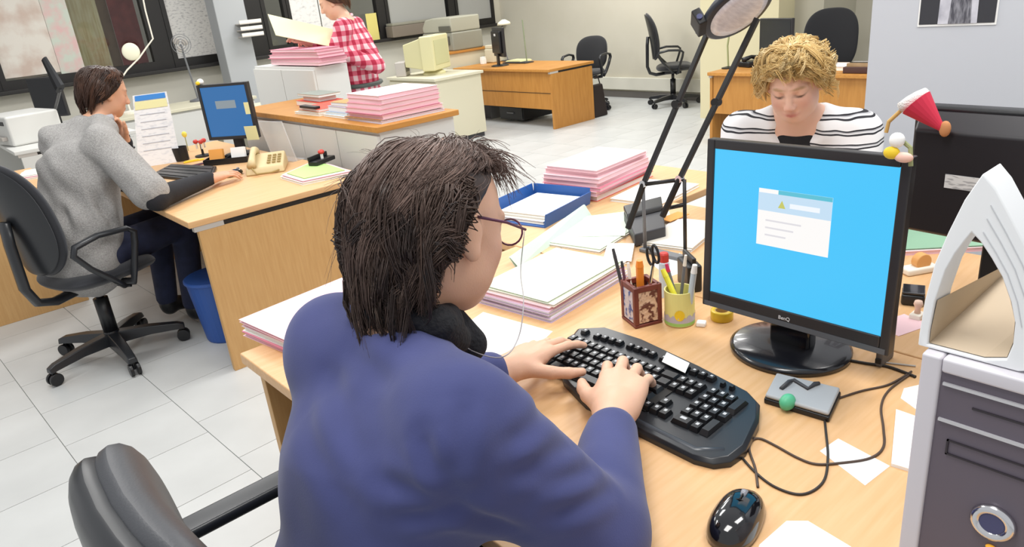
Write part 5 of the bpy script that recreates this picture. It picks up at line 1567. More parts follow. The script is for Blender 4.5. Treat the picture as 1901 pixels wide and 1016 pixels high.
class Field:
    def __init__(s, lo, hi, res):
        s.lo = np.array(lo, float); s.res = res
        s.n = np.ceil((np.array(hi) - s.lo) / res).astype(int) + 1
        s.A = np.full(s.n, 1.0, np.float32)

    def grid(s, lo, hi):
        i0 = np.clip(np.floor((np.array(lo) - s.lo) / s.res).astype(int), 0, s.n)
        i1 = np.clip(np.ceil((np.array(hi) - s.lo) / s.res).astype(int) + 1, 0, s.n)
        sl = tuple(slice(a, b) for a, b in zip(i0, i1))
        ax = [(s.lo[k] + s.res * np.arange(i0[k], i1[k])).astype(np.float32) for k in range(3)]
        return sl, ax[0][:, None, None], ax[1][None, :, None], ax[2][None, None, :]

    def put(s, sl, d, k, sub=False):
        a = s.A[sl]
        if a.size == 0: return
        if sub: a = -a
        h = np.maximum(k - np.abs(a - d), 0) / k
        r = np.minimum(a, d) - h * h * k * 0.25
        s.A[sl] = -r if sub else r

    def cone(s, a, b, r0, r1=None, k=.02, sub=False):
        r1 = r0 if r1 is None else r1
        a, b = np.array(a, float), np.array(b, float); m = max(r0, r1) + k + 2 * s.res
        sl, X, Y, Z = s.grid(np.minimum(a, b) - m, np.maximum(a, b) + m)
        ba = b - a; L = ba @ ba + 1e-9
        t = np.clip(((X - a[0]) * ba[0] + (Y - a[1]) * ba[1] + (Z - a[2]) * ba[2]) / L, 0, 1)
        d = np.sqrt((X - a[0] - t * ba[0]) ** 2 + (Y - a[1] - t * ba[1]) ** 2 + (Z - a[2] - t * ba[2]) ** 2) - (r0 + (r1 - r0) * t)
        s.put(sl, d.astype(np.float32), k, sub)

    def chain(s, pts, rs, k=.02):
        for i in range(len(pts) - 1): s.cone(pts[i], pts[i + 1], rs[i], rs[i + 1], k)

    def ell(s, c, r, fr=None, k=.02, sub=False):
        """ellipsoid; fr = 3 axis vectors (rows)"""
        c = np.array(c, float); m = max(r) + k + 2 * s.res
        fr = np.eye(3) if fr is None else np.array(fr)
        sl, X, Y, Z = s.grid(c - m, c + m)
        X, Y, Z = X - c[0], Y - c[1], Z - c[2]
        q = [fr[i][0] * X + fr[i][1] * Y + fr[i][2] * Z for i in range(3)]
        k0 = np.sqrt((q[0] / r[0]) ** 2 + (q[1] / r[1]) ** 2 + (q[2] / r[2]) ** 2) + 1e-6
        k1 = np.sqrt((q[0] / r[0] ** 2) ** 2 + (q[1] / r[1] ** 2) ** 2 + (q[2] / r[2] ** 2) ** 2) + 1e-6
        s.put(sl, (k0 * (k0 - 1) / k1).astype(np.float32), k, sub)

    def slab(s, a, b, u, ra, rb, k=.03):
        """elliptic tapered limb: axis a-b, u = wide direction, ra/rb = (wide, thin) radii at the ends"""
        a, b = np.array(a, float), np.array(b, float); ba = b - a; L = np.linalg.norm(ba); ax = ba / L
        u = nz(np.array(u, float) - ax * (np.array(u, float) @ ax)); w = np.cross(ax, u)
        m = max(ra[0], rb[0]) + k + 2 * s.res
        sl, X, Y, Z = s.grid(np.minimum(a, b) - m, np.maximum(a, b) + m)
        X, Y, Z = X - a[0], Y - a[1], Z - a[2]
        t = X * ax[0] + Y * ax[1] + Z * ax[2]; tc = np.clip(t / L, 0, 1)
        qa = t - tc * L; qu = X * u[0] + Y * u[1] + Z * u[2]; qw = X * w[0] + Y * w[1] + Z * w[2]
        ru = ra[0] + (rb[0] - ra[0]) * tc; rw = ra[1] + (rb[1] - ra[1]) * tc
        rm = np.minimum(ru, rw)
        n = np.sqrt((qu / ru) ** 2 + (qw / rw) ** 2 + (qa / rm) ** 2) + 1e-6
        g = np.sqrt((qu / ru ** 2) ** 2 + (qw / rw ** 2) ** 2 + (qa / rm ** 2) ** 2) + 1e-6
        s.put(sl, (n * (n - 1) / g).astype(np.float32), k)

    def mesh(s, smooth=1):
        A = s.A; ins = A < 0
        nx, ny, nz_ = s.n
        c = np.zeros((nx - 1, ny - 1, nz_ - 1), np.uint8)
        for i in (0, 1):
            for j in (0, 1):
                for k in (0, 1):
                    c += ins[i:nx - 1 + i, j:ny - 1 + j, k:nz_ - 1 + k]
        act = np.argwhere((c > 0) & (c < 8)); del c
        idx = np.full((nx - 1, ny - 1, nz_ - 1), -1, np.int32)
        idx[act[:, 0], act[:, 1], act[:, 2]] = np.arange(len(act))
        cor = np.array([(i, j, k) for i in (0, 1) for j in (0, 1) for k in (0, 1)])
        val = np.stack([A[act[:, 0] + o[0], act[:, 1] + o[1], act[:, 2] + o[2]] for o in cor], 1)
        acc = np.zeros((len(act), 3)); cnt = np.zeros(len(act))
        for a in range(8):
            for b in range(a + 1, 8):
                if np.abs(cor[a] - cor[b]).sum() != 1: continue
                va, vb = val[:, a], val[:, b]; mk_ = (va < 0) != (vb < 0)
                t = np.where(mk_, va / np.where(mk_, va - vb, 1), 0)
                acc += np.where(mk_[:, None], cor[a] + t[:, None] * (cor[b] - cor[a]), 0); cnt += mk_
        v = s.lo + (act + acc / cnt[:, None]) * s.res
        F = []
        for axn in range(3):
            sh = [slice(None)] * 3; s0 = list(sh); s1 = list(sh)
            s0[axn] = slice(0, -1); s1[axn] = slice(1, None)
            ch = ins[tuple(s0)] != ins[tuple(s1)]
            e = np.argwhere(ch); o1, o2 = [k for k in range(3) if k != axn]
            e = e[(e[:, o1] > 0) & (e[:, o2] > 0) & (e[:, o1] < s.n[o1] - 1) & (e[:, o2] < s.n[o2] - 1)]
            quad = []
            for (d1, d2) in ((-1, -1), (0, -1), (0, 0), (-1, 0)):
                q = e.copy(); q[:, o1] += d1; q[:, o2] += d2
                quad.append(idx[q[:, 0], q[:, 1], q[:, 2]])
            quad = np.stack(quad, 1)
            flip = ins[e[:, 0], e[:, 1], e[:, 2]]
            if axn == 1: flip = ~flip
            quad[~flip] = quad[~flip][:, ::-1]
            F.append(quad)
        F = np.concatenate(F); F = F[(F >= 0).all(1)]
        for _ in range(smooth):
            ssum = np.zeros_like(v); cn = np.zeros(len(v))
            for a, b in ((0, 1), (1, 2), (2, 3), (3, 0)):
                for i, j in ((a, b), (b, a)):
                    for kk in range(3): ssum[:, kk] += np.bincount(F[:, i], v[F[:, j], kk], len(v))
                    cn += np.bincount(F[:, i], minlength=len(v))
            v = v * .5 + .5 * ssum / np.maximum(cn, 1)[:, None]
        return v, F


def raw_object(name, v, F, m, parent=None, col=None, smooth=True):
    inv = np.array(rootmat(parent).inverted()) if parent is not None else np.eye(4)
    v = v @ inv[:3, :3].T + inv[:3, 3]
    me = bpy.data.meshes.new(name)
    nf, w = F.shape
    me.vertices.add(len(v)); me.vertices.foreach_set('co', v.astype(np.float32).ravel())
    me.loops.add(nf * w); me.loops.foreach_set('vertex_index', F.astype(np.int32).ravel())
    me.polygons.add(nf); me.polygons.foreach_set('loop_start', np.arange(0, nf * w, w, dtype=np.int32))
    me.polygons.foreach_set('loop_total', np.full(nf, w, np.int32))
    me.polygons.foreach_set('use_smooth', [smooth] * nf)
    me.update(calc_edges=True); me.validate()
    if col is not None:
        at_ = me.color_attributes.new('Col', 'FLOAT_COLOR', 'POINT')
        at_.data.foreach_set('color', np.concatenate([col, np.ones((len(col), 1))], 1).astype(np.float32).ravel())
    me.materials.append(MATS[m] if isinstance(m, str) else m)
    o = bpy.data.objects.new(name, me); COL.objects.link(o)
    if parent is not None: o.parent = parent
    return o


def attr_mat(name, rough=.5, sss=0.0, bump=0.0, bscale=200, spec=.5):
    m = bpy.data.materials.new(name); m.use_nodes = True
    nt = m.node_tree; b = nt.nodes['Principled BSDF']
    a = nt.nodes.new('ShaderNodeAttribute'); a.attribute_name = 'Col'
    nt.links.new(a.outputs['Color'], b.inputs['Base Color'])
    b.inputs['Roughness'].default_value = rough; b.inputs['Specular IOR Level'].default_value = spec
    if sss:
        b.inputs['Subsurface Weight'].default_value = sss; b.inputs['Subsurface Radius'].default_value = (.02, .008, .004); b.inputs['Subsurface Scale'].default_value = .3
    if bump:
        n = nt.nodes.new('ShaderNodeTexNoise'); n.inputs['Scale'].default_value = bscale
        bp = nt.nodes.new('ShaderNodeBump'); bp.inputs['Strength'].default_value = bump; bp.inputs['Distance'].default_value = .002
        nt.links.new(n.outputs['Fac'], bp.inputs['Height']); nt.links.new(bp.outputs[0], b.inputs['Normal'])
    MATS[name] = m
    return m


attr_mat('skin', .48, .12, .15, 300, .35)
attr_mat('hair', .45, spec=.4)
attr_mat('hair_soft', .55, spec=.3)


def head_frame(F, tiltroll=0.0):
    F = nz(F); L = nz(np.cross([0, 0, 1], F)); U = np.cross(F, L)
    if tiltroll:
        c, s_ = math.cos(tiltroll), math.sin(tiltroll)
        L, U = L * c + U * s_, U * c - L * s_
    return np.array([F, L, U])


def add_head(f, C, fr, s=1.0):
    P = lambda a, b, c: C + (fr[0] * a + fr[1] * b + fr[2] * c) * s
    E = lambda a, b, c, r, k=.02, sub=False: f.ell(P(a, b, c), [x * s for x in r], fr, k * s, sub)
    E(-.012, 0, .030, (.096, .076, .088))
    E(.030, 0, -.030, (.064, .062, .085), .03)
    E(.052, 0, -.088, (.030, .030, .022), .03)
    for q in (-1, 1):
        E(.010, q * .045, -.062, (.045, .018, .028), .03)
        E(.056, q * .034, -.026, (.024, .022, .024), .02)
        E(.090, q * .031, .008, (.014, .019, .011), .012, True)
        E(.071, q * .031, .006, (.014, .015, .013), .004)
        E(-.008, q * .076, -.008, (.018, .007, .030), .006)
        E(-.002, q * .078, -.030, (.010, .006, .012), .006)
        f.cone(P(.085, q * .012, .026), P(.070, q * .048, .024), .007 * s, .006 * s, .012 * s)
        E(.101, q * .011, -.032, (.010, .008, .007), .006)
    f.cone(P(.088, 0, .012), P(.108, 0, -.026), .0075 * s, .0105 * s, .010 * s)
    E(.088, 0, -.059, (.011, .022, .0055), .006)
    E(.086, 0, -.069, (.011, .019, .0060), .006)
    E(.099, 0, -.0637, (.010, .022, .0014), .003, True)


def skin_cols(v, C, fr, s, base, brow, lip, iris=None):
    col = np.tile(lin(base)[:3], (len(v), 1)).astype(float)
    q = (v - C) @ fr.T / s
    f_, l_, u_ = q[:, 0], q[:, 1], q[:, 2]

    def blend(mask, c):
        col[:] = col * (1 - mask[:, None]) + np.array(lin(c)[:3]) * mask[:, None]
    g = lambda x, w: np.exp(-(x / w) ** 2)
    near = (np.abs(l_) < .1) & (f_ > 0.03) & (u_ > -.14) & (u_ < .13)
    blend(.35 * near * g(np.abs(l_) - .042, .022) * g(u_ + .03, .025), lip)
    blend(.30 * near * g(l_, .014) * g(u_ + .03, .014), lip)
    blend(near * np.clip(1.3 * g(l_, .021) * g(u_ + .064, .008) * (f_ > .07), 0, 1) * .8, lip)
    blend(near * np.clip(1.6 * g(np.abs(l_) - .031, .018) * g(u_ - .0275 + .12 * np.maximum(np.abs(l_) - .035, 0), .0042), 0, 1) * (f_ > .05) * .75, brow)
    blend(near * np.clip(1.6 * g(np.abs(l_) - .031, .014) * g(u_ + .0025 - 14 * (np.abs(l_) - .031) ** 2, .0032), 0, 1) * (f_ > .05) * .85, '3A2622')
    return col


def hand(f, wrist, fwd, up, thumb, s, curls, spread=.12, thumb_dir=(.75, .65, -.15), wr=.024):
    """palm plus five separate fingers; thumb = unit vector towards the thumb side"""
    fwd, up, th = nz(fwd), nz(up), nz(thumb)
    P = lambda a, b, c: wrist + (fwd * a + th * b + up * c) * s
    lat = (.029, .0095, -.010, -.028); mf = (.088, .093, .088, .079)
    seg = ((.043, .026, .021), (.047, .030, .022), (.043, .028, .022), (.034, .021, .019))
    rad = (.0100, .0102, .0097, .0086)
    for i in range(4):
        f.cone(P(.0, lat[i] * .55, 0), P(mf[i], lat[i], .004 - .004 * abs(i - 1)), .0165 * s, .0115 * s, .014 * s)
    f.cone(P(.02, .012, -.006), P(.06, .024, -.004), .017 * s, .013 * s, .014 * s)
    f.cone(P(.015, -.018, -.006), P(.06, -.024, -.004), .015 * s, .012 * s, .014 * s)
    f.cone(P(-.04, 0, -.001), P(.015, 0, 0), wr * s, .021 * s, .016 * s)
    tips = []
    for i in range(4):
        p = P(mf[i], lat[i], .004 - .004 * abs(i - 1)); a = 0.0
        d0 = fwd * math.cos(spread * lat[i] / .029) + th * math.sin(spread * lat[i] / .029)
        r = rad[i] * s
        for j in range(3):
            a += curls[i][j]
            q = p + (d0 * math.cos(a) - up * math.sin(a)) * seg[i][j] * s
            f.cone(p, q, r, r * .9, .0035 * s); p = q; r *= .9
        tips.append(p)
    p = P(.022, .026, -.006); d = nz(fwd * thumb_dir[0] + th * thumb_dir[1] + up * thumb_dir[2])
    q = p + d * .046 * s
    f.cone(p, q, .0155 * s, .0125 * s, .012 * s)
    d2 = nz(d * .9 + fwd * .35 - up * .1); q2 = q + d2 * .034 * s; f.cone(q, q2, .0122 * s, .0108 * s, .004 * s)
    d3 = nz(d2 * .9 + fwd * .3); q3 = q2 + d3 * .026 * s; f.cone(q2, q3, .0108 * s, .0085 * s, .004 * s)
    return tips, q3


# ---------------------------------------------------------------- hair
def tubes(paths, r, sides=4):
    """paths (N,S,3), r (N,S) -> verts, quads"""
    N, S, _ = paths.shape
    d = np.gradient(paths, axis=1); d /= np.linalg.norm(d, axis=2, keepdims=True) + 1e-9
    ref = np.tile(np.array([.3, .5, .81]), (N, S, 1))
    u = np.cross(d, ref); u /= np.linalg.norm(u, axis=2, keepdims=True) + 1e-9
    w = np.cross(d, u)
    ring = []
    for k in range(sides):
        t = 2 * PI * k / sides
        ring.append(paths + (u * math.cos(t) + w * math.sin(t)) * r[..., None])
    v = np.stack(ring, 2).reshape(-1, 3)
    base = (np.arange(N)[:, None] * S + np.arange(S - 1)[None]) * sides
    F = []
    for k in range(sides):
        k2 = (k + 1) % sides
        F.append(np.stack([base + k, base + k2, base + sides + k2, base + sides + k], -1).reshape(-1, 4))
    return v, np.concatenate(F)


class Hair:
    def __init__(s, C, fr, af, ab, al, au, keys, lift=.03, back=.012):
        s.C, s.fr, s.af, s.ab, s.al, s.au = C, fr, af, ab, al, au
        s.keys = keys; s.lift, s.back = lift, back

    def tmax(s, phi):
        a = np.abs(np.degrees(np.arctan2(np.sin(phi), np.cos(phi))))
        return np.radians(np.interp(a, [k[0] for k in s.keys], [k[1] for k in s.keys]))

    def pos(s, th, phi, rs=1.0, taper=.22):
        c, s_ = np.cos(phi), np.sin(phi)
        af = np.where(c > 0, s.af, s.ab)
        rh = 1 / np.sqrt((c / af) ** 2 + (s_ / s.al) ** 2)
        sn = np.where(th < PI / 2, np.sin(th), 1 - taper * ((th - PI / 2) / .9) ** 2)
        zz = np.where(th < PI / 2, np.cos(th) * s.au, -(th - PI / 2) * s.au * 1.15)
        x = c * rh * sn * rs - s.back; y = s_ * rh * sn * rs; z = zz * rs + s.lift
        return np.stack([x, y, z], -1)

    def world(s, q): return s.C + q @ s.fr

    def cap(s, rs=.93, rin=.80, n=56, m=18):
        ph = np.linspace(-PI, PI, n, endpoint=False); tm = s.tmax(ph) * .93
        rows = [s.pos(np.maximum(tm * j / m, .02), ph, rs) for j in range(m + 1)]
        rows += [s.pos(tm * .98, ph, rin), s.pos(tm * .55, ph, rin), s.pos(tm * .02 + .01, ph, rin)]
        v = np.concatenate(rows); F = []
        for j in range(len(rows) - 1):
            a = j * n + np.arange(n); b = j * n + (np.arange(n) + 1) % n
            F.append(np.stack([a, b, b + n, a + n], 1))
        return s.world(v), np.concatenate(F)

    def strands(s, N, S, seed, rad, sweep=.5, jit=.05, curl=0.0, cfreq=10, flip=.02, extra=.25, rsr=(.95, 1.06), t0r=(.05, .7), phis=None, wave=.006, locks=160, lockw=.16, sw=None):
        g = np.random.default_rng(seed)
        gphi = g.uniform(-PI, PI, locks) if phis is None else g.uniform(phis[0], phis[1], locks)
        gtm = s.tmax(gphi) * g.uniform(1 - extra, 1.08, locks)
        gt0 = g.uniform(t0r[0], t0r[1], locks) * np.minimum(gtm, 1.6)
        grs = g.uniform(rsr[0], rsr[1], locks); gj = g.normal(0, jit, locks); gfl = g.uniform(-.5, 1.6, locks)
        gpa = g.uniform(0, 6.28, (locks, 1, 3)); gfq = g.uniform(.6, 1.4, (locks, 1, 1)) * cfreq
        L = g.integers(0, locks, N)
        k = np.linspace(0, 1, S)[None, :]
        off = g.normal(0, lockw, (N, 1))
        tm = gtm[L] * g.uniform(.93, 1.03, N); t0 = np.maximum(gt0[L] + g.normal(0, .10, N), .03)
        th = t0[:, None] + (tm - t0)[:, None] * k
        sp = np.sin(gphi[L])[:, None]
        if sw is not None: sp = sp * 0 + sw
        ph = gphi[L][:, None] + off * (1 - .75 * k ** 1.5) + np.sign(sp) * sweep * (k ** 1.3) * np.abs(sp) ** .5 + gj[L][:, None] * k
        rs = (grs[L] + g.normal(0, .008, N))[:, None] - .10 * np.maximum(.25 - k, 0) / .25
        rs = rs + flip * gfl[L][:, None] * np.maximum(k - .65, 0) / .35
        q = s.pos(th, ph, rs)
        kk = k[..., None]
        q = q + (wave + curl * np.minimum(kk * 2.5, 1)) * np.sin(gfq[L] * kk + gpa[L])
        r = rad * g.uniform(.6, 1.3, (N, 1)) * (1 - .75 * k ** 3)
        v, F = tubes(s.world(q), r)
        return v, F, np.repeat(L, S * 4)


def hair_object(name, hair, parts, cols, parent, seed=0, m='hair', cap_rs=.93, capcol=None, pals=None):
    g = np.random.default_rng(seed)
    v, F = hair.cap(cap_rs); c0 = np.tile(np.array(lin(capcol or cols[0])[:3]), (len(v), 1))
    vs, Fs, cs = [v], [F], [c0]; off = len(v)
    pal = np.array([lin(c)[:3] for c in cols])
    for ip_, (v, F, sid) in enumerate(parts):
        n = sid.max() + 1
        if pals and pals[ip_]: pal = np.array([lin(c)[:3] for c in pals[ip_]])
        else: pal = np.array([lin(c)[:3] for c in cols])
        w = g.dirichlet([.7] * len(pal), n)
        jitc = 1 + .25 * (np.random.default_rng(5).random(len(v) // 4 + 1)[np.arange(len(v)) // 52][:, None] - .5)
        vs.append(v); Fs.append(F + off); cs.append((w @ pal)[sid] * jitc); off += len(v)
    return raw_object(name, np.concatenate(vs), np.concatenate(Fs), m, parent, np.concatenate(cs))


def cloth_mat(name, col, col2, scale=14, bump=.25, bscale=350, rough=.85):
    return mat(name, col, rough, col2=col2, scale=scale, bump=bump, bscale=bscale)

# ================================================================== woman in blue at the front desk
def surf(v, p):
    """point of a mesh that is seen at a photo position"""
    c = (v - np.array([0, 0, CAMH])) @ CM
    u_ = CX + FPX * c[:, 0] / -c[:, 2]; w_ = CY - FPX * c[:, 1] / -c[:, 2]
    near_ = np.where((u_ - p[0]) ** 2 + (w_ - p[1]) ** 2 < 144)[0]
    if len(near_) == 0: near_ = np.array([np.argmin((u_ - p[0]) ** 2 + (w_ - p[1]) ** 2)])
    return v[near_[np.argmax(c[near_, 2])]]


def fin(f, name, m, parent, smooth=1, colf=None, folds=(), noise=0.0):
    v, F = f.mesh(smooth)
    if len(folds) or noise:
        fn = np.cross(v[F[:, 2]] - v[F[:, 0]], v[F[:, 3]] - v[F[:, 1]])
        if np.einsum('ij,ij->i', v[F[:, 0]], fn).sum() < 0: fn = -fn
        vn = np.zeros_like(v)
        for i in range(4):
            for kk in range(3): vn[:, kk] += np.bincount(F[:, i], fn[:, kk], len(v))
        vn /= np.linalg.norm(vn, axis=1, keepdims=True) + 1e-9
        off = np.zeros(len(v))
        for (a, b, amp, w) in folds:
            if len(a) == 2: a, b = surf(v, a), surf(v, b)
            ba = b - a; t = np.clip((v - a) @ ba / (ba @ ba), 0, 1)
            d = np.linalg.norm(v - a - t[:, None] * ba, axis=1)
            fade = np.sin(PI * np.clip(t, .02, .98)) ** .5
            off += 2.2 * fade * amp * (1.0 * np.exp(-(np.maximum(d - 1.6 * w, 0) / w) ** 2) * 0 - np.exp(-(d / w) ** 2) + .55 * np.exp(-((d - 1.9 * w) / w) ** 2))
        if noise:
            x, y, z = v.T
            off += noise * (np.sin(31 * x + 17 * y + 23 * z + 2 * np.sin(19 * y - 11 * z)) + .7 * np.sin(-27 * y + 41 * z + 13 * x + 2 * np.sin(23 * x)))
        v = v + vn * off[:, None]
    p0, p1, p2 = v[F[:, 0]], v[F[:, 1]], v[F[:, 2]]
    if np.einsum('ij,ij->i', p0, np.cross(p1, p2)).sum() < 0: F = F[:, ::-1]
    return raw_object(name, v, F, m, parent, colf(v) if colf else None)


def tor(J, n):
    return np.array(J[n], float)


def body_core(f, J, arm=(.046, .040, .028), legs=True, tr=(.15, .10)):
    """bare body under the clothes: trunk, neck, arms, legs"""
    u = nz(J['ls'] - J['rs'])
    f.slab(J['pelvis'], J['waist'], u, (tr[0] * 1.05, tr[1] * 1.05), (tr[0] * .85, tr[1] * .9), .04)
    f.slab(J['waist'], J['chest'], u, (tr[0] * .85, tr[1] * .9), (tr[0], tr[1]), .04)
    f.slab(J['chest'], J['chest'] * .35 + J['neck'] * .65, u, (tr[0], tr[1]), (tr[0] * .75, tr[1] * .6), .04)
    f.cone(J['neck'] - (J['head'] - J['neck']) * .1, J['head'] * .72 + J['neck'] * .28, .056, .050, .02)
    for a in 'lr':
        f.cone(J['neck'] * .7 + J[a + 's'] * .3, J[a + 's'], .05, .05, .03)
        f.cone(J[a + 's'], J[a + 'e'], arm[0], arm[1], .03)
        f.cone(J[a + 'e'], J[a + 'w'], arm[1], arm[2], .015)
        if legs:
            f.cone(J['pelvis'] * .5 + J[a + 'h'] * .5, J[a + 'h'], .09, .08, .03)
            f.cone(J[a + 'h'], J[a + 'k'], .075, .052, .02)
            f.cone(J[a + 'k'], J[a + 'a'], .052, .036, .02)
            f.cone(J[a + 'a'], J[a + 't'], .036, .028, .02)


def sleeve_torso(f, J, u, T, arm, sh=.062, cuff=True, k=.045, neckr=(.085, .06)):
    f.slab(J['pelvis'], J['waist'], u, T[0], T[1], k)
    f.slab(J['waist'], J['chest'], u, T[1], T[2], k)
    f.slab(J['chest'], J['chest'] * .3 + J['neck'] * .7, u, T[2], T[3], k)
    for a in 'lr':
        f.cone(J['neck'] * .65 + J[a + 's'] * .35 - np.array([0, 0, .012]), J[a + 's'], sh * .95, sh, k)
        f.cone(J[a + 's'], J[a + 'e'], arm[0], arm[1], .07)
        f.cone(J[a + 'e'], J[a + 'w'] - nz(J[a + 'w'] - J[a + 'e']) * (.062 if a == 'r' else .042) if cuff else J[a + 'e'] * .4 + J[a + 'w'] * .6, arm[1], arm[2], .02)


def trousers(J, parent, m, lo, hi, name='trousers', shoe='plastic_black', pel=.17, res=.008, shoes=True):
    f = Field(lo, hi, res); u = nz(J['ls'] - J['rs'])
    f.slab(J['pelvis'] - V3(0, 0, .02), J['pelvis'] + (J['waist'] - J['pelvis']) * .35, u, (pel, .13), (pel * .92, .12), .04)
    for a in 'lr':
        f.cone(J['pelvis'] * .4 + J[a + 'h'] * .6, J[a + 'h'], .10, .095, .04)
        f.cone(J[a + 'h'], J[a + 'k'], .092, .072, .03)
        f.cone(J[a + 'k'], J[a + 'a'] + V3(0, 0, .03), .070, .055, .03)
    fin(f, name, m, parent)
    if shoes:
        for a in 'lr':
            f = Field(np.minimum(J[a + 'a'], J[a + 't']) - .09, np.maximum(J[a + 'a'], J[a + 't']) + .09, .006)
            f.cone(J[a + 'a'] - V3(0, 0, .01), J[a + 't'], .045, .036, .02)
            f.cone(J[a + 'a'], J[a + 'a'] - V3(0, 0, .03), .045, .042, .02)
            fin(f, 'shoe', shoe, parent)


J = dict(pelvis=V3(.345, .850, .55), waist=V3(.350, .835, .70), chest=V3(.410, .840, .90), neck=V3(.485, .875, 1.065), head=V3(.598, .888, 1.205),
         ls=V3(.455, 1.000, 1.015), rs=V3(.450, .685, 1.005), le=V3(.60, 1.13, .80), re=V3(.600, .590, .790), lw=V3(.828, 1.045, .802), rw=V3(.838, .768, .806),
         lh=V3(.36, .98, .54), rh=V3(.36, .79, .54), lk=V3(.74, 1.02, .55), rk=V3(.74, .76, .55), la=V3(.72, 1.02, .10), ra=V3(.72, .76, .10), lt=V3(.86, 1.03, .05), rt=V3(.86, .75, .05))
wA = thing('person', (.30, .89, 0), 0, 'seated woman in a blue sweater and glasses typing at the front desk', 'person')
face = nz(V3(math.cos(R(4)), math.sin(R(4)), -.40))
frA = head_frame(face, R(-4))
f = Field((.08, .50, .02), (1.14, 1.30, 1.42), .0042)
body_core(f, J)
add_head(f, J['head'], frA, 1.11)
tw_ = V3(.165, .085, 0)
hand(f, J['rw'], nz(V3(.86, .50, .06)), V3(-.05, 0, 1), np.cross([0, 0, 1], nz(V3(.86, .50, .06))), 1.24, ((.18, .75, .5), (.15, .75, .55), (.2, .7, .5), (.3, .55, .4)), .16, (.8, .6, -.25))
hand(f, J['lw'], nz(V3(.95, .10, .04)), V3(-.04, -.12, 1), np.cross(nz(V3(.95, .10, .04)), [0, 0, 1]), 1.10, ((.10, .22, .2), (.22, .40, .35), (.25, .5, .4), (.25, .5, .4)), .22, (.45, .90, -.12))
fin(f, 'body', 'skin', wA, 1, lambda v: skin_cols(v, J['head'], frA, 1.11, 'DDB095', '4A3630', 'C47E70'))
# sweater
f = Field((.06, .46, .42), (.90, 1.34, 1.24), .006)
u = V3(0, 1, 0)
sleeve_torso(f, J, u, ((.180, .135), (.172, .13), (.180, .125), (.10, .07)), (.084, .070, .046), sh=.066, k=.05)
for q in (-1, 1):     # fuller hips
    f.ell(J['pelvis'] + V3(-.01, q * .06, .02), (.12, .115, .11), k=.06)
f.cone(J['neck'] + V3(.02, 0, .03), J['head'], .062, .07, .015, sub=True)
mat('sweater_blue', '3E4476', .9, col2='383E6C', scale=6, bump=.05, bscale=420, sheen=.15)
fo_ = [((868, 735), (848, 890), .0030, .012), ((772, 800), (845, 925), .0040, .013), ((700, 895), (880, 925), .0038, .014), ((715, 965), (885, 945), .0035, .014), ((560, 760), (645, 930), .0028, .018),
       ((600, 690), (665, 860), .0025, .018), ((1035, 735), (950, 830), .0030, .013), ((1070, 825), (950, 885), .0032, .013), ((1145, 900), (1030, 965), .0030, .012), ((820, 940), (960, 1000), .0035, .014), ((640, 640), (720, 700), .0020, .016), ((1110, 870), (1000, 900), .0026, .012)]
sw = fin(f, 'sweater', 'sweater_blue', wA, 2, folds=fo_, noise=.0016)
# cuffs
for a in 'lr':
    d = nz(J[a + 'w'] - J[a + 'e'])
    f = Field(J[a + 'w'] - .09, J[a + 'w'] + .09, .004)
    e_ = .02 if a == 'r' else 0.0
    f.cone(J[a + 'w'] - d * (.075 + e_), J[a + 'w'] - d * (.046 + e_), .0475, .0435, .01)
    f.cone(J[a + 'w'] - d * (.036 + e_), J[a + 'w'] + d * .02, .034, .036, .004, sub=True)
    fin(f, 'cuff', 'sweater_blue', sw)
# black scarf
f = Field(J['neck'] - .20, J['neck'] + .20, .005)
ring = []
for t in np.linspace(0, 2 * PI, 15)[:-1]:
    ring.append(J['neck'] + V3(.012, 0, .035) + V3(.058 * math.cos(t) + .016, .062 * math.sin(t), .030 * math.cos(t) * -.6))
for i in range(len(ring)):
    f.cone(ring[i], ring[(i + 1) % len(ring)], .016 + .004 * math.sin(i * 2.3), .016 + .004 * math.sin((i + 1) * 2.3), .010)
f.cone(ring[0], ring[0] + V3(.03, -.02, -.07), .024, .03, .02)
f.cone(J['neck'] + V3(.03, -.075, .03), J['neck'] + V3(.075, -.045, -.02), .026, .024, .02)
fin(f, 'scarf', cloth_mat('scarf_black', '131318', '1A1A20', bump=.4, bscale=150), wA)
trousers(J, wA, cloth_mat('trouser_navy', '1E2030', '222438'), (.05, .62, .0), (.86, 1.18, .75))
# hair
HA = Hair(J['head'], frA, .112, .130, .110, .112, [(0, 42), (35, 50), (58, 56), (78, 70), (92, 86), (104, 114), (125, 152), (150, 168), (180, 172)], lift=.020, back=.016)
hp = [HA.strands(9000, 14, 5, .0010, sweep=.9, jit=.05, curl=.001, flip=.02, wave=.0020, rsr=(.955, 1.03), locks=520, lockw=.13, t0r=(.02, .25), extra=.22, cfreq=5),
      HA.strands(3000, 13, 6, .0011, sweep=.30, jit=.06, curl=.010, cfreq=7, flip=.09, wave=.002, t0r=(.55, .85), rsr=(.93, 1.04), phis=(1.75, 4.53), locks=150, lockw=.07, extra=.02),
      HA.strands(1800, 13, 9, .0011, sweep=.2, jit=.10, curl=.016, cfreq=9, flip=.16, wave=.002, t0r=(.75, .9), rsr=(.90, 1.03), phis=(1.9, 4.38), locks=90, lockw=.06, extra=.02),
      HA.strands(260, 12, 7, .0006, sweep=.9, curl=.006, cfreq=5, flip=.2, rsr=(1.0, 1.06), wave=.005, extra=.4, locks=200)]
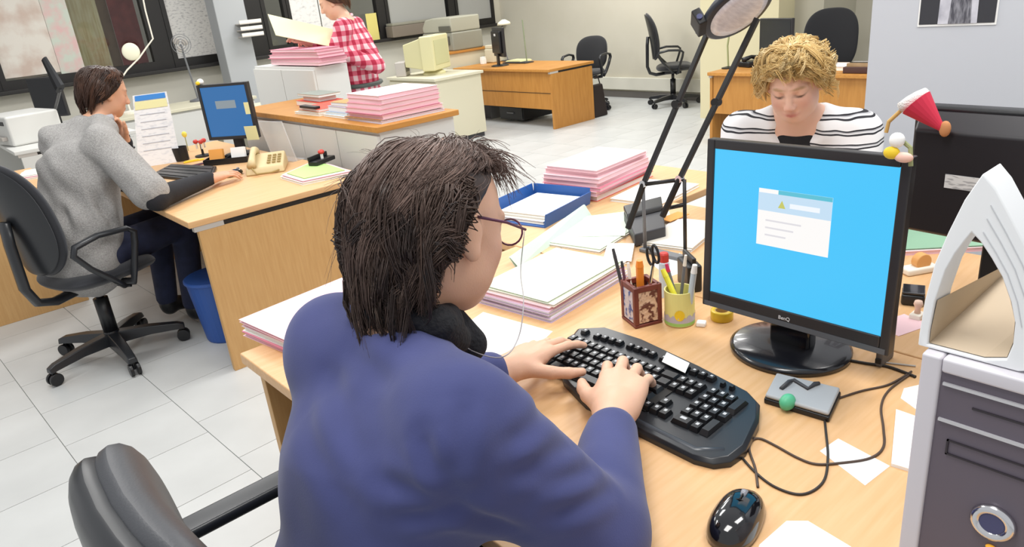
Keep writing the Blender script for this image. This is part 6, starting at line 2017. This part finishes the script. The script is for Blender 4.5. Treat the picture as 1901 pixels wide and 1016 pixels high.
# windblown fringe
g = np.random.default_rng(3)
N, S = 420, 12
k = np.linspace(0, 1, S)[None, :, None]
st = HA.pos(g.uniform(.25, .75, N), g.uniform(-1.0, .9, N), .98)[:, None, :]
dirv = np.stack([g.normal(.050, .014, N), g.normal(-.012, .015, N), g.normal(.022, .010, N)], -1)[:, None, :]
drop = np.stack([np.zeros(N), g.normal(-.006, .012, N), -g.uniform(.035, .060, N)], -1)[:, None, :]
q = st + dirv * k + drop * k ** 2.4 + .004 * np.sin(6 * k + g.uniform(0, 6, (N, 1, 3)))
v_, F_ = tubes(HA.world(q), .0009 * (1 - .7 * k[..., 0] ** 2) * np.ones((N, 1)))
hp.append((v_, F_, np.repeat(np.arange(N), S * 4)))
hair_object('hair', HA, hp, ['33272 4'.replace(' ', ''), '43342F', '54423C', '66534C', '3A2C28'], wA, 1, capcol='3A2D29', cap_rs=.955, pals=[['5A4740', '6B564E', '7C675E', '463730'], ['46372F', '54433B', '3A2D29', '5E4B44'], ['3A2D29', '46372F', '2E2422'], ['54423B'], ['5E4A43', '705B52', '4C3C35']])  # dark nape curls; the lower palettes also put shade into the strand colour
# glasses with cord
q_ = lambda a, b, c: J['head'] + (frA[0] * a + frA[1] * b + frA[2] * c) * 1.11
gl_ = MB()
fr_m = mat('frame_plum', '5A2A48', .35)
for sd in (-1, 1):
    gl_.tube([q_(-.005, sd * .080, .018), q_(.05, sd * .080, .016), q_(.104, sd * .066, .010)], .0022, 8)
    gl_.tube([q_(.106 + .008 * math.cos(t) * 0, sd * .034 + .025 * math.cos(t), .004 + .019 * math.sin(t)) for t in np.linspace(0, 2 * PI, 20, endpoint=False)], .0017, 6, closed=True)
gl_.tube([q_(.106, -.010, .008), q_(.110, 0, .011), q_(.106, .010, .008)], .0018, 6)
go = gl_.build('glasses', fr_m, wA, W=True, smooth=True)
for sd in (-1, 1):
    MB().add([q_(.106, sd * .034 + .024 * math.cos(t), .004 + .018 * math.sin(t)) for t in np.linspace(0, 2 * PI, 20, endpoint=False)], [tuple(range(20))]).build('lens', 'pane_glass', go, W=True)
cp_ = [q_(.098, -.070, .008), q_(.096, -.074, -.05), Vector(PD((972, 560), 1.02)), Vector(PD((962, 628), 1.0)), Vector(PD((930, 664), .98)), Vector(J['neck']) + Vector((.09, -.06, -.04)), Vector(J['neck']) + Vector((.06, -.075, .0))]
res = []
Q = [np.array(p, float) for p in cp_]; Q = [2 * Q[0] - Q[1]] + Q + [2 * Q[-1] - Q[-2]]
for i in range(1, len(Q) - 2):
    for t in np.linspace(0, 1, 6, endpoint=False):
        res.append(0.5 * ((2 * Q[i]) + (-Q[i - 1] + Q[i + 1]) * t + (2 * Q[i - 1] - 5 * Q[i] + 4 * Q[i + 1] - Q[i + 2]) * t * t + (-Q[i - 1] + 3 * Q[i] - 3 * Q[i + 1] + Q[i + 2]) * t ** 3))
MB().tube(res, .0009, 6).build('glasses_cord', mat('cord_grey', 'A9A4A6', .5), go, W=True, smooth=True)

# ================================================================== woman in grey at the left desk
yawL = R(20); dL = V3(math.cos(yawL), math.sin(yawL), 0); sL = V3(-math.sin(yawL), math.cos(yawL), 0)
o_ = V3(.56, 3.88, 0)
PL = lambda a, b, c: o_ + dL * a + sL * b + V3(0, 0, c)
rel = np.array(PZ((290, 368), .80)); rwr = np.array(PZ((388, 332), .79)); 
J = dict(pelvis=PL(.02, 0, .55), waist=PL(.05, 0, .72), chest=PL(.11, 0, .93), neck=np.array(PD((196, 172), 3.60)) - dL * .075 - V3(0, 0, .115), head=np.array(PD((196, 172), 3.60)),
         ls=PL(.15, .18, 1.06), rs=PL(.15, -.18, 1.06), le=PL(.42, .20, .80), re=rel, lw=PL(.42, .07, 1.0), rw=rwr,
         lh=PL(.05, .1, .54), rh=PL(.05, -.1, .54), lk=PL(.50, .12, .56), rk=PL(.50, -.10, .56), la=PL(.42, .10, .11), ra=PL(.42, -.12, .11), lt=PL(.58, .10, .05), rt=PL(.58, -.13, .05))
wB = thing('person', (o_[0], o_[1], 0), 0, 'seated woman in a grey short-sleeved cardigan with dark bobbed hair', 'person')
frB = head_frame(nz(dL * .9 + sL * -.25 + V3(0, 0, -.35)))
f = Field(np.min([J[k] for k in J], axis=0) - .22, np.max([J[k] for k in J], axis=0) + .24, .006)
body_core(f, J)
add_head(f, J['head'], frB, 1.0)
hand(f, J['rw'], nz(V3(.95, .25, 0)), V3(0, 0, 1), nz(np.cross([0, 0, 1], V3(.95, .25, 0))), 1.05, ((.1, .3, .3),) * 2 + ((.15, .4, .3),) * 2)
hand(f, J['lw'], nz(V3(-.05, -.02, 1)), nz(dL), nz(-sL), 1.0, ((.5, 1.2, .8),) * 4)
fin(f, 'body', 'skin', wB, 1, lambda v: skin_cols(v, J['head'], frB, 1.0, 'D3A184', '3A2820', 'B9766A'))
# black long-sleeved top under the cardigan
f = Field(np.min([J[k] for k in ('pelvis', 'rs', 're', 'rw', 'le', 'ls')], axis=0) - .2, np.max([J[k] for k in ('pelvis', 'rs', 're', 'rw', 'le', 'ls', 'lw')], axis=0) + .2, .008)
for a in 'lr':
    f.cone(J[a + 's'], J[a + 'e'], .058, .056, .02); f.cone(J[a + 'e'], J[a + 'w'], .056, .036, .02)
f.slab(J['waist'], J['chest'], sL, (.13, .09), (.14, .09), .04)
fin(f, 'black_top', cloth_mat('top_black', '17171C', '1E1E24'), wB)
f = Field(np.min([J[k] for k in ('pelvis', 'rs', 're', 'ls')], axis=0) - .28, np.max([J[k] for k in ('pelvis', 'rs', 're', 'le', 'ls', 'neck')], axis=0) + .2, .0075)
f.slab(PL(.0, 0, .50), J['waist'], sL, (.21, .155), (.195, .15), .05)
f.slab(J['waist'], J['chest'], sL, (.195, .15), (.20, .14), .05)
f.slab(J['chest'], J['chest'] * .3 + J['neck'] * .7, sL, (.20, .14), (.11, .075), .05)
for a in 'lr':
    f.cone(J['neck'] * .65 + J[a + 's'] * .35 - V3(0, 0, .015), J[a + 's'], .066, .072, .045)
    e = J[a + 's'] + (J[a + 'e'] - J[a + 's']) * .86
    f.cone(J[a + 's'], e, .076, .088, .03)
f.cone(J['neck'] + V3(.02, .01, .02), J['head'], .058, .065, .012, sub=True)
mat('knit_grey', 'A9A7A5', .95, col2='8F8D8B', scale=160, detail=2, bump=.6, bscale=300, lo=.35, hi=.7)
cd = fin(f, 'cardigan', 'knit_grey', wB, 2, noise=.004, folds=[(PL(.0, -.2, .95), PL(.08, -.22, .65), .008, .02), (PL(-.1, -.1, .9), PL(-.05, -.12, .6), .006, .02), (PL(-.12, .05, .95), PL(-.1, .02, .6), .005, .02)])
MB().tube([J['neck'] + dL * .03 - sL * .07, J['neck'] - dL * .03 - sL * .055, J['neck'] - dL * .06, J['neck'] - dL * .03 + sL * .055, J['neck'] + dL * .03 + sL * .07], .018, 8).build('collar', cloth_mat('collar_grey', 'B5B4B8', 'A2A1A6'), cd, W=True, smooth=True)
trousers(J, wB, cloth_mat('jeans_navy', '1A1F36', '232A46'), PL(0, 0, 0) - V3(.35, .35, .0), PL(0, 0, 0) + V3(.85, .55, .8))
HB = Hair(J['head'], frB, .102, .118, .100, .108, [(0, 45), (40, 58), (70, 98), (95, 126), (140, 152), (180, 156)], lift=.020, back=.012)
hair_object('hair', HB, [HB.strands(3000, 10, 15, .0022, sweep=.4, curl=.003, flip=.03, wave=.003, rsr=(.96, 1.03), locks=170, lockw=.12, t0r=(.02, .3), extra=.12)], ['2A1D18', '40291E', '5C3A26', '241A18', '3A2A24'], wB, 2, capcol='261B17', cap_rs=.96)
# bracelet watch of the raised hand
ring = [J['lw'] + V3(0, 0, -.03) + dL * (.034 * math.cos(t)) + sL * (.034 * math.sin(t)) for t in np.linspace(0, 2 * PI, 18, endpoint=False)]
MB().tube(ring, .006, 6, closed=True).build('bracelet', 'plastic_black', wB, W=True, smooth=True)

# ================================================================== blonde woman opposite
hd_ = np.array(PD((1474, 150), 2.13))
fh = nz(V3(-.95, -.34, -.50))
frC = head_frame(fh, R(4))
sC = nz(V3(.38, -.92, 0))         # towards her left shoulder (right in the picture)
dC = nz(V3(-.92, -.38, 0))
nk = hd_ - fh * .062 + V3(0, 0, -.135)
nk = np.array([hd_[0] + .07, hd_[1] + .02, hd_[2] - .115])
PC = lambda a, b, c: V3(nk[0], nk[1], 0) + dC * a + sC * b + V3(0, 0, c)
zs = nk[2] - .035
J = dict(pelvis=PC(-.22, 0, .55), waist=PC(-.17, 0, .72), chest=PC(-.08, 0, zs - .12), neck=nk, head=hd_, ls=PC(-.05, .165, zs - .03), rs=PC(-.05, -.165, zs - .03), le=PC(.10, .20, .80), re=PC(.10, -.19, .80), lw=PC(.30, .12, .79), rw=PC(.30, -.06, .79),
         lh=PC(-.2, .1, .54), rh=PC(-.2, -.1, .54), lk=PC(.22, .12, .56), rk=PC(.22, -.12, .56), la=PC(.18, .12, .11), ra=PC(.18, -.12, .11), lt=PC(.33, .12, .05), rt=PC(.33, -.12, .05))
wC = thing('person', (J['pelvis'][0], J['pelvis'][1], 0), 0, 'blonde woman in a black and white striped jacket looking down', 'person')
f = Field(np.min([J[k] for k in J], axis=0) - .2, np.max([J[k] for k in J], axis=0) + .2, .0042)
body_core(f, J)
add_head(f, J['head'], frC, .93)
for a, t_ in (('l', -sC), ('r', sC)):
    hand(f, J[a + 'w'], nz(dC - t_ * -.0), V3(0, 0, 1), t_, 1.0, ((.2, .5, .4),) * 4)
fin(f, 'body', 'skin', wC, 1, lambda v: skin_cols(v, J['head'], frC, .93, 'E6BBA6', 'A08058', 'CB7C78'))
f = Field(J['chest'] - .3, J['chest'] + .34, .006)
f.slab(J['waist'], J['chest'], sC, (.15, .11), (.165, .115), .05)
f.slab(J['chest'], J['chest'] * .3 + J['neck'] * .7, sC, (.165, .115), (.09, .068), .05)
f.cone(J['neck'] + dC * .04, J['head'] + dC * .06, .05, .05, .03, sub=True)
fin(f, 'black_top', cloth_mat('top_black2', '15151A', '1B1B20'), wC)
# striped jacket, open at the front
f = Field(np.min([J[k] for k in ('pelvis', 'rs', 'ls', 're', 'le', 'rw', 'lw')], axis=0) - .22, np.max([J[k] for k in ('pelvis', 'rs', 'ls', 're', 'le', 'neck')], axis=0) + .16, .006)
f.slab(J['pelvis'], J['waist'], sC, (.175, .135), (.165, .125), .05)
f.slab(J['waist'], J['chest'], sC, (.165, .125), (.17, .122), .05)
f.slab(J['chest'], J['chest'] * .3 + J['neck'] * .7, sC, (.17, .122), (.10, .075), .05)
for a in 'lr':
    f.cone(J['neck'] * .55 + J[a + 's'] * .45 - V3(0, 0, .005), J[a + 's'], .056, .060, .06)
    f.cone(J[a + 's'], J[a + 'e'], .066, .062, .05); f.cone(J[a + 'e'], J[a + 'w'], .066, .048, .02)
f.cone(J['neck'] + V3(0, 0, .03), J['neck'] + V3(0, 0, .15), .07, .08, .012, sub=True)
# neckline opening
for t in np.linspace(0, 1, 6):
    c_ = PC(.09 + .02 * t, 0, zs + .05 - .30 * t)
    f.ell(c_, (.08, .092 * (1 - .55 * t) + .008, .06), np.array([dC, sC, [0, 0, 1]]), .012, True)
sm = bpy.data.materials.new('striped_knit'); sm.use_nodes = True
nt = sm.node_tree; bs_ = nt.nodes['Principled BSDF']; bs_.inputs['Roughness'].default_value = .9
tc_ = nt.nodes.new('ShaderNodeTexCoord'); sx_ = nt.nodes.new('ShaderNodeSeparateXYZ'); nt.links.new(tc_.outputs['Object'], sx_.inputs[0])
nz_ = nt.nodes.new('ShaderNodeTexNoise'); nz_.inputs['Scale'].default_value = 7; nt.links.new(tc_.outputs['Object'], nz_.inputs['Vector'])


def mth(op, a, b_=None, ntree=None):
    n_ = (ntree or nt).nodes.new('ShaderNodeMath'); n_.operation = op
    for i, x in enumerate((a, b_)):
        if x is None: continue
        if isinstance(x, (int, float)): n_.inputs[i].default_value = x
        else: (ntree or nt).links.new(x, n_.inputs[i])
    return n_.outputs[0]


zz_ = mth('ADD', mth('MULTIPLY', sx_.outputs['Z'], 24.0), mth('MULTIPLY', nz_.outputs['Fac'], 1.1))
fr_ = mth('FRACT', zz_)
rp = nt.nodes.new('ShaderNodeValToRGB'); cr_ = rp.color_ramp; cr_.interpolation = 'CONSTANT'
for i, (pos, c_) in enumerate(((0, 'E9E8EA'), (.40, '2C2C32'), (.52, 'D9D9DC'), (.62, 'A9A9AE'), (.68, '26262C'), (.78, 'E9E8EA'))):
    if i < 2: e_ = cr_.elements[i]; e_.position = pos
    else: e_ = cr_.elements.new(pos)
    e_.color = lin(c_)
nt.links.new(fr_, rp.inputs[0]); nt.links.new(rp.outputs[0], bs_.inputs['Base Color']); MATS['striped_knit'] = sm
fin(f, 'jacket', 'striped_knit', wC, 2, noise=.002)
trousers(J, wC, 'trouser_navy', J['pelvis'] - V3(.75, .6, .56), J['pelvis'] + V3(.3, .4, .3), shoes=True)
HC = Hair(J['head'], frC, .094, .098, .094, .098, [(0, 62), (35, 74), (58, 112), (90, 124), (140, 130), (180, 130)], lift=.018, back=.008)
hair_object('hair', HC, [HC.strands(3600, 12, 25, .0014, sweep=.35, curl=.010, cfreq=11, flip=.06, wave=.003, rsr=(.93, 1.05), locks=150, lockw=.10, t0r=(.02, .45), extra=.3),
                         HC.strands(900, 12, 26, .0011, sweep=.2, curl=.014, cfreq=14, flip=.15, wave=.004, rsr=(.98, 1.07), locks=120, lockw=.06, t0r=(.2, .7), extra=.3)],
            ['D6B678', 'E4CB92', 'F0DDB0', 'BE9A5E', 'D0AE70'], wC, 3, m='hair_soft', capcol='B8945A', cap_rs=.93)
pnt = PC(.115, .05, zs - .05)
MB().ell(pnt, (.008, .008, .008)).build('pendant', 'paper', wC, W=True, smooth=True)
# her swivel chair (mostly hidden)
chair((J['pelvis'][0] + .02, J['pelvis'][1] + .02, 0), math.atan2(dC[1], dC[0]), 'black swivel chair under the blonde woman', arms=False, back_h=.34, back_z=.66, back_w=.36)

# ================================================================== person in the plaid shirt
dP = nz(V3(-.70, .71, 0)); sP = nz(np.cross([0, 0, 1], dP))      # facing left in the picture; sP = her left
o_ = np.array(PD((672, 160), 5.72)); o_[2] = 0
PP = lambda a, b, c: o_ + dP * a + sP * b + V3(0, 0, c)
hand_p = np.array(PD((578, 80), 5.45))
J = dict(pelvis=PP(0, 0, .92), waist=PP(.0, 0, 1.06), chest=PP(.01, 0, 1.24), neck=PP(.04, 0, 1.44), head=PP(.12, .0, 1.575), ls=PP(.02, .18, 1.38), rs=PP(.02, -.18, 1.38),
         le=PP(.10, .24, 1.18), re=PP(.05, -.28, 1.12), lw=PP(.30, .10, 1.28), rw=hand_p, lh=PP(0, .09, .86), rh=PP(0, -.09, .86), lk=PP(.02, .09, .48), rk=PP(.02, -.09, .48), la=PP(-.02, .09, .1), ra=PP(-.02, -.09, .1), lt=PP(.14, .09, .05), rt=PP(.14, -.09, .05))
re_ = np.array(PD((700, 122), 5.45)); J['re'] = re_
wD = thing('person', (o_[0], o_[1], 0), 0, 'standing person in a red and white plaid shirt holding an open folder', 'person')
frD = head_frame(nz(dP * .9 + sP * .1 + V3(0, 0, -.4)))
f = Field(np.min([J[k] for k in J], axis=0) - .2, np.max([J[k] for k in J], axis=0) + .25, .007)
body_core(f, J)
add_head(f, J['head'], frD, 1.0)
hand(f, J['rw'], nz(J['rw'] - J['re']), nz(V3(.3, -.2, .9)), nz(np.cross(nz(V3(.3, -.2, .9)), nz(J['rw'] - J['re']))), 1.05, ((.2, .5, .4),) * 4)
hand(f, J['lw'], nz(J['lw'] - J['le']), V3(0, 0, 1), nz(np.cross(nz(J['lw'] - J['le']), [0, 0, 1])), 1.05, ((.3, .6, .5),) * 4)
fin(f, 'body', 'skin', wD, 1, lambda v: skin_cols(v, J['head'], frD, 1.0, 'E0B59A', '5A4030', 'C47E70'))
f = Field(np.min([J[k] for k in ('pelvis', 'rs', 'ls', 're', 'le', 'rw', 'lw')], axis=0) - .2, np.max([J[k] for k in ('pelvis', 'rs', 'ls', 're', 'le', 'neck')], axis=0) + .16, .008)
f.slab(J['pelvis'], J['waist'], sP, (.19, .14), (.165, .125), .05)
f.slab(J['waist'], J['chest'], sP, (.165, .125), (.18, .125), .05)
f.slab(J['chest'], J['chest'] * .3 + J['neck'] * .7, sP, (.18, .125), (.10, .07), .05)
for a in 'lr':
    f.cone(J['neck'] * .6 + J[a + 's'] * .4 - V3(0, 0, .01), J[a + 's'], .058, .066, .04)
    f.cone(J[a + 's'], J[a + 'e'], .070, .060, .03); f.cone(J[a + 'e'], J[a + 'e'] * .1 + J[a + 'w'] * .9, .058, .046, .02)
f.cone(J['neck'] + V3(0, 0, .02), J['head'], .056, .066, .012, sub=True)
pm = bpy.data.materials.new('plaid'); pm.use_nodes = True
nt2 = pm.node_tree; bp_ = nt2.nodes['Principled BSDF']; bp_.inputs['Roughness'].default_value = .9
tc2 = nt2.nodes.new('ShaderNodeTexCoord'); mp2 = nt2.nodes.new('ShaderNodeMapping'); mp2.inputs['Rotation'].default_value = (0, 0, math.atan2(dP[1], dP[0]))
mp2.vector_type = 'TEXTURE'
s2 = nt2.nodes.new('ShaderNodeSeparateXYZ'); nt2.links.new(tc2.outputs['Object'], mp2.inputs[0]); nt2.links.new(mp2.outputs[0], s2.inputs[0])
M2 = lambda op, a, b_=None: mth(op, a, b_, nt2)
SC_ = 13.5
bz = M2('LESS_THAN', M2('FRACT', M2('MULTIPLY', s2.outputs['Z'], SC_)), .48)
bxy = M2('LESS_THAN', M2('FRACT', M2('MULTIPLY', M2('ADD', s2.outputs['X'], M2('MULTIPLY', s2.outputs['Y'], .8)), SC_)), .48)
sm_ = M2('MULTIPLY', M2('ADD', bz, bxy), .5)
rp2 = nt2.nodes.new('ShaderNodeValToRGB'); c2_ = rp2.color_ramp; c2_.interpolation = 'CONSTANT'
c2_.elements[0].position = 0; c2_.elements[0].color = lin('DFC3C6')
c2_.elements[1].position = .3; c2_.elements[1].color = lin('CE6478')
e_ = c2_.elements.new(.8); e_.color = lin('A82440')
nt2.links.new(sm_, rp2.inputs[0]); nt2.links.new(rp2.outputs[0], bp_.inputs['Base Color']); MATS['plaid'] = pm
sh = fin(f, 'plaid_shirt', 'plaid', wD, 2, noise=.003)
MB().tube([J['neck'] + dP * .05 + sP * .05 + V3(0, 0, .0), J['neck'] - dP * .05 + V3(0, 0, .03), J['neck'] + dP * .05 - sP * .05], .016, 8).build('collar', 'plaid', sh, W=True, smooth=True)
ring = [J['pelvis'] + V3(0, 0, .04) + dP * (.152 * math.cos(t)) + sP * (.196 * math.sin(t)) for t in np.linspace(0, 2 * PI, 28, endpoint=False)]
MB().tube(ring, .016, 6, closed=True).build('belt', mat('belt_grey', '4C5450', .6), wD, W=True, smooth=True)
trousers(J, wD, 'jeans_navy', o_ - V3(.4, .4, .0), o_ + V3(.4, .4, 1.15), shoes=True)
HD = Hair(J['head'], frD, .100, .116, .098, .106, [(0, 45), (40, 58), (70, 92), (95, 120), (140, 138), (180, 142)], lift=.020, back=.012)
hair_object('hair', HD, [HD.strands(1800, 10, 35, .0024, sweep=.5, curl=.002, flip=.02, wave=.003, rsr=(.96, 1.03), locks=120, lockw=.12, t0r=(.02, .3), extra=.12)], ['4A3020', '6A4830', '85603E', '3A261C'], wD, 4, capcol='4A3020', cap_rs=.96)
# the open folder in the hand
fA = [np.array(PD(p, d_)) for p, d_ in (((497, 27), 5.45), ((512, 66), 5.30), ((628, 90), 5.40), ((622, 56), 5.55))]
fo2 = thing('open_folder', tuple(np.mean(fA, axis=0)), 0, 'pale yellow open folder held by the person in plaid', 'folder')
n_ = nz(np.cross(fA[1] - fA[0], fA[3] - fA[0]))
MB().hexa(fA, [p + n_ * .004 for p in fA]).build('cover', mat('folder_yellow', 'E9E6BE', .7), fo2, W=True)
ins = [np.mean(fA, axis=0) + (p - np.mean(fA, axis=0)) * .9 + n_ * -.006 for p in fA]
MB().hexa(ins, [p + n_ * .005 for p in ins]).build('pages', 'paper', fo2, W=True)

# ---------------------------------------------------------------- last loose sheets and small desk clutter
sheet('paper_sheet', [(1085, 402), (1172, 392), (1160, 438), (1066, 440)], DZ + .0108, .0006, 'paper_green', 'pale green sheet lying between the blue tray and lamp', 'paper')
sheet('paper_sheet', [(1128, 452), (1178, 452), (1172, 486), (1120, 480)], DZ + .0108, .0006, 'paper', 'white sheet lying just left of the lamp foot', 'paper')
sheet('paper_sheet', [(1212, 398), (1242, 392), (1250, 420), (1238, 432)], DZ, .0006, 'paper_warm', 'cream sheet lying between the two lamp posts', 'paper')
sheet('paper_sheet', [(1212, 492), (1262, 470), (1285, 500), (1240, 515)], DZ, .0006, 'paper', 'white sheet lying in front of the lamp foot', 'paper')
q = PZ((425, 302), DZ)
og = thing('desk_organizer', (min(q[0], 1.62), q[1], DZ), R(50), 'low black organizer tray below the navy screen', 'organizer')
MB().box((-.05, -.13, 0), (.05, .13, .006)).build('tray_floor', 'plastic_black', og)
for lo_, hi_ in (((-.05, -.13, .006), (-.045, .13, .035)), ((.045, -.13, .006), (.05, .13, .035)), ((-.045, -.13, .006), (.045, -.125, .035)), ((-.045, .125, .006), (.045, .13, .035)), ((-.045, .0, .006), (.045, .005, .035))):
    MB().box(lo_, hi_).build('tray_wall', 'plastic_black', og)
for k, (m_, lab, nm) in enumerate((('paper', 'white pad standing in the low black organizer', 'note_pad'), ('card_orange', 'orange pad standing in the low black organizer', 'note_pad'))):
    o = MB().box((-.03, -.04, 0), (.0, .04, .07), rot=Matrix.Rotation(R(14), 3, 'Y'), piv=(0, 0, 0)).build(nm, m_)
    o.location = Matrix.Translation(og.location) @ Matrix.Rotation(R(50), 4, 'Z') @ Vector((.005, -.07 + k * .13, .012)); o.rotation_euler = (0, 0, R(50))
    tag(o, lab, 'note pad')
